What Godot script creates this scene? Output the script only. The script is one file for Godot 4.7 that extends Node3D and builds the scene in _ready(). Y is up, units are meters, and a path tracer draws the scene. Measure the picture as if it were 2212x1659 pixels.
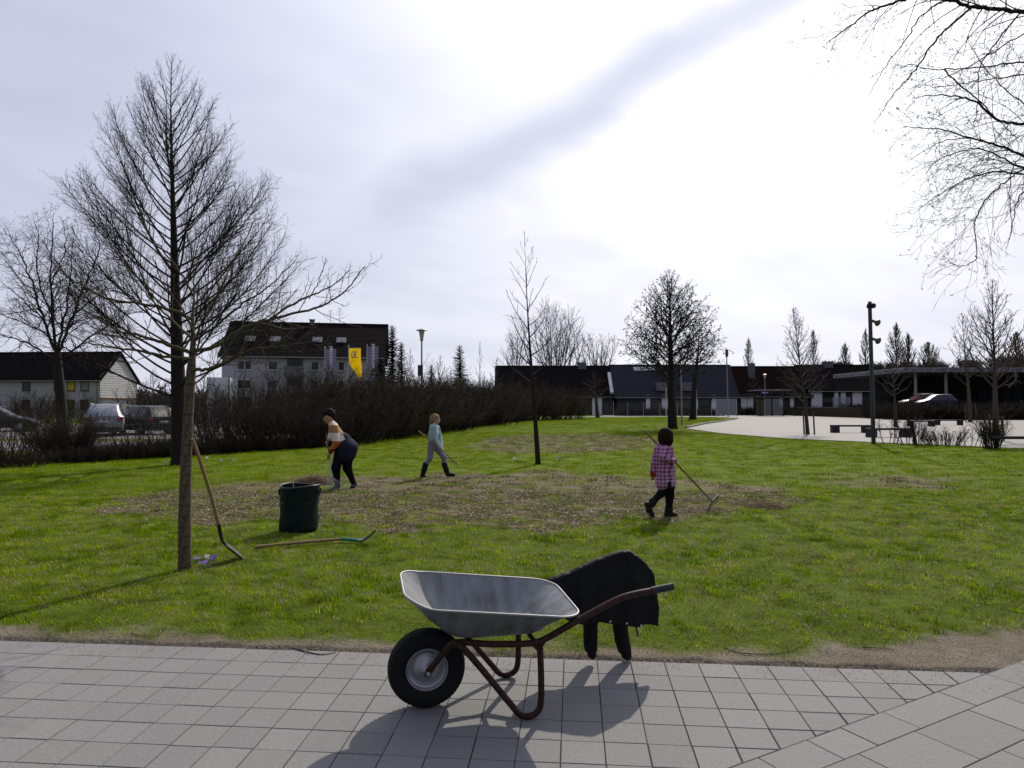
extends Node3D

const H := 1.535            # eye height over the lawn
const SLOPE := 0.0267       # the paving falls towards the viewer
var F := 1534.0
var pitch := atan(49.0 / 1534.0)
var names := {}
var mats := {}
var fn := FastNoiseLite.new()
var fn2 := FastNoiseLite.new()
var brown_main := PackedVector2Array()
var brown_far := PackedVector2Array()
var brown_right := PackedVector2Array()
var plaza := PackedVector2Array()
var diag_a := Vector2(0.94, 3.132)
var diag_b := Vector2(3.157, 4.385)

# ---------------------------------------------------------------- mesh builder
class MB:
	var v := PackedVector3Array()
	var n := PackedVector3Array()
	var c := PackedColorArray()
	var uv := PackedVector2Array()
	var t := PackedInt32Array()
	var col := Color.WHITE
	func vert(p: Vector3, nn: Vector3) -> int:
		v.append(p); n.append(nn); c.append(col); uv.append(Vector2(p.x, p.y))
		return v.size() - 1
	# flat triangle / quad whose normal points along out
	func tri(a: Vector3, b: Vector3, d: Vector3, out := Vector3.ZERO):
		var nn := (b - a).cross(d - a).normalized()
		if out != Vector3.ZERO and nn.dot(out) < 0.0:
			var k := b; b = d; d = k; nn = -nn
		var i := vert(a, nn); vert(b, nn); vert(d, nn)
		t.append_array([i, i + 2, i + 1])
	func quad(a: Vector3, b: Vector3, d: Vector3, e: Vector3, out := Vector3.ZERO):
		var nn := (b - a).cross(d - a).normalized()
		if nn == Vector3.ZERO: nn = (d - a).cross(e - a).normalized()
		if out != Vector3.ZERO and nn.dot(out) < 0.0:
			var k := b; b = e; e = k; nn = -nn
		var i := vert(a, nn); vert(b, nn); vert(d, nn); vert(e, nn)
		t.append_array([i, i + 2, i + 1, i, i + 3, i + 2])
	# box with chamfered top edges (ch) round its local +y face, or plain when ch is 0
	func box(x: Transform3D, s: Vector3, ch := 0.0):
		var h := s * 0.5
		if ch <= 0.0:
			for ax in 3:
				for sg in [-1.0, 1.0]:
					var nrm := Vector3.ZERO; nrm[ax] = sg
					var u := Vector3.ZERO; u[(ax + 1) % 3] = 1.0
					var w := Vector3.ZERO; w[(ax + 2) % 3] = 1.0
					var ce := nrm * h; var uu := u * h; var ww := w * h
					quad(x * (ce - uu - ww), x * (ce + uu - ww), x * (ce + uu + ww), x * (ce - uu + ww), x.basis * nrm)
			return
		# all twelve edges chamfered: 6 faces, 12 bevels, 8 corners
		var q := h - Vector3(ch, ch, ch)
		for ax in 3:
			var a1 := (ax + 1) % 3; var a2 := (ax + 2) % 3
			for sg in [-1.0, 1.0]:
				var pts := []
				for k in [[-1, -1], [1, -1], [1, 1], [-1, 1]]:
					var p := Vector3.ZERO; p[ax] = sg * h[ax]; p[a1] = k[0] * q[a1]; p[a2] = k[1] * q[a2]
					pts.append(x * p)
				var nrm := Vector3.ZERO; nrm[ax] = sg
				quad(pts[0], pts[1], pts[2], pts[3], x.basis * nrm)
			for s1 in [-1.0, 1.0]:
				for s2 in [-1.0, 1.0]:
					var e := []
					for k in [-1.0, 1.0]:
						var p1 := Vector3.ZERO; p1[ax] = k * q[ax]; p1[a1] = s1 * h[a1]; p1[a2] = s2 * q[a2]
						var p2 := Vector3.ZERO; p2[ax] = k * q[ax]; p2[a1] = s1 * q[a1]; p2[a2] = s2 * h[a2]
						e.append([x * p1, x * p2])
					var o := Vector3.ZERO; o[a1] = s1; o[a2] = s2
					quad(e[0][0], e[1][0], e[1][1], e[0][1], x.basis * o)
		for sx in [-1.0, 1.0]:
			for sy in [-1.0, 1.0]:
				for sz in [-1.0, 1.0]:
					var s3 := Vector3(sx, sy, sz)
					tri(x * (s3 * Vector3(h.x, q.y, q.z)), x * (s3 * Vector3(q.x, h.y, q.z)), x * (s3 * Vector3(q.x, q.y, h.z)), x.basis * s3)
	func bx(center: Vector3, s: Vector3, ch := 0.0, turn := 0.0):
		box(Transform3D(Basis(Vector3.UP, turn), center), s, ch)
	# smooth tube along points
	func tube(p: PackedVector3Array, r: PackedFloat32Array, sides := 6, caps := false):
		var m := p.size()
		var d0 := (p[1] - p[0]).normalized()
		var u := d0.cross(Vector3.UP if absf(d0.y) < 0.9 else Vector3.RIGHT).normalized()
		var base := v.size()
		for i in m:
			var d := (p[mini(i + 1, m - 1)] - p[maxi(i - 1, 0)]).normalized()
			u = (u - d * u.dot(d)).normalized()
			var w := d.cross(u)
			for k in sides:
				var a := TAU * k / sides
				var o := u * cos(a) + w * sin(a)
				v.append(p[i] + o * r[i]); n.append(o); c.append(col); uv.append(Vector2(float(k) / sides, i))
			if i > 0:
				for k in sides:
					var a0 := base + (i - 1) * sides + k
					var a1 := base + (i - 1) * sides + (k + 1) % sides
					t.append_array([a0, a0 + sides, a1, a1, a0 + sides, a1 + sides])
		if caps:
			for e in 2:
				var i0 := base if e == 0 else base + (m - 1) * sides
				var nn := (p[0] - p[1]).normalized() if e == 0 else (p[m - 1] - p[m - 2]).normalized()
				for k in range(1, sides - 1):
					tri(v[i0], v[i0 + k], v[i0 + k + 1], nn)
	# rings of equal length; closed joins last to first inside a ring
	func loft(rings: Array, closed := true, smooth := true):
		var m: int = rings.size(); var k: int = rings[0].size()
		var kk := k if closed else k - 1
		if not smooth:
			for i in m - 1:
				for j in kk:
					quad(rings[i][j], rings[i][(j + 1) % k], rings[i + 1][(j + 1) % k], rings[i + 1][j])
			return
		var base := v.size()
		for i in m:
			for j in k:
				v.append(rings[i][j]); n.append(Vector3.ZERO); c.append(col); uv.append(Vector2(float(j) / k, float(i) / m))
		for i in m - 1:
			for j in kk:
				var a := base + i * k + j; var b := base + i * k + (j + 1) % k
				var d := a + k; var e := b + k
				var fn_ := (v[b] - v[a]).cross(v[d] - v[a]) + (v[d] - v[e]).cross(v[b] - v[e])
				n[a] += fn_; n[b] += fn_; n[d] += fn_; n[e] += fn_
				t.append_array([a, d, b, b, d, e])
		for i in range(base, v.size()): n[i] = n[i].normalized()
	func fan(ring: Array, out: Vector3):
		var ce := Vector3.ZERO
		for p in ring: ce += p
		ce /= ring.size()
		for j in ring.size(): tri(ce, ring[j], ring[(j + 1) % ring.size()], out)
	func lathe(prof: Array, segs: int, x := Transform3D()):   # prof: Vector2(radius, height)
		var rings := []
		for q in prof:
			var ring := []
			for k in segs:
				var a := TAU * k / segs
				ring.append(x * Vector3(cos(a) * q.x, q.y, sin(a) * q.x))
			rings.append(ring)
		loft(rings, true, true)
	func ball(p: Vector3, r: float, s := 6, sq := Vector3.ONE):
		var rings := []
		for i in s + 1:
			var a := PI * i / s; var ring := []
			for k in s + 2:
				var b := TAU * k / (s + 2)
				ring.append(p + Vector3(sin(a) * cos(b), -cos(a), sin(a) * sin(b)) * sq * r)
			rings.append(ring)
		loft(rings)
	# a polygon in the plane x-y of xf, extruded from z0 to z1
	func prism(poly: PackedVector2Array, z0: float, z1: float, xf := Transform3D()):
		var idx := Geometry2D.triangulate_polygon(poly)
		for i in range(0, idx.size(), 3):
			for z in [z0, z1]:
				tri(xf * Vector3(poly[idx[i]].x, poly[idx[i]].y, z), xf * Vector3(poly[idx[i + 1]].x, poly[idx[i + 1]].y, z), xf * Vector3(poly[idx[i + 2]].x, poly[idx[i + 2]].y, z), xf.basis * Vector3(0, 0, signf(z - (z0 + z1) * 0.5)))
		var cw := Geometry2D.is_polygon_clockwise(poly)
		for i in poly.size():
			var a := poly[i]; var b := poly[(i + 1) % poly.size()]
			var o := Vector3(b.y - a.y, a.x - b.x, 0) * (1.0 if not cw else -1.0)
			quad(xf * Vector3(a.x, a.y, z0), xf * Vector3(b.x, b.y, z0), xf * Vector3(b.x, b.y, z1), xf * Vector3(a.x, a.y, z1), xf.basis * o)
	func mesh() -> ArrayMesh:
		var a := []; a.resize(Mesh.ARRAY_MAX)
		a[Mesh.ARRAY_VERTEX] = v; a[Mesh.ARRAY_NORMAL] = n; a[Mesh.ARRAY_COLOR] = c; a[Mesh.ARRAY_TEX_UV] = uv; a[Mesh.ARRAY_INDEX] = t
		var m := ArrayMesh.new()
		m.add_surface_from_arrays(Mesh.PRIMITIVE_TRIANGLES, a)
		return m

# ---------------------------------------------------------------- naming and placing
func numbered(called: String) -> String:
	var k: int = names.get(called, 0)
	names[called] = k + 1
	return called if k == 0 else "%s_%03d" % [called, k]

func tag(o: Node, label: String, category: String, group := "") -> Node:
	o.set_meta("label", label); o.set_meta("category", category)
	if group: o.set_meta("group", group)
	return o

func thing(called: String, label: String, category: String, at := Vector3.ZERO, turn := 0.0, group := "") -> Node3D:
	var o := Node3D.new(); o.name = numbered(called); add_child(o, true)
	o.position = at; o.rotation.y = turn
	tag(o, label, category, group)
	return o

func part(called: String, m, mat: Material, parent: Node, label := "") -> MeshInstance3D:
	var o := MeshInstance3D.new()
	o.mesh = m.mesh() if m is MB else m
	o.material_override = mat
	var nm := called; var k := 1
	while parent.has_node(NodePath(nm)):
		nm = "%s_%03d" % [called, k]; k += 1
	o.name = nm
	parent.add_child(o, true)
	if label: o.set_meta("label", label)
	return o

func struct(called: String, m, mat: Material) -> MeshInstance3D:
	var o := part(called, m, mat, self)
	o.set_meta("kind", "structure")
	return o

func solo(called: String, m, mat: Material, label: String, category: String, at := Vector3.ZERO, turn := 0.0, group := "") -> MeshInstance3D:
	var o := MeshInstance3D.new()
	o.mesh = m.mesh() if m is MB else m
	o.material_override = mat
	o.name = numbered(called); add_child(o, true)
	o.position = at; o.rotation.y = turn
	tag(o, label, category, group)
	return o

func dup(src: Node3D, called: String, label: String, at: Vector3, turn := 0.0, size := 1.0, group := "") -> Node3D:
	var o: Node3D = src.duplicate()
	o.name = numbered(called); add_child(o, true)
	o.position = at; o.rotation = Vector3(0, turn, 0); o.scale = Vector3.ONE * size
	tag(o, label, src.get_meta("category"), group)
	return o

# a point d metres in front of the camera seen at (px, py) of the 2212 x 1659 photograph
func P(px: float, py: float, d: float) -> Vector3:
	var a := (px - 1106.0) / F; var b := (829.5 - py) / F
	var dir := Vector3(a, b * cos(pitch) + sin(pitch), b * sin(pitch) - cos(pitch))
	return Vector3(0, H, 0) + dir * (d / -dir.z)
# distance and point on the lawn
func GD(py: float) -> float:
	var b := (829.5 - py) / F
	return H * (cos(pitch) - b * sin(pitch)) / -(b * cos(pitch) + sin(pitch))
func G(px: float, py: float) -> Vector3:
	return P(px, py, GD(py))
func paving_y(d: float) -> float: return SLOPE * (d - 4.29)
func ground_y(x: float, d: float) -> float:
	return lerpf(paving_y(d) - 0.004, 0.0, smoothstep(4.6, 7.0, d))
func edge_d(x: float) -> float: return 4.398 - 0.0866 * x
func C(r: float, g: float, b: float) -> Color: return Color(r, g, b).linear_to_srgb()

# ---------------------------------------------------------------- materials
var tex_mottle: Texture2D
var tex_fine: Texture2D
var tex_soil: Texture2D
var tex_stain: Texture2D
var nrm_fine: Texture2D
func noise_tex(freq: float, size: int, octaves: int, lo: float, hi: float, normal := false, bump := 4.0, seed_ := 1) -> NoiseTexture2D:
	var f := FastNoiseLite.new(); f.seed = seed_; f.frequency = freq; f.fractal_octaves = octaves
	f.noise_type = FastNoiseLite.TYPE_SIMPLEX_SMOOTH
	var t := NoiseTexture2D.new(); t.width = size; t.height = size; t.seamless = true; t.noise = f
	if normal:
		t.as_normal_map = true; t.bump_strength = bump
	else:
		var g := Gradient.new(); g.offsets = PackedFloat32Array([0.0, 1.0]); g.colors = PackedColorArray([Color(lo, lo, lo), Color(hi, hi, hi)])
		t.color_ramp = g
	return t

func mat(key: String, c: Color, rough := 0.8, metal := 0.0, mottle := 0.0, scale := 1.0, bump := 0.0) -> StandardMaterial3D:
	if mats.has(key): return mats[key]
	var m := StandardMaterial3D.new()
	m.resource_name = key
	m.albedo_color = C(c.r, c.g, c.b); m.roughness = rough; m.metallic = metal
	if rough > 0.45 and metal == 0.0: m.metallic_specular = 0.28
	if mottle > 0.0:
		m.albedo_texture = tex_mottle if mottle > 0.5 else tex_fine
		m.uv1_triplanar = true; m.uv1_scale = Vector3.ONE * scale
	if bump > 0.0:
		m.normal_enabled = true; m.normal_texture = nrm_fine; m.normal_scale = bump
		m.uv1_triplanar = true; m.uv1_scale = Vector3.ONE * scale
	mats[key] = m
	return m
func vmat(key: String, rough := 0.9, back := 0.0) -> StandardMaterial3D:
	if mats.has(key): return mats[key]
	var m := StandardMaterial3D.new(); m.resource_name = key
	m.vertex_color_use_as_albedo = true; m.roughness = rough
	if back > 0.0:
		m.backlight_enabled = true; m.backlight = Color(back, back, back).linear_to_srgb()
		m.metallic_specular = 0.15
	mats[key] = m
	return m

func gpoly(a: Array) -> PackedVector2Array:     # pixels on the lawn -> (x, d)
	var r := PackedVector2Array()
	for i in range(0, a.size(), 2):
		var g := G(a[i], a[i + 1]); r.append(Vector2(g.x, -g.z))
	return r
func inside(p: PackedVector2Array, q: Vector2) -> bool: return Geometry2D.is_point_in_polygon(q, p)

# 0 grass .. 1 raked brown thatch
func brown(x: float, d: float) -> float:
	if d < 7.0 or d > 42.0: return 0.0
	var w := Vector2(x + fn.get_noise_2d(x * 9.0, d * 9.0) * 0.5, d + fn.get_noise_2d(x * 9.0 + 90.0, d * 9.0) * 0.7)
	var n := fn2.get_noise_2d(x * 6.0, d * 6.0)
	if inside(brown_main, w): return clampf(0.82 + n * 1.0, 0.15, 1.0)
	if inside(brown_far, w): return clampf(0.72 + n * 0.9, 0.1, 0.95)
	if inside(brown_right, w): return clampf(0.5 + n, 0.0, 0.8)
	return 0.0
# 0 grass .. 1 bare soil along the paving
func soil(x: float, d: float) -> float:
	var e := d - edge_d(x)
	if e > 2.5: return 0.0
	var w := 0.18 + 0.08 * smoothstep(0.6, 1.8, x) + 0.70 * smoothstep(1.6, 4.2, x)
	w += fn.get_noise_2d(x * 14.0, d * 14.0) * 0.24
	return 1.0 - smoothstep(w - 0.1, w + 0.14, e)

# ---------------------------------------------------------------- sky
func make_sky() -> ImageTexture:
	var W := 1536; var HH := 768
	var im := Image.create(W, HH, false, Image.FORMAT_RGBF)
	var f := FastNoiseLite.new(); f.seed = 5; f.frequency = 1.0; f.fractal_octaves = 5; f.noise_type = FastNoiseLite.TYPE_SIMPLEX_SMOOTH
	var g := FastNoiseLite.new(); g.seed = 9; g.frequency = 1.0; g.fractal_octaves = 3
	var sun := sun_dir()
	var d1 := (P(930, 420, 100.0) - Vector3(0, H, 0)).normalized()
	var d2 := (P(1640, 20, 100.0) - Vector3(0, H, 0)).normalized()
	var bn := d1.cross(d2).normalized()
	var along := (d2 - d1).normalized()
	var mid := (d1 + d2) * 0.5
	for j in HH:
		var el := PI * 0.5 - PI * (j + 0.5) / HH
		if el < -0.03:
			im.fill_rect(Rect2i(0, j, W, HH - j), Color(0.30, 0.30, 0.29))
			break
		var y := sin(el)
		for i in W:
			var az := TAU * (i + 0.5) / W
			var dir := Vector3(sin(az) * cos(el), y, -cos(az) * cos(el))
			var cs := dir.dot(sun)
			var ang := acos(clampf(cs, -1.0, 1.0))
			# thin veil of cirrus lit by the sun behind it
			var s := 1.0 / (maxf(y, 0.0) + 0.16)
			var q := Vector2(dir.x, dir.z) * s
			var qr := Vector2(q.x * 0.8 - q.y * 0.6, q.x * 0.6 + q.y * 0.8)
			var n := f.get_noise_2d(qr.x * 0.5 + 3.0, qr.y * 1.5)
			var n2 := g.get_noise_2d(q.x * 1.3 + 7.0, q.y * 1.3)
			var n3 := f.get_noise_2d(az * 1.6 + 20.0, el * 14.0)
			var veil := 0.5 + 0.55 * n + 0.3 * n2
			var glow := 0.95 * exp(-pow(ang / 0.43, 2.0))
			var L := 0.41 + 0.33 * exp(-pow(ang / 1.15, 2.0)) + 0.13 * veil
			L += glow * (0.8 + 0.4 * veil)
			# brighter, whiter haze low down
			var low := exp(-maxf(y, 0.0) * 5.0)
			L = lerpf(L, L + 0.17 + 0.03 * exp(-pow(ang / 1.0, 2.0)), low) + n3 * 0.05 * low
			# darker grey bands of cloud
			var off := dir.dot(bn) + 0.022 * n2 + 0.025 * n
			var al := (dir - mid).dot(along)
			var band := exp(-pow(off / 0.048, 2.0)) * smoothstep(-0.5, -0.15, al) * (1.0 - smoothstep(0.25, 0.6, al))
			L = lerpf(L, minf(L, 0.72), band * 0.8)
			var bank := smoothstep(0.05, 0.5, n2 + 0.4 * n) * 0.06 * (1.0 - smoothstep(0.7, 1.3, glow))
			L *= 1.0 - bank
			var dn := smoothstep(1.0, 2.6, ang)
			L *= lerpf(1.0, 0.5, dn)
			var blue := clampf(1.0 - (L - 0.56) * 1.5, 0.12, 1.0) * (1.0 - low * 0.4)
			var cc := Color(0.985, 0.985, 1.0).lerp(Color(0.80, 0.855, 1.15), blue)
			im.set_pixel(i, j, Color(cc.r * L, cc.g * L, cc.b * L))
	return ImageTexture.create_from_image(im)

func sun_dir() -> Vector3:
	var az := deg_to_rad(20.8); var el := deg_to_rad(38.8)
	return Vector3(sin(az) * cos(el), sin(el), -cos(az) * cos(el))

func _ready():
	seed(11)
	var cam := Camera3D.new(); cam.name = "camera"; add_child(cam)
	cam.position = Vector3(0, H, 0); cam.rotation.x = pitch
	cam.fov = rad_to_deg(2.0 * atan(829.5 / F)); cam.near = 0.05; cam.far = 3000.0
	var env := Environment.new()
	env.background_mode = Environment.BG_SKY
	env.sky = Sky.new()
	var sm := PanoramaSkyMaterial.new(); sm.panorama = make_sky()
	env.sky.sky_material = sm
	env.tonemap_mode = Environment.TONE_MAPPER_LINEAR
	env.tonemap_exposure = 1.0
	env.sdfgi_enabled = true; env.ssao_enabled = true; env.ssil_enabled = true
	var we := WorldEnvironment.new(); we.name = "environment"; we.environment = env; add_child(we)
	var sun := DirectionalLight3D.new(); sun.name = "sun"; add_child(sun)
	sun.light_energy = 1.4; sun.light_color = Color(1.0, 0.96, 0.9); sun.light_angular_distance = 0.6; sun.shadow_enabled = true
	sun.look_at_from_position(Vector3.ZERO, -sun_dir(), Vector3.UP)
	fn.seed = 3; fn.frequency = 0.1; fn.fractal_octaves = 3
	fn2.seed = 8; fn2.frequency = 0.2; fn2.fractal_octaves = 3
	tex_mottle = noise_tex(0.012, 512, 5, 0.55, 1.25)
	tex_soil = noise_tex(0.09, 512, 5, 0.35, 1.75, false, 4.0, 14)
	tex_stain = stain()
	tex_fine = noise_tex(0.06, 512, 4, 0.72, 1.15, false, 4.0, 4)
	nrm_fine = noise_tex(0.05, 512, 4, 0, 1, true, 5.0, 6)
	brown_main = gpoly([190, 1098, 330, 1062, 480, 1046, 600, 1036, 700, 1026, 860, 1028, 1000, 1021, 1200, 1019, 1420, 1034, 1550, 1040, 1660, 1055, 1730, 1085, 1680, 1104, 1550, 1108, 1480, 1126, 1300, 1130, 1150, 1142, 950, 1142, 760, 1136, 700, 1126, 600, 1128, 450, 1130, 300, 1122])
	brown_far = gpoly([1010, 966, 1060, 946, 1150, 938, 1300, 937, 1410, 944, 1430, 960, 1380, 972, 1250, 979, 1100, 980])
	brown_right = gpoly([1780, 1042, 1850, 1026, 2000, 1027, 2085, 1042, 2000, 1054, 1850, 1054])
	ground()
	paving()
	grass()
	crumbs()
	buildings()
	background()
	trees()
	shrubs()
	lawn_objects()
	barrow()
	people()

func stain() -> NoiseTexture2D:
	var t := noise_tex(0.007, 512, 5, 0.0, 1.0, false, 4.0, 23)
	var g := Gradient.new(); g.offsets = PackedFloat32Array([0.0, 0.35, 0.6, 1.0])
	g.colors = PackedColorArray([Color(0.70, 0.67, 0.62), Color(0.84, 0.83, 0.81), Color(0.92, 0.93, 0.94), Color(1.0, 1.0, 1.0)])
	t.color_ramp = g
	return t

# ---------------------------------------------------------------- ground
func ground():
	var m := MB.new()
	var rows := []
	var d := -1.5
	while d < 900.0:
		rows.append(d)
		d += 0.08 if d < 3.8 else maxf(0.045, 0.0115 * d) if d < 60.0 else 0.05 * d
	plaza = gpoly([1480, 926, 1560, 937, 1700, 948, 1900, 957, 2212, 970])
	plaza.append_array(PackedVector2Array([Vector2(34, 24), Vector2(60, 40), Vector2(75, 88), Vector2(30, 96)]))
	plaza.append_array(gpoly([2212, 905.5, 1890, 904, 1850, 896.5, 1645, 894.5, 1300, 897, 1300, 899.5, 1538, 901, 1600, 903.5, 1590, 906, 1560, 911, 1520, 917, 1485, 924]))
	var cols := 240
	var k := rows.size()
	var gc := Color(0.065, 0.09, 0.004); var sc := Color(0.15, 0.128, 0.10); var bc := Color(0.13, 0.105, 0.068)
	for i in k:
		d = rows[i]
		var hw := maxf(d, 3.0) * 1.05 + 4.0
		for j in cols + 1:
			var x := -hw + 2.0 * hw * j / cols
			var y := 0.0
			var c := Color(0.095, 0.13, 0.002)
			if d < 60.0:
				var n := fn.get_noise_2d(x * 11.0, d * 11.0); var n2 := fn2.get_noise_2d(x * 40.0, d * 40.0)
				c = gc.lerp(Color(0.095, 0.13, 0.002), smoothstep(9.0, 20.0, d)) * (1.0 + 0.35 * n + 0.3 * n2)
				var b := brown(x, d)
				c = c.lerp(bc * (1.0 + 0.5 * n2 + 0.2 * n), b)
				var s := soil(x, d)
				c = c.lerp(sc * (1.0 + 0.35 * n2 + 0.25 * n), s)
				y = ground_y(x, d)
				if d > 4.2 and d < 30.0: y += (n2 * 0.012 + n * 0.01) * smoothstep(4.25, 5.0, d)
			if d < 4.0 or d < edge_d(x) + 0.03: y -= 0.055
			if d > 500.0: y -= 3.0
			m.v.append(Vector3(x, y, -d)); m.n.append(Vector3.ZERO); m.c.append(c); m.uv.append(Vector2(x, d))
	var kk := cols + 1
	for i in k - 1:
		for j in cols:
			var a := i * kk + j; var b := a + 1; var e := a + kk; var f := e + 1
			var nn := (m.v[b] - m.v[a]).cross(m.v[e] - m.v[a])
			m.n[a] += nn; m.n[b] += nn; m.n[e] += nn; m.n[f] += nn
			m.t.append_array([a, e, b, b, e, f])
	for i in m.n.size(): m.n[i] = m.n[i].normalized()
	var gm := vmat("earth", 0.95)
	gm.metallic_specular = 0.2
	gm.albedo_texture = tex_soil; gm.uv1_triplanar = true; gm.uv1_scale = Vector3.ONE * 1.1
	gm.normal_enabled = true; gm.normal_texture = nrm_fine; gm.normal_scale = 0.7
	struct("lawn_ground", m, gm)
	# plaza of pale concrete
	var pm := MB.new()
	pm.prism(plaza, -0.01, 0.03, Transform3D(Basis(Vector3(1, 0, 0), Vector3(0, 0, -1), Vector3(0, 1, 0)), Vector3.ZERO))
	struct("plaza_pavement", pm, mat("plaza", Color(0.262, 0.252, 0.243), 0.8, 0.0, 0.3, 0.15))
	# kerb along the grass island
	var kp := gpoly([1483, 925.5, 1520, 917, 1560, 911, 1590, 906])
	var km := MB.new()
	for i in kp.size() - 1:
		var a := Vector3(kp[i].x, 0.0, -kp[i].y); var b := Vector3(kp[i + 1].x, 0.0, -kp[i + 1].y)
		var dd := b - a
		km.box(Transform3D(Basis.looking_at(dd.normalized(), Vector3.UP), (a + b) * 0.5 + Vector3(0, 0.07, 0)), Vector3(0.25, 0.15, dd.length() + 0.02), 0.01)
	struct("kerb", km, mat("kerb", Color(0.2, 0.19, 0.175), 0.9, 0.0, 0.3, 1.0))
	# car park beyond the hedge, two strips of asphalt with a planted strip between
	var am := MB.new()
	am.quad(Vector3(-46, 0.012, -24.5), Vector3(-11.6, 0.012, -24.5), Vector3(-7.4, 0.012, -31.5), Vector3(-46, 0.012, -31.5), Vector3.UP)
	am.quad(Vector3(-60, 0.012, -33.5), Vector3(-7.2, 0.012, -33.5), Vector3(-5.0, 0.012, -62.0), Vector3(-60, 0.012, -62.0), Vector3.UP)
	struct("car_park", am, mat("asphalt", Color(0.17, 0.165, 0.16), 0.85, 0.0, 0.3, 0.5))
	var tm := MB.new(); tm.bx(Vector3(79.0, 0.4, -107.0), Vector3(64.0, 2.0, 44.0))
	struct("terrace", tm, mat("earth_bank", Color(0.03, 0.028, 0.02), 0.95))
	var rm := MB.new()
	rm.quad(Vector3(-80, 0.012, -100.0), Vector3(20, 0.012, -106.0), Vector3(20, 0.012, -112.0), Vector3(-80, 0.012, -106.0), Vector3.UP)
	struct("street", rm, mat("street", Color(0.2, 0.195, 0.19), 0.85, 0.0, 0.3, 0.5))

func concrete(key: String, base: float, warm: float) -> StandardMaterial3D:
	var im := Image.create(512, 512, false, Image.FORMAT_RGB8)
	var r := RandomNumberGenerator.new(); r.seed = key.hash()
	for y in 512:
		for x in 512:
			var a := base * (1.0 + 0.10 * fn.get_noise_2d(x * 0.9 + 40, y * 0.9) + 0.05 * fn2.get_noise_2d(x * 4.0, y * 4.0)) * r.randf_range(0.84, 1.14)
			var q := r.randf()
			if q > 0.9988: a = 0.55
			elif q < 0.0015: a *= 0.45
			im.set_pixel(x, y, C(a * warm, a, a * (2.0 - warm) * 0.985))
	var m := StandardMaterial3D.new(); m.resource_name = key
	m.albedo_texture = ImageTexture.create_from_image(im)
	m.uv1_triplanar = true; m.uv1_world_triplanar = true; m.uv1_scale = Vector3.ONE * 0.95
	m.roughness = 0.85; m.metallic_specular = 0.35
	m.normal_enabled = true; m.normal_texture = nrm_fine; m.normal_scale = 0.12
	return m

func slab(poly: PackedVector2Array, drop: float, ch := 0.0022) -> MB:     # poly in (x, d) of the paving plane, joints already cut
	var m := MB.new()
	var ins: Array = Geometry2D.offset_polygon(poly, -ch, Geometry2D.JOIN_MITER)
	if ins.is_empty(): return m
	var top: PackedVector2Array = ins[0]
	var y0 := func(p: Vector2, e: float) -> Vector3: return Vector3(p.x, paving_y(p.y) + e - drop, -p.y)
	var idx := Geometry2D.triangulate_polygon(top)
	for i in range(0, idx.size(), 3):
		m.tri(y0.call(top[idx[i]], 0.0), y0.call(top[idx[i + 1]], 0.0), y0.call(top[idx[i + 2]], 0.0), Vector3.UP)
	if top.size() == poly.size():
		# match the first corners
		var s := 0; var best := 9.0
		for i in poly.size():
			if poly[i].distance_to(top[0]) < best: best = poly[i].distance_to(top[0]); s = i
		var n := poly.size()
		for i in n:
			var a := poly[(s + i) % n]; var b := poly[(s + i + 1) % n]
			var o := Vector3(b.y - a.y, 0.0, 0.0)
			var mid := (a + b) * 0.5 - (top[0] + top[n / 2]) * 0.5
			o = Vector3(mid.x, 0, -mid.y)
			m.quad(y0.call(top[i], 0.0), y0.call(top[(i + 1) % n], 0.0), y0.call(b, -ch), y0.call(a, -ch), o.normalized() + Vector3.UP)
			m.quad(y0.call(a, -ch), y0.call(b, -ch), y0.call(b, -0.045), y0.call(a, -0.045), o)
	return m

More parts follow.
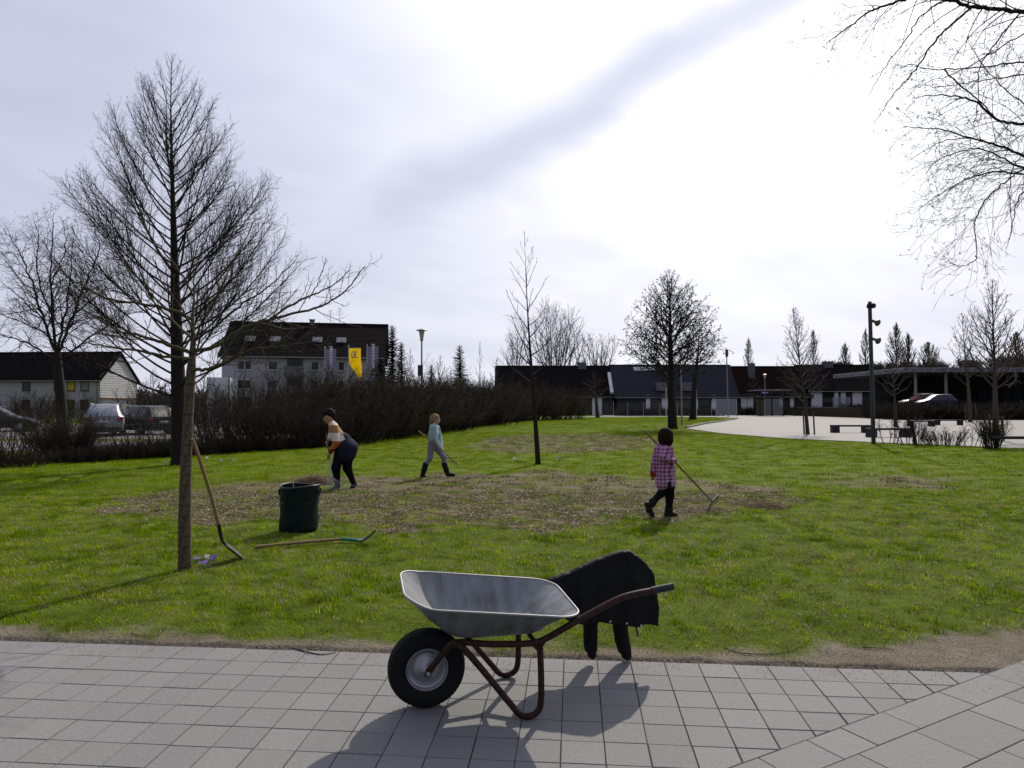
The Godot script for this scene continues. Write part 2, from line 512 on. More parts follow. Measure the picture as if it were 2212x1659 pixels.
func paving():
	var bed := MB.new()
	bed.quad(Vector3(-9, paving_y(0.0) - 0.0085, 0.5), Vector3(9, paving_y(0.0) - 0.0085, 0.5), Vector3(9, paving_y(edge_d(9.0)) - 0.0085, -edge_d(9.0)), Vector3(-9, paving_y(edge_d(-9.0)) - 0.0085, -edge_d(-9.0)), Vector3.UP)
	var tri_d := edge_d(2.85)
	bed.quad(Vector3(2.8, paving_y(2.0) - 0.0087, -2.0), Vector3(12, paving_y(2.0) - 0.0087, -2.0), Vector3(12, paving_y(9.37) - 0.0087, -9.37), Vector3(2.85, paving_y(tri_d) - 0.0087, -tri_d), Vector3.UP)
	var pave := struct("pavement", bed, mat("joint_sand", Color(0.045, 0.042, 0.03), 0.95, 0.0, 0.3, 6.0))
	var cm := [concrete("concrete_a", 0.182, 1.0), concrete("concrete_b", 0.170, 0.996), concrete("concrete_c", 0.190, 1.004), concrete("concrete_d", 0.178, 1.008)]
	var r := RandomNumberGenerator.new(); r.seed = 21
	var a := deg_to_rad(-4.948)
	var e1 := Vector2(cos(a), sin(a)); var e2 := Vector2(sin(a), -cos(a))   # right, towards the viewer
	var o := Vector2(0.697, 4.137)
	var dd := (diag_b - diag_a).normalized(); var dn := Vector2(dd.y, -dd.x)  # dn points right and towards the viewer
	var clip := PackedVector2Array([diag_a - dd * 20.0, diag_a + dd * 20.0, diag_a + dd * 20.0 - dn * 20.0, diag_a - dd * 20.0 - dn * 20.0])
	var rest := MB.new()
	for v in range(-1, 22):
		for u in range(-34, 26):
			var g := 0.0017 + r.randf() * 0.0011
			var w := 0.0013 + r.randf() * 0.001
			var j := Vector2(r.randf_range(-0.001, 0.001), r.randf_range(-0.001, 0.001))
			var q := PackedVector2Array()
			for s in [[g, w], [0.2 - g, w], [0.2 - g, 0.2 - w], [g, 0.2 - w]]:
				q.append(o + j + e1 * (u * 0.2 + s[0]) + e2 * (v * 0.2 + s[1]))
			var cut: Array = Geometry2D.intersect_polygons(q, clip)
			if cut.is_empty(): continue
			var ce := (q[0] + q[2]) * 0.5
			var seen := ce.y > 2.98 and absf(ce.x) < 0.735 * ce.y + 0.12
			for cpoly in cut:
				var poly: PackedVector2Array = Geometry2D.offset_polygon(cpoly, -0.002)[0] if cpoly.size() != 4 and not Geometry2D.offset_polygon(cpoly, -0.002).is_empty() else cpoly
				var sl := slab(poly, r.randf() * 0.0022)
				if sl.v.is_empty(): continue
				if seen: part("paving_tile", sl, cm[r.randi() % 4], pave)
				else: joinmb(rest, sl)
	# the larger slabs laid aslant on the right
	var widths := [0.2, 0.3, 0.4, 0.3, 0.4, 0.3, 0.4]
	var starts := [[-0.6, -0.2, 0.18, 0.505, 0.75, 1.083, 1.578, 2.058, 2.405, 2.75, 3.2, 3.6, 4.0, 4.5, 5.0], [-0.5, -0.05, 0.28, 0.6, 1.028, 1.491, 1.817, 2.22, 2.6, 3.0, 3.5, 4.0, 4.5, 5.0]]
	var off := 0.0
	for k in widths.size():
		var st: Array
		if k < 2: st = starts[k]
		else:
			var s0 := -1.0; st = []
			while s0 < 5.5:
				st.append(s0); s0 += [0.3, 0.4, 0.5, 0.45][r.randi() % 4]
		for i in st.size() - 1:
			var g := 0.0018
			var q := PackedVector2Array()
			for s in [[st[i] + g, off + g], [st[i + 1] - g, off + g], [st[i + 1] - g, off + widths[k] - g], [st[i] + g, off + widths[k] - g]]:
				q.append(diag_a + dd * s[0] + dn * s[1])
			var sl := slab(q, r.randf() * 0.002)
			if sl.v.is_empty(): continue
			var ce := (q[0] + q[2]) * 0.5
			if ce.y > 2.85 and absf(ce.x) < 0.75 * ce.y + 0.3: part("paving_slab", sl, cm[r.randi() % 4], pave)
			else: joinmb(rest, sl)
		off += widths[k]
	var rp := part("paving_beyond", rest, cm[0], pave)
	rp.set_meta("kind", "stuff")

func crumbs():
	# soil crumbs and bits of straw trodden onto the tiles along the lawn
	var xs := []; var r := RandomNumberGenerator.new(); r.seed = 91
	for k in 170:
		var x := r.randf_range(-4.0, 3.2); var d := edge_d(x) - absf(r.randfn(0.0, 0.13)) - 0.01
		if (Vector2(x, d) - diag_a).dot(Vector2(0.492, -0.870)) > 0.6: continue
		var s := r.randf_range(0.16, 0.4)
		xs.append([Transform3D(Basis(Vector3.UP, r.randf() * TAU).scaled(Vector3(s, s * 0.3, s)), Vector3(x, paving_y(d), -d)), Color.WHITE * r.randf_range(0.6, 1.0)])
	scatter("crumbs", litter(9, 0.3, 62), xs, vmat("straw", 0.8, 0.3), "soil crumbs and straw scattered on the paving edge", "litter")

func joinmb(a: MB, b: MB):
	var k := a.v.size()
	a.v.append_array(b.v); a.n.append_array(b.n); a.c.append_array(b.c); a.uv.append_array(b.uv)
	for i in b.t: a.t.append(i + k)

# ---------------------------------------------------------------- grass
func blades(n: int, size: float, h0: float, h1: float, w: float, lean: float, cols: Array, seed_: int, flat := 0.0, tone := 1.0) -> ArrayMesh:
	# blades stand in little tufts, each with a tone and a height of its own
	var m := MB.new(); var r := RandomNumberGenerator.new(); r.seed = seed_
	var tufts := maxi(4, n / 9)
	var tf := []
	for i in tufts:
		var c0: Color = cols[r.randi() % cols.size()]
		var k := 1.0 + tone * r.randf_range(-0.64, 0.6)
		tf.append([Vector3(r.randf_range(-0.5, 0.5) * size, 0.0, r.randf_range(-0.5, 0.5) * size), Color(c0.r * k, c0.g * k, c0.b * k), r.randf_range(0.6, 1.35), r.randf() * TAU])
	for i in n:
		var f: Array = tf[r.randi() % tufts]
		var p: Vector3 = f[0] + Vector3(r.randf_range(-0.5, 0.5), 0.0, r.randf_range(-0.5, 0.5)) * size / sqrt(tufts) * 1.5
		var a: float = f[3] + r.randf_range(-1.4, 1.4)
		var h: float = r.randf_range(h0, h1) * f[2]
		var out := Vector3(cos(a), 0, sin(a)); var side := Vector3(-sin(a), 0, cos(a)) * w * r.randf_range(0.6, 1.2)
		var l := lean * r.randf_range(0.2, 1.5)
		if r.randf() < flat: l = r.randf_range(1.6, 4.0); h *= 0.35
		var mid := p + Vector3(0, h * 0.6, 0) + out * h * l * 0.35
		var tip := p + Vector3(0, h, 0) + out * h * l
		var k := r.randf_range(0.75, 1.25)
		m.col = Color(f[1].r * k, f[1].g * k, f[1].b * k)
		var nn := (Vector3.UP * 0.8 - out * 0.6).normalized()
		var b := m.v.size()
		m.vert(p - side, nn); m.vert(p + side, nn); m.vert(mid - side * 0.75, nn); m.vert(mid + side * 0.75, nn); m.vert(tip, nn)
		m.t.append_array([b, b + 2, b + 1, b + 1, b + 2, b + 3, b + 2, b + 4, b + 3])
	return m.mesh()

func litter(n: int, size: float, seed_: int) -> ArrayMesh:
	# dead leaves and bits of straw lying about
	var m := MB.new(); var r := RandomNumberGenerator.new(); r.seed = seed_
	for i in n:
		var p := Vector3(r.randf_range(-0.5, 0.5) * size, r.randf_range(0.012, 0.04), r.randf_range(-0.5, 0.5) * size)
		var a := r.randf() * TAU; var d := Vector3(cos(a), r.randf_range(-0.35, 0.35), sin(a)); var s := Vector3(-sin(a), r.randf_range(-0.4, 0.4), cos(a))
		var l := r.randf_range(0.010, 0.030); var w := r.randf_range(0.003, 0.009)
		if r.randf() < 0.35: l *= 1.7; w = 0.0028
		m.col = [Color(0.30, 0.235, 0.16), Color(0.42, 0.37, 0.28), Color(0.13, 0.092, 0.065), Color(0.19, 0.14, 0.10), Color(0.36, 0.32, 0.25), Color(0.07, 0.05, 0.037), Color(0.10, 0.07, 0.05)][r.randi() % 7]
		m.quad(p - d * l, p - s * w, p + d * l, p + s * w, Vector3.UP)
	return m.mesh()

func scatter(called: String, mesh: Mesh, xs: Array, mt: Material, label: String, category: String):
	var mm := MultiMesh.new(); mm.transform_format = MultiMesh.TRANSFORM_3D; mm.use_colors = true
	mm.mesh = mesh; mm.instance_count = xs.size()
	for i in xs.size():
		mm.set_instance_transform(i, xs[i][0]); mm.set_instance_color(i, xs[i][1])
	var o := MultiMeshInstance3D.new(); o.multimesh = mm; o.material_override = mt
	o.name = numbered(called); add_child(o, true)
	tag(o, label, category); o.set_meta("kind", "stuff")

func grass():
	var g1 := Color(0.155, 0.245, 0.002); var g2 := Color(0.195, 0.278, 0.002); var g3 := Color(0.108, 0.178, 0.002); var dry := Color(0.40, 0.36, 0.13)
	var s1 := Color(0.40, 0.34, 0.20); var s2 := Color(0.21, 0.17, 0.11); var s3 := Color(0.10, 0.078, 0.052)
	var near := [blades(80, 0.165, 0.016, 0.046, 0.0017, 1.1, [g1, g2, g3, g1, g2, g1, g3, g1, g2, dry], 1, 0.12, 0.72), blades(80, 0.165, 0.013, 0.036, 0.0017, 1.4, [g1, g2, g3, g1, g3, dry], 2, 0.2), blades(85, 0.18, 0.022, 0.068, 0.0019, 0.9, [g1, g3, g3, g2], 3, 0.05)]
	var farm := [blades(170, 0.62, 0.02, 0.055, 0.004, 0.9, [g1, g2, g1, g2, g3, g1, g2, dry], 4, 0.1, 0.55), blades(170, 0.62, 0.02, 0.05, 0.004, 1.0, [g1, g2, g2, g3], 5, 0.1, 0.5)]
	var vfar := blades(260, 2.0, 0.025, 0.06, 0.011, 0.8, [g1, g2, g1, g2, g2], 6, 0.0, 0.3)
	var dryp := [blades(70, 0.2, 0.016, 0.05, 0.0036, 1.6, [s1, s1, s1, s2, s3, g2, g1], 7, 0.75), blades(60, 0.2, 0.016, 0.05, 0.0038, 1.6, [s1, s2, s3, s2, g1], 8, 0.85)]
	var soilp := blades(40, 0.3, 0.012, 0.035, 0.0016, 1.4, [s1, s2, dry, g1, s1], 9, 0.5)
	var lists := {}
	for k in ["n0", "n1", "n2", "f0", "f1", "v", "d0", "d1", "s", "l"]: lists[k] = []
	var r := RandomNumberGenerator.new(); r.seed = 77
	var d := 4.1
	while d < 110.0:
		var cell := 0.135 if d < 13.0 else 0.52 if d < 42.0 else 1.7
		var hw := 0.76 * d + 0.5
		var x := -hw
		while x < hw:
			var px := x + r.randf_range(-0.4, 0.4) * cell; var pd := d + r.randf_range(-0.4, 0.4) * cell
			x += cell
			if pd < edge_d(px) + 0.02: continue
			var q := Vector2(px, pd)
			# right of the aslant slabs
			if px > 1.5 and (q - diag_a).dot(Vector2(0.492, -0.870)) > -0.02: continue
			if d > 20.0:
				if inside(plaza, q): continue
				if d > 99.0 and px < 19.0: continue
				if px < hedge_x(pd) - 2.0: continue
			var n := fn.get_noise_2d(px * 8.0, pd * 8.0); var n2 := fn2.get_noise_2d(px * 11.0 + 50, pd * 11.0)
			var so := soil(px, pd); var br := brown(px, pd)
			var y := ground_y(px, pd)
			var key := "v"
			var size := r.randf_range(0.8, 1.15)
			var tint := Color(1.0 + 0.18 * n2, 1.0 + 0.1 * n, 1.0)
			var warm := smoothstep(9.0, 22.0, pd)
			tint = tint * Color(lerpf(0.92, 0.86, warm), lerpf(0.95, 0.84, warm), lerpf(1.5, 1.0, warm)) * (1.0 + 0.5 * fn.get_noise_2d(px * 37.0 + 9.0, pd * 37.0))
			if so > 0.25 and r.randf() < so + 0.15:
				if r.randf() < 0.72: continue
				key = "s"; tint = Color.WHITE
			elif br > 0.0 and r.randf() < br:
				key = "d0" if r.randf() < 0.6 else "d1"
				if d > 13.0: size *= 2.0
				tint = Color.WHITE * r.randf_range(0.7, 1.15)
			elif d < 13.0:
				key = "n0" if n2 > -0.1 else "n1"
				if n > 0.22 and r.randf() < 0.55: key = "n2"; tint *= 0.8
				if pd < 6.5: size *= lerpf(0.8, 1.0, (pd - 4.0) / 2.5)
				tint *= 1.0 + 0.35 * n2 * 0.8
			elif d < 42.0: key = "f0" if r.randf() < 0.5 else "f1"; tint *= 1.0 + 0.2 * n2
			else: size = 1.0
			tint.a = 1.0
			lists[key].append([Transform3D(Basis(Vector3.UP, r.randf() * TAU).scaled(Vector3(size, size * r.randf_range(0.8, 1.2), size)), Vector3(px, y - 0.003, -pd)), tint])
			if br > 0.15 and r.randf() < (0.5 if d < 13.0 else 1.0) * (0.1 + 0.85 * br): lists["l"].append([Transform3D(Basis(Vector3.UP, r.randf() * TAU), Vector3(px, y, -pd)), Color.WHITE * r.randf_range(0.7, 1.2)])
			elif so > 0.4 and r.randf() < 0.10: lists["l"].append([Transform3D(Basis(Vector3.UP, r.randf() * TAU).scaled(Vector3.ONE * 0.4), Vector3(px, y - 0.004, -pd)), Color.WHITE])
			if key.begins_with("d") and r.randf() < 0.5: lists["d1"].append([Transform3D(Basis(Vector3.UP, r.randf() * TAU).scaled(Vector3.ONE * size), Vector3(px + 0.1, y, -pd + 0.1)), tint])
		d += cell
	var gm := vmat("blade", 0.75, 0.85); gm.specular_mode = BaseMaterial3D.SPECULAR_DISABLED; var dm := vmat("straw", 0.8, 0.3)
	var lab := {"n0": "short green lawn grass nearest the paving", "n1": "short dry-tipped lawn grass", "n2": "taller dark grass tufts in the near lawn", "f0": "green lawn in the middle distance", "f1": "yellow green lawn in the middle distance", "v": "bright green lawn far off by the plaza", "d0": "raked dry straw over the brown lawn patches", "d1": "dark dead thatch over the brown lawn patches", "s": "sparse dry grass on the bare soil strip", "l": "dead leaves and straw littered over the raked patches"}
	var ms := {"n0": near[0], "n1": near[1], "n2": near[2], "f0": farm[0], "f1": farm[1], "v": vfar, "d0": dryp[0], "d1": dryp[1], "s": soilp, "l": litter(24, 0.35, 61)}
	for k in lists:
		if lists[k].size(): scatter("leaf_litter" if k == "l" else "dry_grass" if k[0] in ["d", "s"] else "grass", ms[k], lists[k], dm if k[0] in ["d", "s", "l"] else gm, lab[k], "grass")
func hedge_x(d: float) -> float:      # the lawn's edge under the hedge
	var pts := [[17.8, -12.8], [22.0, -10.3], [28.7, -5.7], [45.0, -3.1], [73.6, 1.2], [87.0, 8.7], [98.0, 12.0]]
	if d <= 17.8: return -12.8 + (17.8 - d) * -0.62
	for i in pts.size() - 1:
		if d <= pts[i + 1][0]: return lerpf(pts[i][1], pts[i + 1][1], (d - pts[i][0]) / (pts[i + 1][0] - pts[i][0]))
	return 12.0

# ---------------------------------------------------------------- surface nets
class Net:
	var o: Vector3; var s: float; var nx: int; var ny: int; var nz: int
	var f := PackedFloat32Array(); var best := PackedFloat32Array(); var own := PackedByteArray()
	var P := PackedVector3Array(); var N := PackedVector3Array(); var W := PackedByteArray(); var Q := PackedInt32Array()
	func _init(lo: Vector3, hi: Vector3, cell: float):
		s = cell; o = lo
		nx = int((hi.x - lo.x) / s) + 2; ny = int((hi.y - lo.y) / s) + 2; nz = int((hi.z - lo.z) / s) + 2
		f.resize(nx * ny * nz); f.fill(9.0); best.resize(f.size()); best.fill(9.0); own.resize(f.size())
	func cap(a: Vector3, b: Vector3, r0: float, r1: float, id := 0, k := 0.03, sq := Vector3.ONE):
		var m := maxf(r0, r1) * maxf(sq.x, maxf(sq.y, sq.z)) + 3.0 * s + k
		var lo := ((a.min(b) - Vector3(m, m, m)) - o) / s; var hi := ((a.max(b) + Vector3(m, m, m)) - o) / s
		var x0 := maxi(0, int(lo.x)); var y0 := maxi(0, int(lo.y)); var z0 := maxi(0, int(lo.z))
		var x1 := mini(nx - 1, int(hi.x) + 1); var y1 := mini(ny - 1, int(hi.y) + 1); var z1 := mini(nz - 1, int(hi.z) + 1)
		var ba := b - a; var bb := maxf(ba.dot(ba), 1e-9)
		var plain := sq == Vector3.ONE
		var isq := Vector3.ONE / sq
		for z in range(z0, z1 + 1):
			for y in range(y0, y1 + 1):
				var i := (z * ny + y) * nx + x0
				for x in range(x0, x1 + 1):
					var pa := o + Vector3(x, y, z) * s - a
					var h := clampf(pa.dot(ba) / bb, 0.0, 1.0)
					var w := pa - ba * h
					if not plain: w *= isq
					var d := w.length() - (r0 + (r1 - r0) * h)
					var g := f[i]
					var e := k - absf(d - g)
					if e > 0.0: f[i] = minf(d, g) - e * e / (4.0 * k)
					elif d < g: f[i] = d
					if d < best[i]: best[i] = d; own[i] = id
					i += 1
	func chain(pts: Array, rr: Array, id := 0, k := 0.03, sq := Vector3.ONE):
		for i in pts.size() - 1: cap(pts[i], pts[i + 1], rr[i], rr[i + 1], id, k, sq)
	func build():
		var cell := PackedInt32Array(); cell.resize(f.size()); cell.fill(-1)
		var sx := 1; var sy := nx; var sz := nx * ny
		var offs := [0, sx, sy, sx + sy, sz, sx + sz, sy + sz, sx + sy + sz]
		var big := 2.2 * s
		var act := PackedInt32Array()
		for z in nz - 1:
			for y in ny - 1:
				var i := (z * ny + y) * nx
				for x in nx - 1:
					var v0 := f[i]
					if v0 < big and v0 > -big:
						var inn := 0
						for q in offs:
							if f[i + q] < 0.0: inn += 1
						if inn > 0 and inn < 8:
							var acc := Vector3.ZERO; var c := 0
							for ax in 3:
								var st: int = [sx, sy, sz][ax]
								var s1: int = [sy, sx, sx][ax]; var s2: int = [sz, sz, sy][ax]
								for q in 4:
									var j: int = i + (s1 if q & 1 else 0) + (s2 if q & 2 else 0)
									var fa := f[j]; var fb := f[j + st]
									if (fa < 0.0) != (fb < 0.0):
										var tt := fa / (fa - fb)
										var p := Vector3.ZERO
										p[ax] = tt
										p[[1, 0, 0][ax]] = 1.0 if q & 1 else 0.0
										p[[2, 2, 1][ax]] = 1.0 if q & 2 else 0.0
										acc += p; c += 1
							acc /= c
							cell[i] = P.size(); act.append(i)
							P.append(o + (Vector3(x, y, z) + acc) * s)
							var gx := f[i + 1] + f[i + 1 + sy] + f[i + 1 + sz] + f[i + 1 + sy + sz] - f[i] - f[i + sy] - f[i + sz] - f[i + sy + sz]
							var gy := f[i + sy] + f[i + sy + 1] + f[i + sy + sz] + f[i + sy + sz + 1] - f[i] - f[i + 1] - f[i + sz] - f[i + sz + 1]
							var gz := f[i + sz] + f[i + sz + 1] + f[i + sz + sy] + f[i + sz + sy + 1] - f[i] - f[i + 1] - f[i + sy] - f[i + sy + 1]
							N.append(Vector3(gx, gy, gz).normalized())
							W.append(own[i])
					i += 1
		for i in act:
			for ax in 3:
				var st: int = [sx, sy, sz][ax]
				var s1: int = [sy, sz, sx][ax]; var s2: int = [sz, sx, sy][ax]
				var fa := f[i]; var fb := f[i + st]
				if (fa < 0.0) == (fb < 0.0): continue
				if i - s1 - s2 < 0: continue
				var a := cell[i]; var b := cell[i - s1]; var c := cell[i - s1 - s2]; var d := cell[i - s2]
				if a < 0 or b < 0 or c < 0 or d < 0: continue
				if fa < 0.0: Q.append_array([a, b, c, d])
				else: Q.append_array([a, d, c, b])
	# one mesh of the quads whose owner is in ids (all when empty), pushed out by off
	func part(ids: Array, off: float, paint) -> MB:
		var m := MB.new(); var map := {}
		for q in range(0, Q.size(), 4):
			var ok := ids.is_empty()
			if not ok:
				ok = ids.has(W[Q[q]])
			if not ok: continue
			var k := []
			for j in 4:
				var i := Q[q + j]
				if not map.has(i):
					map[i] = m.v.size()
					m.col = paint.call(P[i], W[i], N[i]) if paint is Callable else paint
					m.vert(P[i] + N[i] * off, N[i])
				k.append(map[i])
			var nn := (m.v[k[1]] - m.v[k[0]]).cross(m.v[k[2]] - m.v[k[0]])
			if nn.dot(m.n[k[0]]) > 0.0: m.t.append_array([k[0], k[2], k[1], k[0], k[3], k[2]])
			else: m.t.append_array([k[0], k[1], k[2], k[0], k[2], k[3]])
		return m

func spline(pts: Array, per := 6) -> PackedVector3Array:
	var r := PackedVector3Array()
	for i in pts.size() - 1:
		var a: Vector3 = pts[maxi(i - 1, 0)]; var b: Vector3 = pts[i]; var c: Vector3 = pts[i + 1]; var d: Vector3 = pts[mini(i + 2, pts.size() - 1)]
		for k in per: r.append(b.cubic_interpolate(c, a, d, float(k) / per))
	r.append(pts[-1])
	return r
func radii(n: int, r0: float, r1: float) -> PackedFloat32Array:
	var r := PackedFloat32Array()
	for i in n: r.append(lerpf(r0, r1, float(i) / maxi(n - 1, 1)))
	return r
func rod(m: MB, pts: Array, r0: float, r1: float, sides := 8, per := 1, caps := true):
	var p := spline(pts, per) if per > 1 else PackedVector3Array(pts)
	m.tube(p, radii(p.size(), r0, r1), sides, caps)

# ---------------------------------------------------------------- wheelbarrow with a coat over its far handle
func rrect(a0: float, a1: float, b: float, ra: float, rf: float, h, per := 8) -> Array:
	var ring := []
	var cs := [[a1 - rf, b - rf, rf, 0.0], [a0 + ra, b - ra, ra, 1.0], [a0 + ra, -b + ra, ra, 2.0], [a1 - rf, -b + rf, rf, 3.0]]
	for q in cs:
		for k in per + 1:
			var t: float = (q[3] + float(k) / per) * PI * 0.5
			var a: float = q[0] + cos(t) * q[2]; var b2: float = q[1] + sin(t) * q[2]
			var y: float = h.call(a, b2) if h is Callable else h
			ring.append(Vector3(a, y, b2))
	return ring

func barrow():
	var xf := Transform3D(Basis(Vector3.RIGHT, atan(SLOPE)) * Basis(Vector3(-0.977, 0, 0.213), Vector3.UP, Vector3(-0.213, 0, -0.977)), Vector3(0, paving_y(3.83), -3.83))
	var w := thing("wheelbarrow", "galvanised wheelbarrow with brown tube frame parked on the paving tiles", "wheelbarrow")
	w.transform = xf
	var zinc := mat("zinc", Color(0.23, 0.245, 0.255), 0.48, 0.45, 0.3, 1.6, 0.08)
	zinc.albedo_texture = tex_stain; zinc.uv1_scale = Vector3(2.6, 0.9, 2.6)
	var paint := mat("brown_paint", Color(0.046, 0.021, 0.017), 0.5, 0.0, 0.8, 4.0)
	var rubber := mat("rubber", Color(0.012, 0.012, 0.013), 0.75, 0.0, 0.0, 8.0)
	var grip := mat("grip", Color(0.03, 0.032, 0.036), 0.6)
	var steel := mat("wheel_steel", Color(0.42, 0.43, 0.46), 0.38, 0.75, 0.3, 8.0)
	var rim_h := func(a: float, b: float) -> float: return 0.556 + 0.118 * (a - 0.07) + 0.05 * b + 0.02 * smoothstep(0.45, 0.58, a)
	for side in 2:
		var e := 0.0 if side == 0 else 0.0022
		var rings := []
		for q in 6:
			var t := q / 5.0
			rings.append(rrect(lerpf(-0.305, -0.168, t) + e, lerpf(0.578, 0.392, t) - e, lerpf(0.302, 0.212, t) - e, lerpf(0.13, 0.1, t), lerpf(0.17, 0.12, t), func(a: float, b: float) -> float: return lerpf(rim_h.call(a, b), 0.43 + e, t)))
		for q in [[0.30, 0.408, 0.35], [0.6, 0.394, 0.65], [1.0, 0.3855, 1.0]]:
			var t: float = q[0]
			rings.append(rrect(lerpf(-0.168, -0.10, t) + e, lerpf(0.392, 0.31, t) - e, lerpf(0.212, 0.15, t) - e, 0.09, 0.11, q[1] + e))
		rings.append(rrect(0.0, 0.2, 0.06, 0.05, 0.05, 0.385 + e))
		var m := MB.new()
		m.loft(rings)
		m.fan(rings[-1], Vector3.DOWN if side == 0 else Vector3.UP)
		if side == 0: part("tub", m, zinc, w)
		else: part("tub_lining", m, zinc, w)
	var rp := rrect(-0.307, 0.58, 0.304, 0.13, 0.17, rim_h, 10)
	rp.append(rp[0])
	var rm := MB.new(); rm.tube(PackedVector3Array(rp), radii(rp.size(), 0.0062, 0.0062), 8)
	part("rim_bead", rm, mat("zinc_edge", Color(0.25, 0.26, 0.265), 0.5, 0.5), w)
	for sd in [-1.0, 1.0]:
		var m := MB.new()
		var lo := 0.012 if sd > 0.0 else 0.0
		rod(m, [Vector3(-0.70, 0.615 - lo, 0.302 * sd), Vector3(-0.56, 0.598 - lo, 0.30 * sd), Vector3(-0.46, 0.568 - lo, 0.295 * sd), Vector3(-0.25, 0.465 - lo * 0.5, 0.275 * sd), Vector3(-0.12, 0.392, 0.252 * sd), Vector3(-0.04, 0.368, 0.235 * sd), Vector3(0.15, 0.366, 0.2 * sd), Vector3(0.30, 0.372, 0.155 * sd), Vector3(0.35, 0.345, 0.125 * sd), Vector3(0.39, 0.29, 0.098 * sd), Vector3(0.45, 0.205, 0.078 * sd)], 0.0163, 0.0163, 12, 5)
		part("handle", m, paint, w)
		var g := MB.new()
		rod(g, [Vector3(-0.665, 0.6125, 0.302 * sd), Vector3(-0.668, 0.613, 0.302 * sd), Vector3(-0.775, 0.6265, 0.302 * sd), Vector3(-0.78, 0.627, 0.302 * sd)], 0.0192, 0.0192, 12)
		part("grip", g, grip, w)
		var l := MB.new()
		rod(l, [Vector3(0.325, 0.372, 0.16 * sd), Vector3(0.29, 0.352, 0.185 * sd), Vector3(0.21, 0.265, 0.225 * sd), Vector3(0.055, 0.073, 0.257 * sd), Vector3(0.015, 0.028, 0.26 * sd), Vector3(-0.025, 0.0165, 0.26 * sd), Vector3(-0.068, 0.030, 0.26 * sd), Vector3(-0.09, 0.075, 0.26 * sd), Vector3(-0.093, 0.2, 0.257 * sd), Vector3(-0.09, 0.345, 0.248 * sd)], 0.0163, 0.0163, 12, 6)
		part("leg", l, paint, w)
		var b := MB.new()
		b.prism(PackedVector2Array([Vector2(-0.135, 0.395), Vector2(-0.03, 0.378), Vector2(-0.07, 0.335), Vector2(-0.095, 0.335)]), 0.246 * sd - 0.003, 0.246 * sd + 0.003)
		part("leg_bracket", b, paint, w)
		var ax := MB.new()
		ax.prism(PackedVector2Array([Vector2(0.43, 0.225), Vector2(0.462, 0.228), Vector2(0.472, 0.19), Vector2(0.455, 0.178), Vector2(0.438, 0.188)]), 0.083 * sd - 0.004, 0.083 * sd + 0.004)
		part("fork_plate", ax, paint, w)
	for q in [[0.25, 0.16], [-0.07, 0.235]]:
		var m := MB.new(); rod(m, [Vector3(q[0], 0.366, -q[1]), Vector3(q[0], 0.366, q[1])], 0.012, 0.012, 10)
		part("cross_tube", m, paint, w)
	# wheel, its axle along the local b direction
	var wx := Transform3D(Basis(Vector3.RIGHT, PI * 0.5), Vector3(0.454, 0.2, 0.0))
	var ty := MB.new()
	var prof := [Vector2(0.106, -0.030), Vector2(0.112, -0.040), Vector2(0.125, -0.047), Vector2(0.150, -0.052), Vector2(0.172, -0.050), Vector2(0.184, -0.044), Vector2(0.192, -0.036), Vector2(0.1985, -0.020), Vector2(0.2, -0.012), Vector2(0.1965, -0.010), Vector2(0.1965, 0.010), Vector2(0.2, 0.012), Vector2(0.1985, 0.020), Vector2(0.192, 0.036), Vector2(0.184, 0.044), Vector2(0.172, 0.050), Vector2(0.150, 0.052), Vector2(0.125, 0.047), Vector2(0.112, 0.040), Vector2(0.106, 0.030)]
	ty.lathe(prof, 64, wx)
	for k in 56:
		# shallow cross grooves read as bars on the shoulder
		for sd in [-1.0, 1.0]:
			var a := TAU * (k + (0.5 if sd > 0 else 0.0)) / 56.0
			ty.box(wx * Transform3D(Basis(Vector3.UP, -a), Vector3(cos(a) * 0.1835, sd * 0.0425, sin(a) * 0.1835)) * Transform3D(Basis(Vector3.BACK, sd * -0.75), Vector3.ZERO), Vector3(0.004, 0.012, 0.010))
	var wheel := part("wheel_tyre", ty, rubber, w)
	var ri := MB.new()
	for sd in [-1.0, 1.0]:
		ri.lathe([Vector2(0.106, 0.028 * sd), Vector2(0.1095, 0.037 * sd), Vector2(0.1065, 0.041 * sd), Vector2(0.102, 0.039 * sd), Vector2(0.098, 0.026 * sd), Vector2(0.09, 0.022 * sd), Vector2(0.086, 0.024 * sd), Vector2(0.083, 0.018 * sd), Vector2(0.079, 0.012 * sd), Vector2(0.074, 0.013 * sd), Vector2(0.066, 0.022 * sd), Vector2(0.048, 0.031 * sd), Vector2(0.028, 0.034 * sd), Vector2(0.027, 0.052 * sd), Vector2(0.0, 0.053 * sd)], 48, wx)
	part("wheel_rim", ri, steel, wheel)
	var bo := MB.new()
	rod(bo, [Vector3(0.454, 0.2, -0.098), Vector3(0.454, 0.2, 0.098)], 0.008, 0.008, 8)
	for sd in [-1.0, 1.0]: rod(bo, [Vector3(0.454, 0.2, 0.087 * sd), Vector3(0.454, 0.2, 0.095 * sd)], 0.0125, 0.0125, 6)
	part("axle", bo, mat("bolt", Color(0.5, 0.5, 0.52), 0.35, 0.8), w)
	coat(xf)

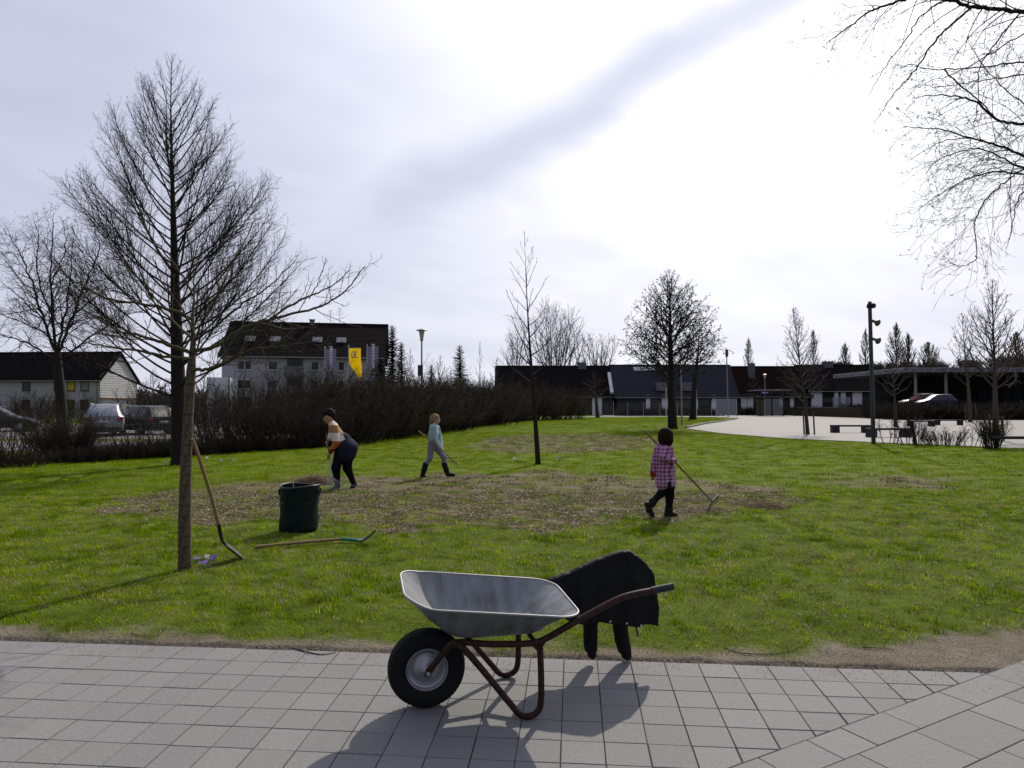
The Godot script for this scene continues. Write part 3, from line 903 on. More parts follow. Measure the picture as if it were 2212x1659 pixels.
func coat(xf: Transform3D):
	var c := thing("coat", "black padded jacket hung over the far handle of the wheelbarrow", "jacket")
	c.transform = xf
	var cloth := mat("black_nylon", Color(0.0075, 0.0076, 0.009), 0.68, 0.0, 0.0, 6.0)
	cloth.metallic_specular = 0.28
	# outline of the hanging body of the jacket in (a, h)
	var ol := PackedVector2Array([Vector2(-0.29, 0.53), Vector2(-0.345, 0.55), Vector2(-0.415, 0.564), Vector2(-0.50, 0.603), Vector2(-0.562, 0.627), Vector2(-0.639, 0.65), Vector2(-0.706, 0.672), Vector2(-0.772, 0.680), Vector2(-0.815, 0.652), Vector2(-0.880, 0.598), Vector2(-0.922, 0.542), Vector2(-0.926, 0.491), Vector2(-0.945, 0.234), Vector2(-0.91, 0.242), Vector2(-0.852, 0.248), Vector2(-0.805, 0.237), Vector2(-0.737, 0.254), Vector2(-0.649, 0.266), Vector2(-0.598, 0.281), Vector2(-0.552, 0.284), Vector2(-0.471, 0.275), Vector2(-0.375, 0.306), Vector2(-0.30, 0.41)])
	var cell := 0.0085
	var net := Net.new(Vector3(-0.99, 0.20, 0.14), Vector3(-0.26, 0.72, 0.46), cell)
	var nn := FastNoiseLite.new(); nn.seed = 12; nn.frequency = 1.0; nn.fractal_octaves = 3
	for y in net.ny:
		for x in net.nx:
			var p := Vector2(net.o.x + x * cell, net.o.y + y * cell)
			var pw := p + Vector2(nn.get_noise_2d(p.x * 12.0, p.y * 12.0), nn.get_noise_2d(p.x * 12.0 + 40.0, p.y * 12.0)) * 0.006
			var d := 9.0
			for i in ol.size():
				d = minf(d, pw.distance_to(Geometry2D.get_closest_point_to_segment(pw, ol[i], ol[(i + 1) % ol.size()])))
			if Geometry2D.is_point_in_polygon(pw, ol): d = -d
			# height of the ridge above this place decides how the cloth falls off the handle
			var hb := 0.62
			var crease := 0.010 * smoothstep(-0.745, -0.725, p.x + 0.03 * sin(p.y * 14.0)) * smoothstep(0.30, 0.5, p.y)
			var ridge := 0.002 * (1.0 - absf(nn.get_noise_2d(p.x * 5.0 + 0.9 * nn.get_noise_2d(p.y * 5.0, p.x * 5.0), p.y * 9.0 - p.x * 6.0)) * 3.0)
			var fold := crease + clampf(ridge, -0.006, 0.006) + 0.014 * nn.get_noise_2d(p.x * 7.0 + p.y * 3.0, p.y * 3.0) + 0.0015 * nn.get_noise_2d(p.x * 24.0, p.y * 10.0) + 0.008 * sin(p.x * 38.0 + p.y * 9.0) * smoothstep(0.60, 0.42, p.y)
			var quilt := 0.003 * absf(sin((p.y + 0.45 * p.x) * 34.0))
			var fall := smoothstep(0.67, 0.46, p.y + 0.25 * (absf(p.x + 0.74)))
			var zf := 0.280 - 0.035 * fall + fold            # front sheet
			var zb := 0.296 + 0.075 * fall + fold * 0.8       # back sheet
			var th := 0.018 + quilt 
			for z in net.nz:
				var q := net.o.z + z * cell
				var a := maxf(d + 0.008, absf(q - zf) - th + 0.008)
				var d1 := Vector2(maxf(d + 0.008, 0.0), maxf(absf(q - zf) - th + 0.008, 0.0)).length() + minf(a, 0.0) - 0.008
				var db := maxf(d + 0.012, 0.31 - p.y)
				var d2 := Vector2(maxf(db, 0.0), maxf(absf(q - zb) - th + 0.014, 0.0)).length() + minf(maxf(db, absf(q - zb) - th + 0.014), 0.0) - 0.014
				var e := maxf(0.03 - absf(d1 - d2), 0.0)
				net.f[(z * net.ny + y) * net.nx + x] = minf(d1, d2) - e * e / 0.12
	net.build()
	part("jacket_body", net.part([], 0.0, Color.WHITE), cloth, c)
	var sl := [[[-0.552, 0.36, 0.345, 0.05], [-0.555, 0.285, 0.35, 0.05], [-0.556, 0.206, 0.352, 0.044], [-0.557, 0.13, 0.355, 0.043], [-0.56, 0.085, 0.355, 0.041], [-0.564, 0.065, 0.356, 0.033], [-0.566, 0.060, 0.356, 0.029], [-0.567, 0.040, 0.356, 0.028], [-0.567, 0.037, 0.356, 0.02]], [[-0.728, 0.33, 0.34, 0.05], [-0.738, 0.255, 0.345, 0.048], [-0.745, 0.190, 0.348, 0.046], [-0.757, 0.12, 0.35, 0.046], [-0.77, 0.065, 0.35, 0.043], [-0.778, 0.043, 0.35, 0.037], [-0.781, 0.037, 0.35, 0.033], [-0.786, 0.016, 0.35, 0.029], [-0.788, 0.012, 0.35, 0.015]]]
	for s in sl:
		var pts := []; var rad := []
		for q in s: pts.append(Vector3(q[0], q[1], q[2])); rad.append(q[3])
		var p := spline(pts, 5); var rings := []
		for i in p.size():
			var t := float(i) / 5.0; var k := mini(int(t), rad.size() - 2)
			var r := lerpf(rad[k], rad[k + 1], t - k); var ring := []
			for j in 20:
				var a := TAU * j / 20.0
				var w := 1.0 + 0.06 * nn.get_noise_3d(cos(a) * 1.2 + pts[0].x * 30.0, sin(a) * 1.2, p[i].y * 16.0) + 0.02 * sin(p[i].y * 110.0 + 1.5 * cos(a))
				ring.append(p[i] + Vector3(cos(a) * r * w, 0.006 * cos(a * 2.0), sin(a) * r * w * 0.72))
			rings.append(ring)
		var m := MB.new(); m.loft(rings); m.fan(rings[-1], Vector3.DOWN)
		part("sleeve", m, cloth, c)
	var metal := mat("snap", Color(0.55, 0.55, 0.55), 0.3, 0.9)
	for q in [[-0.634, 0.289], [-0.735, 0.271], [-0.825, 0.252]]:
		var m := MB.new()
		m.lathe([Vector2(0.003, 0.0), Vector2(0.006, 0.001), Vector2(0.0065, 0.003), Vector2(0.004, 0.0035), Vector2(0.003, 0.002), Vector2(0.0, 0.0015)], 12, Transform3D(Basis(Vector3.RIGHT, -PI * 0.5), Vector3(q[0], q[1], 0.222)))
		part("snap_button", m, metal, c)
	var zp := MB.new(); rod(zp, [Vector3(-0.800, 0.262, 0.245), Vector3(-0.806, 0.225, 0.243), Vector3(-0.815, 0.181, 0.245)], 0.006, 0.0045, 6, 3)
	part("zip_pull", zp, cloth, c)
	# shaggy trim at the collar end
	var fm := MB.new(); var r := RandomNumberGenerator.new(); r.seed = 5
	for i in 260:
		var t := r.randf()
		var b := Vector3(lerpf(-0.335, -0.40, t) + r.randf_range(-0.02, 0.01), lerpf(0.40, 0.535, r.randf()) * 1.0, 0.31 + r.randf_range(-0.05, 0.05))
		b.y = minf(b.y, 0.515 + (-0.345 - b.x) * 0.45)
		var o := Vector3(r.randf_range(-0.2, 1.0), r.randf_range(-0.3, 0.8), r.randf_range(-1, 0.7)).normalized() * r.randf_range(0.012, 0.028)
		var sd := o.cross(Vector3(0.3, 1, 0.5)).normalized() * 0.0012
		fm.tri(b - sd, b + sd, b + o)
	part("collar_trim", fm, cloth, c).set_meta("kind", "stuff")

# ---------------------------------------------------------------- people
func hand(m: Net, wrist: Vector3, palm: Vector3, dirs: Vector3, across: Vector3, id: int, size := 1.0):
	# five curled fingers that close round a shaft running along "across"
	m.cap(wrist, palm, 0.022 * size, 0.028 * size, id, 0.012)
	var fwd := (palm - wrist).normalized()
	for i in 4:
		var b := palm + across * (i - 1.5) * 0.017 * size + fwd * 0.012
		var l: float = [0.03, 0.036, 0.034, 0.026][i] * size
		var k1 := b + fwd * l * 0.8 + dirs * l * 0.35
		var k2 := k1 + dirs * l * 0.8 - fwd * l * 0.2
		m.cap(b, k1, 0.0095 * size, 0.0085 * size, id, 0.004); m.cap(k1, k2, 0.0085 * size, 0.0075 * size, id, 0.004)
	var tb := palm - across * 0.03 * size - fwd * 0.02
	var t1 := tb - across * 0.014 * size + dirs * 0.022 * size + fwd * 0.012
	m.cap(tb, t1, 0.0105 * size, 0.009 * size, id, 0.006); m.cap(t1, t1 + dirs * 0.018 * size + fwd * 0.014, 0.009 * size, 0.0075 * size, id, 0.004)

func add_net(parent: Node, net: Net, groups: Array, body_paint):
	net.build()
	part("body", net.part([], 0.0, body_paint), vmat("skin", 0.6), parent)
	for g in groups: part(g[0], net.part(g[1], g[3], g[2]), g[4], parent)

func people():
	var cloth := vmat("cloth", 0.9); cloth.metallic_specular = 0.25
	var hairm := vmat("hair", 0.85); hairm.metallic_specular = 0.2
	var dark := vmat("dark_cloth", 0.9); dark.metallic_specular = 0.2
	var wood := mat("ash_wood", Color(0.30, 0.19, 0.085), 0.7, 0.0, 0.3, 9.0)
	var redwood := mat("red_wood", Color(0.22, 0.09, 0.035), 0.6, 0.0, 0.3, 9.0)
	var alu := mat("bright_steel", Color(0.40, 0.41, 0.43), 0.4, 0.6)
	var iron := mat("dark_iron", Color(0.05, 0.05, 0.052), 0.6, 0.4)
	var skin := Color(0.36, 0.19, 0.125)
	# --- woman with the fan rake
	var g := G(742, 1055)
	var o := thing("person", "person bending forward in a tan, white and rust striped jumper, raking", "person", g)
	var K := func(x: float, y: float, z: float) -> Vector3: return Vector3((x - 600.0) * 0.001084, (1525.0 - y) * 0.001084, z)
	var n := Net.new(Vector3(-0.50, -0.02, -0.34), Vector3(0.32, 1.56, 0.34), 0.0115)
	n.chain([K.call(345, 255, 0.03), K.call(338, 300, 0.06)], [0.094, 0.072], 1, 0.02)             # skull, jaw
	n.cap(K.call(305, 345, 0.075), K.call(330, 372, 0.06), 0.040, 0.035, 1, 0.02)
	n.cap(K.call(283, 318, 0.10), K.call(276, 332, 0.115), 0.012, 0.014, 1, 0.01)                  # nose
	n.cap(K.call(402, 312, 0.085), K.call(398, 330, 0.085), 0.012, 0.012, 1, 0.008)               # ear
	n.cap(K.call(370, 350, 0.02), K.call(425, 440, 0.0), 0.052, 0.062, 1, 0.03)                   # neck
	n.chain([K.call(435, 450, 0.10), K.call(470, 600, 0.09), K.call(560, 720, 0.06)], [0.085, 0.11, 0.12], 2, 0.06)
	n.chain([K.call(400, 460, -0.10), K.call(450, 600, -0.09), K.call(560, 720, -0.06)], [0.085, 0.11, 0.12], 2, 0.06)
	n.cap(K.call(600, 690, 0.0), K.call(665, 820, 0.0), 0.13, 0.165, 3, 0.08)                     # hips in navy
	n.cap(K.call(640, 820, 0.08), K.call(640, 930, 0.08), 0.15, 0.13, 3, 0.06)
	n.cap(K.call(690, 830, -0.06), K.call(690, 930, -0.06), 0.15, 0.12, 3, 0.06)
	n.chain([K.call(470, 470, 0.17), K.call(520, 715, 0.20), K.call(420, 880, 0.20)], [0.068, 0.060, 0.040], 2, 0.03)      # near arm
	n.chain([K.call(370, 470, -0.16), K.call(330, 640, -0.2), K.call(325, 690, -0.03)], [0.062, 0.052, 0.038], 2, 0.03)
	hand(n, K.call(410, 895, 0.2), K.call(378, 945, 0.19), Vector3(0.2, -0.3, -0.9), Vector3(0.15, 0.97, 0), 4, 1.15)
	hand(n, K.call(325, 695, -0.02), K.call(330, 725, 0.09), Vector3(0.2, -0.9, 0.2), Vector3(0.15, 0.97, 0), 4, 1.1)
	n.chain([K.call(560, 900, 0.08), K.call(490, 1160, 0.10), K.call(505, 1470, 0.04)], [0.115, 0.078, 0.045], 5, 0.04)
	n.chain([K.call(660, 900, -0.05), K.call(650, 1170, -0.06), K.call(745, 1450, -0.14)], [0.115, 0.08, 0.045], 5, 0.04)
	n.chain([K.call(515, 1495, 0.02), K.call(450, 1512, 0.13)], [0.038, 0.03], 6, 0.02)
	n.chain([K.call(765, 1470, -0.16), K.call(740, 1508, -0.05)], [0.04, 0.034], 6, 0.02)
	var stripes := func(p: Vector3, id: int, nn: Vector3) -> Color:
		var y := 1525.0 - p.y / 0.001084
		if p.x > -0.08 and p.z < 0.16: y += (p.x + 0.08) * -600.0
		if y < 425: return Color(0.55, 0.47, 0.38)
		if y < 560: return Color(0.31, 0.17, 0.08)
		if y < 700: return Color(0.62, 0.58, 0.50)
		if y < 830: return Color(0.36, 0.115, 0.025)
		return Color(0.14, 0.02, 0.012)
	add_net(o, n, [["jumper", [2], stripes, 0.003, cloth], ["tied_jacket", [3], Color(0.012, 0.016, 0.035), 0.006, cloth], ["leggings", [5], Color(0.010, 0.010, 0.014), 0.003, dark], ["shoes", [6], Color(0.02, 0.022, 0.03), 0.004, dark]], skin)
	var hn := Net.new(Vector3(-0.50, 1.16, -0.2), Vector3(-0.1, 1.56, 0.3), 0.009)
	hn.cap(K.call(355, 235, 0.025), K.call(345, 250, 0.02), 0.104, 0.1, 1, 0.02)
	hn.cap(K.call(385, 240, 0.0), K.call(395, 300, -0.02), 0.075, 0.06, 1, 0.02)
	hn.cap(K.call(290, 225, 0.06), K.call(300, 260, 0.07), 0.05, 0.035, 1, 0.02)
	var hr := RandomNumberGenerator.new(); hr.seed = 3
	for i in 26:
		var a := hr.randf() * TAU; var e := hr.randf_range(0.1, 1.4)
		var q: Vector3 = (K.call(355, 240, 0.02) as Vector3) + Vector3(cos(a) * cos(e), sin(e), sin(a) * cos(e)) * 0.096
		hn.cap(q, q * 1.0 + Vector3(hr.randf_range(-0.02, 0.02), 0.004, hr.randf_range(-0.02, 0.02)), 0.022, 0.016, 1, 0.012)
	hn.build()
	part("hair", hn.part([], 0.0, Color(0.012, 0.009, 0.008)), hairm, o)
	for q in [[300, 300, 0.118], [272, 298, 0.075]]:
		var em := MB.new(); em.ball(K.call(q[0], q[1], q[2]), 0.012, 6); part("eye", em, mat("eye", Color(0.02, 0.015, 0.012), 0.2), o)
	var mo := MB.new(); mo.ball(K.call(292, 350, 0.122), 0.014, 6, Vector3(1.3, 0.4, 0.7)); part("mouth", mo, mat("lip", Color(0.25, 0.08, 0.07), 0.5), o)
	# scarf of bright threads at the neck
	var rk := thing("fan_rake", "silver fan rake with spread wire tines held by the bending person", "rake", g)
	var hm := MB.new(); rod(hm, [K.call(322, 560, 0.10), K.call(335, 690, 0.115), K.call(398, 980, 0.16), K.call(415, 1180, 0.20)], 0.0125, 0.0125, 8, 4)
	part("shaft", hm, mat("dark_shaft", Color(0.10, 0.10, 0.105), 0.4, 0.4), rk)
	var sm := MB.new(); rod(sm, [K.call(398, 985, 0.16), K.call(428, 1290, 0.22), K.call(430, 1330, 0.225)], 0.0145, 0.016, 8, 2)
	part("socket", sm, alu, rk)
	var bm := MB.new(); rod(bm, [K.call(362, 1352, 0.24), K.call(432, 1338, 0.23), K.call(508, 1334, 0.21)], 0.006, 0.006, 6, 3)
	part("tine_bar", bm, alu, rk)
	for i in 12:
		var t := i / 11.0
		var tm := MB.new()
		var tip: Vector3 = K.call(lerpf(395, 690, t), lerpf(1508, 1500, t) + 14.0 * sin(t * PI), lerpf(0.36, 0.17, t))
		tip.y = maxf(tip.y, 0.012)
		rod(tm, [K.call(430, 1310, 0.222), K.call(lerpf(364, 506, t), 1346 - 8.0 * sin(t * PI), lerpf(0.24, 0.21, t)), tip + Vector3(0, 0.03, 0.0), tip], 0.0028, 0.0024, 5, 3)
		part("tine", tm, alu, rk)
	# --- girl in the pale blue top
	g = G(940, 1030)
	o = thing("person", "person in pale blue long-sleeved top and black wellingtons striding with a rake", "person", g)
	var B := func(x: float, y: float, z: float) -> Vector3: return Vector3((x - 560.0) * 0.001013, (1560.0 - y) * 0.001013, z)
	n = Net.new(Vector3(-0.40, -0.03, -0.26), Vector3(0.52, 1.42, 0.27), 0.0105)
	n.cap(B.call(560, 305, 0.0), B.call(580, 330, 0.0), 0.088, 0.076, 1, 0.02)
	n.cap(B.call(612, 380, 0.0), B.call(590, 390, 0.0), 0.036, 0.04, 1, 0.025)
	n.cap(B.call(648, 330, 0.0), B.call(660, 348, 0.0), 0.010, 0.012, 1, 0.012)
	n.cap(B.call(640, 368, 0.0), B.call(642, 372, 0.0), 0.014, 0.014, 1, 0.01)
	n.cap(B.call(560, 335, 0.08), B.call(560, 352, 0.08), 0.012, 0.012, 1, 0.008)
	n.cap(B.call(555, 390, 0.0), B.call(545, 460, 0.0), 0.043, 0.048, 1, 0.025)
	n.chain([B.call(525, 500, 0.055), B.call(525, 620, 0.05), B.call(500, 760, 0.04)], [0.088, 0.094, 0.092], 2, 0.04)
	n.chain([B.call(525, 500, -0.055), B.call(525, 620, -0.05), B.call(500, 760, -0.04)], [0.088, 0.094, 0.092], 2, 0.04)
	n.cap(B.call(492, 830, 0.035), B.call(492, 880, 0.03), 0.09, 0.085, 5, 0.04)
	n.cap(B.call(515, 830, -0.035), B.call(515, 880, -0.03), 0.088, 0.08, 5, 0.04)
	n.chain([B.call(560, 495, 0.13), B.call(575, 720, 0.15), B.call(675, 905, 0.16)], [0.052, 0.046, 0.034], 2, 0.02)
	n.chain([B.call(590, 495, -0.12), B.call(650, 700, -0.13), B.call(700, 900, 0.04)], [0.050, 0.042, 0.032], 2, 0.02)
	hand(n, B.call(682, 918, 0.16), B.call(705, 950, 0.155), Vector3(0.3, -0.6, -0.5), Vector3(0.78, -0.62, 0), 4, 0.95)
	hand(n, B.call(702, 905, 0.05), B.call(722, 958, 0.10), Vector3(0.2, -0.7, 0.5), Vector3(0.78, -0.62, 0), 4, 0.95)
	n.chain([B.call(482, 890, 0.05), B.call(452, 1150, 0.06), B.call(365, 1300, 0.06)], [0.080, 0.054, 0.044], 5, 0.03)
	n.chain([B.call(545, 890, -0.05), B.call(730, 1130, -0.05), B.call(757, 1290, -0.05)], [0.080, 0.054, 0.044], 5, 0.03)
	n.chain([B.call(358, 1292, 0.06), B.call(330, 1400, 0.06), B.call(295, 1510, 0.06)], [0.060, 0.056, 0.045], 6, 0.02)
	n.chain([B.call(285, 1525, 0.06), B.call(340, 1548, 0.06)], [0.040, 0.03], 6, 0.02)
	n.chain([B.call(755, 1290, -0.05), B.call(790, 1400, -0.05), B.call(820, 1490, -0.05)], [0.058, 0.055, 0.046], 6, 0.02)
	n.chain([B.call(830, 1512, -0.05), B.call(960, 1520, -0.05)], [0.043, 0.03], 6, 0.02)
	add_net(o, n, [["top", [2], Color(0.31, 0.42, 0.45), 0.003, cloth], ["leggings", [5], Color(0.19, 0.185, 0.26), 0.003, cloth], ["boots", [6], Color(0.012, 0.011, 0.016), 0.004, mat("rubber_boot", Color(0.009, 0.008, 0.012), 0.5)]], Color(0.42, 0.24, 0.17))
	hn = Net.new(Vector3(-0.22, 0.95, -0.18), Vector3(0.16, 1.45, 0.18), 0.009)
	hn.cap(B.call(555, 290, 0.0), B.call(550, 300, 0.0), 0.097, 0.092, 1, 0.02)
	hn.cap(B.call(500, 300, 0.0), B.call(490, 350, 0.0), 0.06, 0.045, 1, 0.02)
	hn.chain([B.call(485, 270, 0.0), B.call(458, 340, 0.0), B.call(455, 430, 0.01), B.call(465, 470, 0.01)], [0.035, 0.028, 0.02, 0.008], 1, 0.02)
	hn.build()
	part("hair", hn.part([], 0.0, func(p: Vector3, id: int, nn: Vector3) -> Color: return Color(0.23, 0.155, 0.085) * (1.0 + 0.8 * fn2.get_noise_3d(p.x * 60.0, p.y * 420.0, p.z * 420.0))), hairm, o)
	for z in [0.04, -0.04]:
		var em := MB.new(); em.ball(B.call(628, 318, z), 0.010, 6); part("eye", em, mat("eye", Color.BLACK), o)
	rk = thing("garden_rake", "garden rake with pale wooden shaft carried by the person in blue", "rake", g)
	hm = MB.new(); rod(hm, [B.call(220, 565, 0.19), B.call(560, 835, 0.175), B.call(830, 1078, 0.12), B.call(905, 1150, 0.11)], 0.0125, 0.0125, 8, 3)
	part("shaft", hm, wood, rk)
	bm = MB.new(); rod(bm, [B.call(805, 1120, 0.20), B.call(905, 1155, 0.11), B.call(1035, 1285, -0.02)], 0.010, 0.010, 6, 2)
	part("rake_bar", bm, iron, rk)
	for i in 11:
		var t := i / 10.0; var tm := MB.new()
		var q: Vector3 = (B.call(805, 1120, 0.20) as Vector3).lerp(B.call(1035, 1285, -0.02), t) + Vector3(0, 0.02 * sin(t * PI), 0)
		rod(tm, [q, q + Vector3(-0.004, -0.05, 0.0), q + Vector3(-0.012, -0.085, 0.01)], 0.005, 0.003, 5)
		part("tine", tm, iron, rk)
	# --- child in the checked shirt
	g = G(1445, 1117)
	o = thing("person", "person in long pink and purple checked shirt seen from behind, pulling a bow rake", "person", g)
	var D := func(x: float, y: float, z: float) -> Vector3: return Vector3((x - 540.0) * 0.000869, (1532.0 - y) * 0.000869, z)
	n = Net.new(Vector3(-0.44, -0.03, -0.28), Vector3(0.2, 1.3, 0.3), 0.0085)
	n.cap(D.call(500, 205, 0.0), D.call(508, 240, -0.02), 0.085, 0.075, 1, 0.02)
	n.cap(D.call(515, 285, -0.05), D.call(505, 285, -0.03), 0.035, 0.04, 1, 0.02)
	n.cap(D.call(495, 290, 0.0), D.call(485, 350, 0.0), 0.042, 0.05, 1, 0.03)
	n.chain([D.call(420, 420, 0.02), D.call(430, 600, 0.02), D.call(450, 800, 0.02), D.call(440, 985, 0.02)], [0.062, 0.085, 0.098, 0.10], 2, 0.05, Vector3(1, 1, 0.95))
	n.chain([D.call(545, 420, -0.03), D.call(540, 600, -0.03), D.call(535, 800, -0.03), D.call(550, 985, -0.03)], [0.062, 0.08, 0.09, 0.098], 2, 0.05, Vector3(1, 1, 0.95))
	n.chain([D.call(365, 440, 0.02), D.call(310, 680, 0.02), D.call(295, 800, 0.0)], [0.052, 0.045, 0.04], 2, 0.02)
	n.cap(D.call(293, 800, 0.0), D.call(290, 855, -0.01), 0.04, 0.036, 3, 0.02)
	hand(n, D.call(290, 855, -0.01), D.call(288, 900, -0.01), Vector3(0.3, -0.1, -0.9), Vector3(0.9, 0, 0.3), 4, 0.85)
	n.chain([D.call(465, 440, 0.09), D.call(420, 570, 0.15), D.call(600, 628, 0.10)], [0.052, 0.048, 0.037], 2, 0.02)
	hand(n, D.call(605, 632, 0.1), D.call(640, 650, 0.05), Vector3(0.5, -0.4, -0.7), Vector3(0.68, -0.73, 0), 4, 0.9)
	n.chain([D.call(470, 990, 0.03), D.call(440, 1130, 0.0), D.call(285, 1265, 0.05)], [0.078, 0.056, 0.042], 5, 0.03)
	n.chain([D.call(560, 990, -0.02), D.call(565, 1200, -0.04), D.call(545, 1440, -0.02)], [0.076, 0.054, 0.042], 5, 0.03)
	n.cap(D.call(275, 1270, 0.05), D.call(258, 1310, 0.06), 0.05, 0.05, 6, 0.02)
	n.chain([D.call(180, 1325, 0.06), D.call(205, 1400, 0.06), D.call(255, 1490, 0.05)], [0.040, 0.042, 0.034], 6, 0.02)
	n.cap(D.call(545, 1420, -0.02), D.call(535, 1480, -0.02), 0.052, 0.052, 6, 0.02)
	n.chain([D.call(530, 1500, -0.02), D.call(600, 1502, -0.05), D.call(668, 1508, -0.09)], [0.046, 0.042, 0.032], 6, 0.02)
	var plaid := func(p: Vector3, id: int, nn: Vector3) -> Color:
		var u := (p.x + p.z * 0.8) / 0.056; var w := p.y / 0.052
		var a := fposmod(u, 1.0); var b := fposmod(w, 1.0)
		var k := (1.0 if a < 0.42 else 0.0) + (1.0 if b < 0.42 else 0.0)
		var fine := 0.5 if (a > 0.66 and a < 0.75) or (b > 0.66 and b < 0.75) else 0.0
		return Color(0.50, 0.31, 0.44).lerp(Color(0.13, 0.010, 0.11), clampf(k * 0.55 + fine * 0.4, 0.0, 1.0))
	var soles := func(p: Vector3, id: int, nn: Vector3) -> Color:
		return Color(0.02, 0.014, 0.018)
	add_net(o, n, [["shirt", [2], plaid, 0.003, cloth], ["red_cuff", [3], Color(0.30, 0.03, 0.05), 0.003, cloth], ["leggings", [5], Color(0.008, 0.008, 0.011), 0.003, dark], ["shoes", [6], soles, 0.004, mat("boot_black", Color(0.010, 0.009, 0.011), 0.6)]], Color(0.38, 0.21, 0.15))
	hn = Net.new(Vector3(-0.2, 0.95, -0.16), Vector3(0.12, 1.30, 0.18), 0.0085)
	hn.cap(D.call(490, 205, 0.015), D.call(488, 230, 0.01), 0.096, 0.092, 1, 0.02)
	hn.chain([D.call(470, 230, 0.02), D.call(455, 300, 0.02), D.call(440, 350, 0.03)], [0.085, 0.07, 0.045], 1, 0.03)
	for i in 9:
		var u := i / 8.0
		hn.chain([D.call(lerpf(425, 560, u), 240 - 40 * sin(u * PI), 0.07), D.call(lerpf(410, 572, u), 310, 0.06), D.call(lerpf(418, 568, u) + 8 * sin(i * 2.3), 362 + 14 * sin(i * 3.1), 0.045)], [0.022, 0.02, 0.010], 1, 0.012)
	hn.chain([D.call(520, 230, 0.02), D.call(530, 300, 0.02), D.call(545, 345, 0.01)], [0.08, 0.065, 0.042], 1, 0.03)
	hn.build()
	var strand := func(base: Color) -> Callable: return func(p: Vector3, id: int, nn: Vector3) -> Color: return base * (1.0 + 0.9 * fn2.get_noise_3d(p.x * 420.0, p.y * 60.0, p.z * 420.0))
	part("hair", hn.part([], 0.0, strand.call(Color(0.022, 0.012, 0.010))), hairm, o)
	var so := MB.new(); rod(so, [D.call(112, 1292, 0.09), D.call(160, 1400, 0.085), D.call(215, 1470, 0.08), D.call(262, 1512, 0.07)], 0.010, 0.010, 6, 3)
	part("shoe_sole", so, mat("sole", Color(0.34, 0.29, 0.25), 0.8), o)
	rk = thing("bow_rake", "bow rake with red-brown wooden shaft pulled by the person in pink", "rake", g)
	hm = MB.new(); rod(hm, [D.call(188, 162, -0.14), D.call(640, 655, 0.02), D.call(665, 682, 0.02), D.call(1045, 1092, 0.05)], 0.0125, 0.0125, 8)
	part("shaft", hm, redwood, rk)
	sm = MB.new(); rod(sm, [D.call(1040, 1086, 0.05), D.call(1215, 1272, 0.065)], 0.0135, 0.0125, 8)
	part("socket", sm, mat("grey_steel", Color(0.13, 0.13, 0.17), 0.5, 0.4), rk)
	bm = MB.new(); rod(bm, [D.call(1092, 1392, 0.19), D.call(1215, 1275, 0.065), D.call(1372, 1190, -0.12)], 0.011, 0.011, 6)
	part("rake_bar", bm, mat("green_iron", Color(0.03, 0.036, 0.04), 0.6, 0.2), rk)
	for i in 13:
		var t := i / 12.0; var tm := MB.new()
		var q: Vector3 = (D.call(1092, 1392, 0.19) as Vector3).lerp(D.call(1215, 1275, 0.065), t * 2.0) if t < 0.5 else (D.call(1215, 1275, 0.065) as Vector3).lerp(D.call(1372, 1190, -0.12), t * 2.0 - 1.0)
		rod(tm, [q, q + Vector3(0.012, -0.06, 0.012)], 0.005, 0.0035, 5)
		part("tine", tm, mats["green_iron"], rk)

# ---------------------------------------------------------------- things on the lawn
func straw_pile(m: MB, n: int, rx: float, rz: float, h: float, r: RandomNumberGenerator, len := 0.09):
	for i in n:
		var a := r.randf() * TAU; var q := sqrt(r.randf())
		var p := Vector3(cos(a) * q * rx, h * (1.0 - q * q) * r.randf_range(0.5, 1.05), sin(a) * q * rz)
		var d := Vector3(r.randf_range(-1, 1), r.randf_range(-0.25, 0.5), r.randf_range(-1, 1)).normalized() * len * r.randf_range(0.4, 1.3)
		var s := d.cross(Vector3(r.randf(), 1, r.randf())).normalized() * r.randf_range(0.0015, 0.004)
		var c: Color = [Color(0.14, 0.095, 0.06), Color(0.09, 0.06, 0.04), Color(0.2, 0.14, 0.085), Color(0.3, 0.23, 0.14)][r.randi() % 4]
		m.col = c
		m.tri(p - s, p + s, p + d, Vector3.UP)

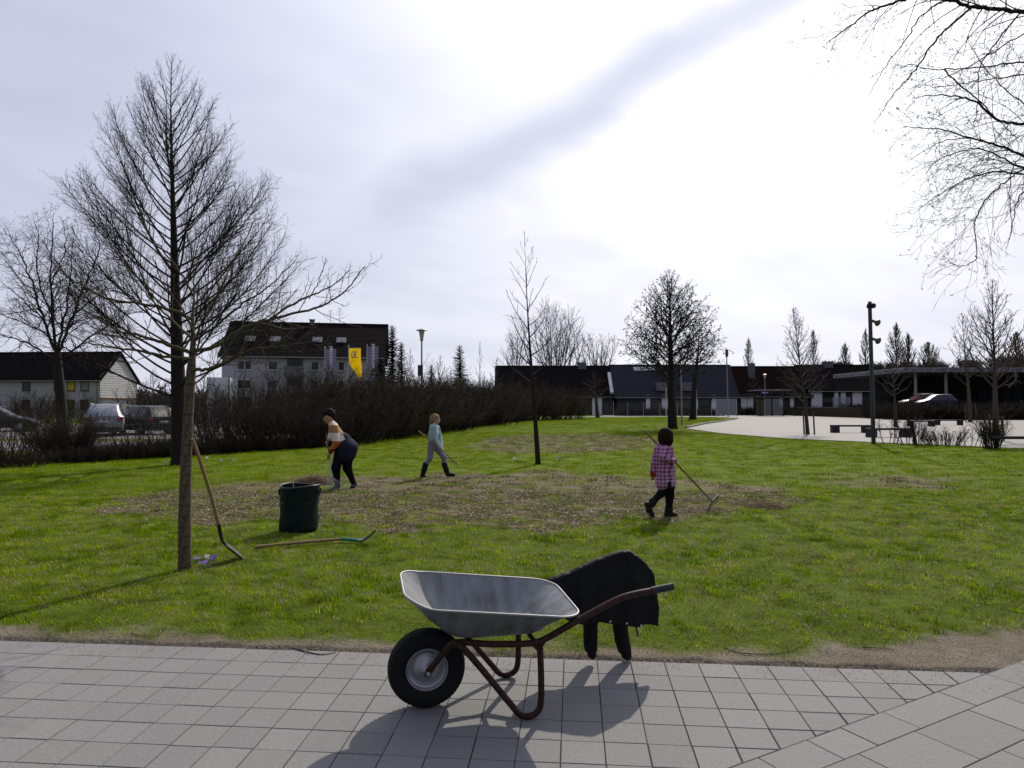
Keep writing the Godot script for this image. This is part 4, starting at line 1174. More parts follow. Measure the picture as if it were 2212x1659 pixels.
func lawn_objects():
	var r := RandomNumberGenerator.new(); r.seed = 31
	var nn := FastNoiseLite.new(); nn.seed = 4; nn.frequency = 1.0; nn.fractal_octaves = 3
	var wood := mat("old_wood", Color(0.27, 0.18, 0.09), 0.75, 0.0, 0.3, 7.0)
	var straw := vmat("straw", 0.8, 0.3)
	# --- leaf bag
	var g := G(645, 1147)
	var b := thing("garden_bag", "dark green round garden waste bag standing open on the lawn", "bag", g)
	var fabric := mat("green_fabric", Color(0.003, 0.013, 0.011), 0.6, 0.0, 0.3, 5.0)
	var rings := []
	var prof := [[0.0, 0.20], [0.015, 0.225], [0.06, 0.232], [0.16, 0.236], [0.22, 0.226], [0.3, 0.225], [0.38, 0.229], [0.46, 0.232], [0.52, 0.234], [0.545, 0.236], [0.56, 0.232]]
	for q in prof:
		var ring := []
		for k in 48:
			var a := TAU * k / 48.0
			var rr: float = q[1] * (1.0 + 0.06 * nn.get_noise_3d(cos(a) * 2.0, q[0] * 9.0, sin(a) * 2.0) * (1.0 if q[0] < 0.5 else 0.4) + 0.035 * nn.get_noise_3d(cos(a) * 5.0, q[0] * 14.0, sin(a) * 5.0))
			ring.append(Vector3(cos(a) * rr + 0.03 * (q[0] - 0.1), q[0] + (0.012 * sin(a * 2.0 + 0.5) if q[0] > 0.5 else 0.0), sin(a) * rr))
		rings.append(ring)
	var m := MB.new(); m.loft(rings); part("bag_wall", m, fabric, b)
	var inner := []
	for i in range(rings.size() - 1, 3, -1):
		var ring := []
		for p in rings[i]: ring.append(Vector3(p.x * 0.985, p.y - 0.004, p.z * 0.985))
		inner.append(ring)
	m = MB.new(); m.loft(inner); m.fan(inner[-1], Vector3.UP); part("bag_lining", m, fabric, b)
	m = MB.new()
	var rp := PackedVector3Array(rings[-1]); rp.append(rp[0])
	m.tube(rp, radii(rp.size(), 0.009, 0.009), 8); part("rim_hoop", m, mat("bag_rim", Color(0.01, 0.02, 0.018), 0.4), b)
	for s in [-1.0, 1.0]:
		m = MB.new(); var hp := []
		for k in 9:
			var a := -0.28 + 0.56 * k / 8.0 + (0.0 if s > 0 else PI)
			var u := k / 8.0 * 2.0 - 1.0
			hp.append(Vector3(cos(a) * 0.245 + 0.013, 0.52 - 0.075 * (1.0 - u * u), sin(a) * 0.245))
		rod(m, hp, 0.011, 0.011, 6, 2); part("carry_strap", m, mat("strap", Color(0.012, 0.014, 0.018), 0.7), b)
	var hb := solo("garden_waste", MB.new() if false else _pile(900, 0.2, 0.2, 0.1, r), straw, "dead grass and clippings inside the garden bag", "garden waste", g + Vector3(0, 0.36, 0))
	m = MB.new(); rod(m, [Vector3(0.0, 0.0, 0.0), Vector3(-0.01, 0.17, 0.02), Vector3(-0.025, 0.30, 0.02)], 0.006, 0.004, 6, 3)
	solo("cut_stem", m, mat("pale_stem", Color(0.32, 0.28, 0.16), 0.8), "pale dry stem poking out of the green garden bag", "stem", g + Vector3(-0.02, 0.38, 0.1))
	# --- hoe leaning on the young tree
	var top := P(416, 948, 6.72); var el := P(480, 1168, 7.0); var tip := G(522, 1206)
	var h := thing("hoe", "hoe with wooden shaft leaning against the near tree trunk", "hoe", Vector3(tip.x, 0, tip.z))
	var off := -Vector3(tip.x, 0, tip.z)
	m = MB.new(); rod(m, [top + off, P(437, 1010, 6.8) + off, P(459, 1082, 6.9) + off, P(475, 1145, 6.97) + off], 0.0165, 0.018, 10, 4)
	part("shaft", m, wood, h)
	m = MB.new(); rod(m, [P(472, 1132, 6.95) + off, P(478, 1160, 6.99) + off, el + off], 0.02, 0.016, 10, 3)
	rod(m, [el + off, P(492, 1180, 7.04) + off], 0.014, 0.012, 8)
	var rust := mat("rusty_iron", Color(0.03, 0.026, 0.024), 0.6, 0.4, 0.3, 9.0)
	part("socket", m, rust, h)
	m = MB.new()
	var e1 := P(484, 1174, 7.02) + off; var e2 := tip + off + Vector3(0, 0.012, 0)
	var ed := (e2 - e1).normalized(); var side := ed.cross(Vector3(0.25, 0.9, 0.3)).normalized()
	m.box(Transform3D(Basis(ed, ed.cross(side).normalized(), side).orthonormalized(), (e1 + e2) * 0.5), Vector3(e1.distance_to(e2), 0.022, 0.16), 0.006)
	part("blade", m, rust, h)
	# --- tool lying on the lawn
	var a0 := G(551, 1186); var a1 := G(738, 1172); var a2 := G(786, 1175)
	var q := thing("shovel", "long wooden-shafted shovel with blue-green socket lying on the grass", "shovel", a0)
	m = MB.new(); rod(m, [Vector3(0, 0.022, 0), (a1 - a0) * 0.5 + Vector3(0, 0.035, 0), a1 - a0 + Vector3(0, 0.04, 0)], 0.0165, 0.0165, 10, 5)
	part("shaft", m, wood, q)
	m = MB.new(); rod(m, [a1 - a0 + Vector3(-0.01, 0.04, 0), (a1 + a2) * 0.5 - a0 + Vector3(0.02, 0.036, 0), a2 - a0 + Vector3(-0.03, 0.026, 0)], 0.0185, 0.014, 10, 4)
	part("socket", m, mat("teal_paint", Color(0.03, 0.16, 0.15), 0.5), q)
	m = MB.new(); var br := []
	for k in 7:
		var t := k / 6.0
		var c := a2 - a0 + Vector3(lerpf(-0.06, 0.135, t), 0.024 + 0.115 * t * t, -0.02 * t)
		var w := 0.085 * (1.0 - 0.75 * pow(t, 3.0)) * smoothstep(-0.3, 0.3, t)
		var ring := []
		for j in 7:
			var u := j / 6.0 * 2.0 - 1.0
			ring.append(c + Vector3(-0.02 * u * u, 0.018 * u * u, u * w))
		br.append(ring)
	m.loft(br, false); part("blade", m, mat("worn_steel", Color(0.20, 0.21, 0.23), 0.45, 0.6, 0.3, 9.0), q)
	# --- heaps of raked thatch
	g = G(676, 1046)
	solo("thatch_heap", _pile(2600, 0.42, 0.3, 0.19, r), straw, "heap of raked dead grass left of the bending person", "heap", g).set_meta("kind", "stuff")
	g = G(1652, 1096)
	solo("thatch_heap", _pile(1400, 0.34, 0.22, 0.08, r), straw, "low dark heap of dead grass at the right end of the raked patch", "heap", g).set_meta("kind", "stuff")
	# --- crocuses
	var cs := [[433, 1232, 0, 1.0], [444, 1230, 0, 1.0], [456, 1224, 0, 1.1], [463, 1219, 0, 1.1], [447, 1221, 1, 1.2], [423, 1218, 2, 0.8], [430, 1216, 2, 0.7], [412, 1219, 2, 0.7], [447, 999, 1, 1.9], [478, 1004, 2, 1.8], [505, 1003, 2, 1.6], [358, 1008, 2, 1.6], [1111, 1000, 1, 1.8], [1118, 1000, 2, 1.6], [1208, 999, 0, 1.9]]
	var nm := ["purple crocus beside the near tree trunk", "purple crocus leaning outward right of the near tree trunk", "purple crocus nearest the fallen hoe blade", "purple crocus farthest right in the clump by the trunk", "white crocus with yellow heart in the clump by the trunk", "pale crocus close against the near tree trunk", "small pale crocus behind the purple clump", "pale crocus bud at the foot of the near trunk", "clump of white crocus under the tall tree", "pale lilac crocus in the lawn right of the tall tree", "pale lilac crocus nearer the bending person in the far lawn", "pale crocus in the tall tree's shadow", "white crocus left of the thin sapling", "pale crocus beside the white one left of the thin sapling", "purple crocus right of the thin sapling"]
	for i in cs.size():
		var f: Array = cs[i]
		crocus(G(f[0], f[1]), f[2], f[3], nm[i], r)
	# --- twigs on the soil
	var bark := mat("twig_bark", Color(0.05, 0.035, 0.028), 0.9)
	var tw := [[[1722, 1402], [1765, 1413], [1830, 1416], [1880, 1412], [1932, 1398], 0.006, "long dark twig curving along the paving edge"], [[1690, 1400], [1730, 1395], [1790, 1400], 0.003, "thin pale twig on the soil beside the long twig"], [[2070, 1402], [2100, 1403], [2150, 1406], 0.005, "short twig on the soil near the aslant slabs"], [[632, 1404], [690, 1416], [725, 1412], 0.007, "dark twig on the soil left of the wheelbarrow"], [[284, 1374], [330, 1380], [350, 1370], [358, 1352], 0.004, "bent twig at the lawn edge on the left"]]
	for t in tw:
		m = MB.new(); var pts := []
		for k in t.size() - 2:
			# pixel of the whole photograph, on the soil just beyond the paving
			var gp := G(t[k][0] * 0.8641 + 74.0 if t[k][0] > 1600 else t[k][0], t[k][1])
			gp.y = ground_y(gp.x, -gp.z) + 0.008
			pts.append(gp)
		var bpt: Vector3 = pts[0]
		for k in pts.size(): pts[k] -= bpt
		rod(m, pts, t[-2] * 0.6, t[-2] * 0.3, 6, 4)
		solo("twig", m, bark, t[-1], "twig", bpt)

func _pile(n: int, rx: float, rz: float, h: float, r: RandomNumberGenerator) -> MB:
	var m := MB.new()
	m.col = Color(0.06, 0.04, 0.025)
	var rings := []
	for i in 6:
		var ring := []; var q := 1.0 - i / 5.0
		for k in 20:
			var a := TAU * k / 20.0
			ring.append(Vector3(cos(a) * rx * q, h * 0.8 * (1.0 - q * q) * r.randf_range(0.7, 1.1) - 0.01, sin(a) * rz * q))
		rings.append(ring)
	m.loft(rings)
	straw_pile(m, n, rx * 1.08, rz * 1.08, h, r)
	return m

func crocus(at: Vector3, kind: int, size: float, label: String, r: RandomNumberGenerator):
	var o := thing("crocus", label, "flower", at, r.randf() * 6.0, "crocuses in the lawn")
	o.scale = Vector3.ONE * size
	var pm := mat("petal_%d" % kind, [Color(0.42, 0.28, 0.72), Color(0.75, 0.74, 0.78), Color(0.55, 0.48, 0.75)][kind], 0.7)
	pm.backlight_enabled = true; pm.backlight = [Color(0.42, 0.33, 0.55), Color(0.5, 0.5, 0.52), Color(0.45, 0.4, 0.52)][kind]
	for k in 6:
		var a := TAU * k / 6.0; var m := MB.new()
		var rings := []
		var op := 0.6 if k % 2 else 0.85
		for j in 5:
			var t := j / 4.0
			var w := 0.011 * sin(PI * (0.12 + 0.83 * t)); var rr := 0.004 + op * 0.022 * t; var y := 0.045 + 0.04 * t
			var c := Vector3(cos(a) * rr, y, sin(a) * rr); var sd := Vector3(-sin(a), 0, cos(a)) * w
			rings.append([c - sd, c + Vector3(cos(a), 0, sin(a)) * 0.003, c + sd])
		m.loft(rings, false)
		part("petal", m, pm, o)
	var st := MB.new(); st.tube(PackedVector3Array([Vector3.ZERO, Vector3(0, 0.05, 0)]), PackedFloat32Array([0.002, 0.003]), 5)
	part("stalk", st, mat("pale_stalk", Color(0.4, 0.42, 0.3), 0.7), o)
	var an := MB.new(); an.ball(Vector3(0, 0.062, 0), 0.004, 5, Vector3(1, 2, 1)); part("stamen", an, mat("stamen", Color(0.7, 0.28, 0.02), 0.7), o)
	for k in 4:
		var a := TAU * k / 4.0 + 0.5; var lf := MB.new(); var d := Vector3(cos(a), 0, sin(a)); var sd := Vector3(-sin(a), 0, cos(a)) * 0.0015
		lf.loft([[Vector3.ZERO - sd, Vector3.ZERO + sd], [d * 0.02 + Vector3(0, 0.04, 0) - sd, d * 0.02 + Vector3(0, 0.04, 0) + sd], [d * 0.05 + Vector3(0, 0.05, 0), d * 0.05 + Vector3(0, 0.0501, 0)]], false)
		part("leaf", lf, mat("crocus_leaf", Color(0.04, 0.09, 0.02), 0.6), o)

# ---------------------------------------------------------------- buildings
func window(parent: Node, x0: float, x1: float, y0: float, y1: float, z: float, glass: Material, frame: Material, mullion := false, label := ""):
	var f := MB.new(); var t := 0.07
	for q in [[x0 - t, y0 - t, x1 + t, y0], [x0 - t, y1, x1 + t, y1 + t], [x0 - t, y0, x0, y1], [x1, y0, x1 + t, y1]]:
		f.bx(Vector3((q[0] + q[2]) * 0.5, (q[1] + q[3]) * 0.5, z + 0.02), Vector3(q[2] - q[0], q[3] - q[1], 0.09))
	if mullion: f.bx(Vector3((x0 + x1) * 0.5, (y0 + y1) * 0.5, z + 0.02), Vector3(0.06, y1 - y0, 0.07))
	f.bx(Vector3((x0 + x1) * 0.5, y0 - t - 0.03, z + 0.06), Vector3(x1 - x0 + 0.3, 0.05, 0.2))
	var w := part("window", f, frame, parent, label)
	var p := MB.new(); p.bx(Vector3((x0 + x1) * 0.5, (y0 + y1) * 0.5, z - 0.01), Vector3(x1 - x0, y1 - y0, 0.03))
	part("pane", p, glass, w)

func gable_house(called: String, label: String, at: Vector3, turn: float, w: float, dp: float, eave: float, ridge: float, wall: Material, roof: Material, over := 0.35) -> Node3D:
	# local x along the front, front at z 0, back at -dp
	var o := thing(called, label, "house" if called != "apartment_building" else "building", at, turn)
	var m := MB.new()
	m.prism(PackedVector2Array([Vector2(-dp, -0.5), Vector2(0, -0.5), Vector2(0, eave), Vector2(-dp * 0.5, ridge - 0.15), Vector2(-dp, eave)]), 0.0, w, Transform3D(Basis(Vector3(0, 0, 1), Vector3.UP, Vector3(1, 0, 0)), Vector3.ZERO))
	part("wall", m, wall, o)
	m = MB.new()
	var s := (ridge - eave) / (dp * 0.5)
	var n := 26
	for sd in 2:
		for k in n:
			# courses of tiles, each lying on the one below
			var t0 := float(k) / n; var t1 := float(k + 1) / n
			var z0 := lerpf(over, -dp * 0.5, t0); var z1 := lerpf(over, -dp * 0.5, t1)
			var y0 := eave - over * s + (z0 - over) * -s + 0.14; var y1 := eave - over * s + (z1 - over) * -s + 0.10
			if sd == 1: z0 = -dp - z0; z1 = -dp - z1
			var a := Vector3(-over, y0, z0); var b := Vector3(w + over, y0, z0)
			m.quad(a, b, Vector3(w + over, y1, z1), Vector3(-over, y1, z1), Vector3.UP)
			m.quad(a, b, b - Vector3(0, 0.06, 0), a - Vector3(0, 0.06, 0), Vector3(0, 0, 1 if sd == 0 else -1))
		var zf := over if sd == 0 else -dp - over
		var ye := eave - over * s
		for xx in [-over, w + over]:
			m.quad(Vector3(xx, ye + 0.14, zf), Vector3(xx, ridge + 0.14, -dp * 0.5), Vector3(xx, ridge - 0.15, -dp * 0.5), Vector3(xx, ye - 0.12, zf), Vector3(signf(xx - w * 0.5), 0, 0))
		m.quad(Vector3(-over, ye - 0.12, zf), Vector3(w + over, ye - 0.12, zf), Vector3(w + over, ridge - 0.16, -dp * 0.5), Vector3(-over, ridge - 0.16, -dp * 0.5), Vector3.DOWN)
	m.bx(Vector3(w * 0.5, ridge + 0.15, -dp * 0.5), Vector3(w + 2.0 * over, 0.12, 0.3), 0.04)
	part("roof", m, roof, o)
	m = MB.new()
	rod(m, [Vector3(-over, eave - over * s - 0.02, over + 0.09), Vector3(w + over, eave - over * s - 0.02, over + 0.09)], 0.07, 0.07, 8)
	rod(m, [Vector3(w - 0.3, eave - over * s - 0.05, over + 0.05), Vector3(w - 0.3, eave - 0.6, 0.06), Vector3(w - 0.3, 0.0, 0.06)], 0.05, 0.05, 6)
	part("gutter", m, mat("gutter", Color(0.16, 0.17, 0.18), 0.5, 0.4), o)
	return o

func skylight(parent: Node, roof_e: float, ridge: float, dp: float, x: float, t: float, w: float, h: float):
	var z := -dp * 0.5 * t; var s := (ridge - roof_e) / (dp * 0.5); var y := roof_e + (ridge - roof_e) * t + 0.22
	var b := Basis(Vector3.RIGHT, atan(s) - PI * 0.5)
	var m := MB.new(); m.box(Transform3D(b, Vector3(x, y, z)), Vector3(w + 0.16, h + 0.16, 0.12), 0.02)
	var f := part("skylight", m, mat("skylight_frame", Color(0.08, 0.08, 0.085), 0.6), parent)
	m = MB.new(); m.box(Transform3D(b, Vector3(x, y, z) + b * Vector3(0, 0, 0.055)), Vector3(w, h, 0.03))
	part("pane", m, mat("sky_glass", Color(0.10, 0.115, 0.13), 0.1, 0.6), f)

func chimney(parent: Node, x: float, z: float, y0: float, y1: float, w: float, m0: Material):
	var m := MB.new(); m.bx(Vector3(x, (y0 + y1) * 0.5, z), Vector3(w, y1 - y0, w * 0.8), 0.02); m.bx(Vector3(x, y1 + 0.04, z), Vector3(w + 0.14, 0.08, w * 0.8 + 0.14))
	part("chimney", m, m0, parent)

func aerial(parent: Node, p: Vector3, h: float):
	var m := MB.new(); rod(m, [p, p + Vector3(0, h, 0)], 0.025, 0.02, 5)
	for k in 5:
		var y := h * (0.6 + 0.09 * k); var l := 0.45 - 0.06 * k
		rod(m, [p + Vector3(-l, y, 0), p + Vector3(l, y, 0)], 0.012, 0.012, 4)
	part("aerial", m, mat("aerial", Color(0.2, 0.2, 0.2), 0.5, 0.5), parent)

func buildings():
	var render_ := mat("render_white", Color(0.40, 0.40, 0.42), 0.9, 0.0, 0.3, 0.2)
	var plaster := mat("plaster_white", Color(0.80, 0.80, 0.81), 0.9, 0.0, 0.3, 0.2)
	var tiles := mat("roof_dark", Color(0.012, 0.0105, 0.0105), 0.95, 0.0, 0.3, 0.6)
	var slate := mat("roof_slate", Color(0.036, 0.040, 0.048), 0.85, 0.0, 0.3, 0.6)
	var brick := mat("roof_red", Color(0.017, 0.009, 0.009), 0.95, 0.0, 0.3, 0.6)
	for q in [tiles, slate, brick]: q.metallic_specular = 0.12
	var glass := mat("window_glass", Color(0.012, 0.014, 0.017), 0.08)
	var frame := mat("window_frame", Color(0.45, 0.45, 0.45), 0.6)
	var dframe := mat("window_frame_dark", Color(0.05, 0.04, 0.04), 0.6)
	var grey := mat("render_grey", Color(0.17, 0.17, 0.18), 0.9, 0.0, 0.8, 0.4)
	# --- apartment house behind the flags
	var at := P(478, 878, 70.0); at.y = 0
	var o := gable_house("apartment_building", "large white apartment building with dark steep roof and skylights behind the flags", at, deg_to_rad(10.6), 15.9, 11.0, 6.7, 10.45, render_, tiles)
	for q in [[511, 523], [525, 537], [573, 590], [661, 675], [718, 729], [776, 788]]:
		var x0: float = (q[0] - 478) / 340.0 * 15.9; var x1: float = (q[1] - 478) / 340.0 * 15.9
		for h in [[5.25, 6.05], [3.35, 4.15], [1.3, 2.5]]: window(o, x0, x1, h[0], h[1], 0.0, glass, frame)
	for k in 2:
		# the balcony recess in the middle, with its railing
		var m := MB.new(); var y := 4.6 if k == 0 else 2.6
		m.bx(Vector3(6.95, y + 0.9, 0.05), Vector3(1.5, 1.7, 0.12)); part("balcony_door", m, glass, o)
		m = MB.new(); m.bx(Vector3(6.95, y, 0.55), Vector3(1.9, 0.12, 1.1)); m.bx(Vector3(6.95, y + 0.5, 1.07), Vector3(1.9, 0.9, 0.05)); part("balcony", m, grey, o)
	for q in [525, 578, 668, 720]: skylight(o, 6.7, 10.45, 11.0, (q - 478) / 340.0 * 15.9, 0.42, 0.85, 0.95)
	chimney(o, 8.1, -5.3, 9.9, 10.9, 0.5, grey)
	aerial(o, Vector3(11.0, 10.4, -5.4), 2.0); aerial(o, Vector3(10.0, 10.4, -5.4), 1.7)
	var an := MB.new(); an.bx(Vector3(0.55, 1.9, 2.2), Vector3(1.9, 4.7, 4.4)); part("stair_block", an, plaster, o)
	an = MB.new(); an.bx(Vector3(1.56, 2.1, 4.34), Vector3(0.1, 4.5, 0.1)); part("drain_pipe", an, mats["gutter"], o)
	# --- house on the left with the boarded gable
	at = P(214, 878, 95.0); at.y = 0
	var turn := deg_to_rad(-4.0)
	o = gable_house("house", "long white house with dark roof and pale boarded gable behind the car park", at - Vector3(cos(turn), 0, -sin(turn)) * 24.0, turn, 24.0, 8.4, 5.3, 9.05, render_, tiles)
	for q in [[112, 124], [142, 158], [173, 189], [40, 56]]:
		var x0: float = 24.0 - (214 - q[0]) / 1534.0 * 95.0; var x1: float = 24.0 - (214 - q[1]) / 1534.0 * 95.0
		window(o, x0, x1, 3.75, 4.85, 0.0, mat("curtain_yellow", Color(0.42, 0.34, 0.05), 0.8) if q[0] == 142 else mat("curtain_grey", Color(0.2, 0.2, 0.21), 0.5) if q[0] == 173 else glass, dframe, false, "window with yellow curtain" if q[0] == 142 else "")
		window(o, x0, x1, 1.3, 2.4, 0.0, mat("shutter_red", Color(0.06, 0.02, 0.02), 0.7), dframe)
	for k in 17:
		var y := 2.75 + k * 0.33
		var hw := 4.15 if y < 5.2 else 4.2 * (9.0 - y) / 3.75
		if hw < 0.15: continue
		var m := MB.new()
		m.box(Transform3D(Basis(Vector3.BACK, 0.10), Vector3(24.04, y + 0.165, -4.2)), Vector3(0.05, 0.31, hw * 2.0))
		part("gable_board", m, mat("board_white", Color(0.52, 0.52, 0.52), 0.8, 0.0, 0.8, 0.7), o)
	var fl := MB.new(); fl.bx(Vector3(24.1, 2.68, -4.2), Vector3(0.3, 0.1, 8.4)); part("flashing", fl, mat("flashing_red", Color(0.22, 0.08, 0.04), 0.7), o)
	fl = MB.new(); fl.bx(Vector3(24.02, 6.9, -4.3), Vector3(0.06, 1.3, 0.5)); part("gable_vent", fl, glass, o)
	chimney(o, 3.0, -3.4, 8.0, 9.7, 0.8, grey)
	# --- row of houses across the end of the lawn
	var rows := [
		[1075, 1324, 128.0, 792, 851, tiles, "low white house with black roof left of the slate-roofed house", [[1279, 1290], [1291, 1300]], [1263]],
		[1334, 1590, 127.0, 790, 852, slate, "house with grey slate roof and row of bright roof lights", [[1395, 1404], [1429, 1446], [1497, 1507], [1537, 1546]], []],
		[1592, 1748, 128.0, 793, 851, brick, "house with dark red roof and tall grey chimney", [[1600, 1613], [1614, 1628], [1684, 1692], [1706, 1714]], [1638]],
		[1750, 1905, 128.0, 790, 840, tiles, "dark roofed house with white walls right of the red-roofed house", [[1752, 1775], [1802, 1810], [1816, 1826], [1841, 1861]], [1818]]]
	for h in rows:
		var d: float = h[2]
		var s := d / F
		var a := P(h[0], 878, d); a.y = 0
		var w: float = (h[1] - h[0]) * s
		var ev: float = P(h[0], h[4], d).y; var rg: float = P(h[0], h[3], d + 5.5).y
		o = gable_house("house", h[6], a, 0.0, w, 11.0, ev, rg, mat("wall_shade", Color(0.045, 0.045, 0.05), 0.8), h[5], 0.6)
		for q in h[7]:
			var x0: float = (q[0] - h[0]) * s; var x1: float = (q[1] - h[0]) * s
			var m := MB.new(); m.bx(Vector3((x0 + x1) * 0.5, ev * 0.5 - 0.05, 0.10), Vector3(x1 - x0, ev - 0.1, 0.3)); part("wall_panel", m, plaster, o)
		for k in h[7].size() - 1:
			var x0: float = (h[7][k][1] - h[0]) * s + 0.3; var x1: float = (h[7][k + 1][0] - h[0]) * s - 0.3
			if x1 - x0 > 0.8: window(o, x0, x1, 1.0, ev - 0.9, 0.0, glass, dframe, x1 - x0 > 2.0)
		for c in h[8]:
			chimney(o, (c - h[0]) * s, -3.5 if c == 1638 else -5.5, ev + 1.0, rg + (0.5 if c == 1638 else 0.7), 1.1 if c == 1638 else 1.6, mat("chimney_grey", Color(0.10, 0.11, 0.12), 0.7))
			if c == 1638: aerial(o, Vector3((c - h[0]) * s, rg + 0.5, -3.5), 0.9)
		if h[5] == slate:
			for k in 3:
				var m := MB.new(); m.box(Transform3D(Basis(Vector3.RIGHT, atan((rg - ev) / 5.5) - PI * 0.5), Vector3((1386 + 17 * k - h[0]) * s, ev + (rg - ev) * 0.84 + 0.25, -5.5 * 0.84)), Vector3(1.25, 1.0, 0.08), 0.01)
				part("roof_light", m, mat("roof_light", Color(0.4, 0.41, 0.43), 0.2, 0.5), o)
			var bb := MB.new(); var dir := Vector3(0, rg - ev, -5.5).normalized()
			bb.box(Transform3D(Basis(Vector3.RIGHT, dir.cross(Vector3.RIGHT), -dir).orthonormalized(), Vector3(-0.55, (ev + rg) * 0.5 - 0.6, -2.6)), Vector3(1.2, 0.5, 5.4)); part("verge_board", bb, plaster, o)
			for x in [8.0, 12.4]:
				bb = MB.new(); bb.bx(Vector3(x, ev + 1.4, -0.9), Vector3(1.8, 1.5, 1.6)); part("dormer", bb, grey, o)
	# --- flat-roofed carport with a small blue sign
	at = P(1643, 878, 113.0); at.y = 0
	o = thing("carport", "flat carport with bright corrugated roof and small blue sign in front of the red-roofed house", "carport", at)
	var sc := 113.0 / F
	for k in 6:
		var m := MB.new(); m.bx(Vector3((6 + 12.5 * k) * sc, 4.18 + 0.03 * (k % 2), -3.0), Vector3(12.0 * sc, 0.06, 6.0), 0.01); part("roof_sheet", m, mat("sheet_metal", Color(0.55, 0.56, 0.56), 0.3, 0.7), o)
	var cm := MB.new(); cm.bx(Vector3(37 * sc, 3.98, 0.0), Vector3(77 * sc, 0.32, 0.12)); cm.bx(Vector3(37 * sc, 3.98, -6.0), Vector3(77 * sc, 0.32, 0.12)); part("fascia", cm, mat("fascia_dark", Color(0.035, 0.03, 0.03), 0.7), o)
	for x in [1.0, 25.0, 50.0, 74.0]:
		cm = MB.new(); cm.bx(Vector3(x * sc, 1.9, -0.1), Vector3(0.16, 3.9, 0.16)); part("post", cm, mats["fascia_dark"], o)
	cm = MB.new(); cm.bx(Vector3(7.0 * sc, 3.75, 0.1), Vector3(0.7, 0.45, 0.05)); var sg := part("sign_board", cm, mat("sign_blue", Color(0.06, 0.07, 0.3), 0.5), o)
	cm = MB.new(); cm.bx(Vector3(7.0 * sc, 3.8, 0.13), Vector3(0.4, 0.12, 0.02)); cm.bx(Vector3(14.0 * sc, 3.72, 0.09), Vector3(0.3, 0.08, 0.04)); part("sign_stripe", cm, mat("sign_white", Color(0.7, 0.7, 0.72), 0.5), sg)
	# --- low building with the wide canopy on the right
	at = P(1957, 878, 62.0); at.y = 0
	o = thing("canopy_building", "low school building with wide grey canopy edge on the right", "building", at)
	o.scale = Vector3.ONE * 1.5; o.position = P(1957, 878, 93.0); o.position.y = -0.72
	cm = MB.new(); cm.bx(Vector3(11.0, 4.72, -7.0), Vector3(22.0, 0.42, 14.0), 0.02); part("canopy", cm, mat("canopy_grey", Color(0.21, 0.215, 0.235), 0.7, 0.0, 0.8, 0.3), o)
	cm = MB.new(); cm.bx(Vector3(13.0, 5.03, -9.0), Vector3(19.0, 0.2, 9.0)); part("upper_roof", cm, mat("roof_edge", Color(0.10, 0.07, 0.04), 0.8), o)
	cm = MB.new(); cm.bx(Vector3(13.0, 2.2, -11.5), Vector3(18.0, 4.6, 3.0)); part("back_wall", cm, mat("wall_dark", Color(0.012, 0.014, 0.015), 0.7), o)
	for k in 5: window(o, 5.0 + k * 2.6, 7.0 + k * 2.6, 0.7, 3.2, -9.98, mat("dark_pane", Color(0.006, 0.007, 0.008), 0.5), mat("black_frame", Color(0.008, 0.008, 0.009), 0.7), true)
	for x in [1.55, 4.25]:
		cm = MB.new(); rod(cm, [Vector3(x, -0.2, -1.2), Vector3(x, 4.6, -1.2)], 0.12, 0.12, 12); part("column", cm, mat("column_pale", Color(0.3, 0.29, 0.27), 0.8), o)
	cm = MB.new(); rod(cm, [Vector3(9.6, 4.5, 0.06), Vector3(9.65, 3.9, 0.0), Vector3(9.4, 3.2, -0.6)], 0.05, 0.05, 8); part("rain_spout", cm, mats["column_pale"], o)
	# --- flags on poles in front of the apartment house
	var fl_d := 66.0
	flag(P(701, 878, fl_d), P(702, 752, fl_d).y, 1.0, 0, "grey flag with white lettering, leftmost of the three")
	flag(P(752, 878, fl_d), P(752, 749, fl_d).y, 1.08, 1, "yellow flag with blue letter E in a square")
	flag(P(792, 878, fl_d), P(792, 747, fl_d).y, 1.0, 0, "grey flag with white lettering, right of the yellow flag")
	fences()
	cars()
	street_things()

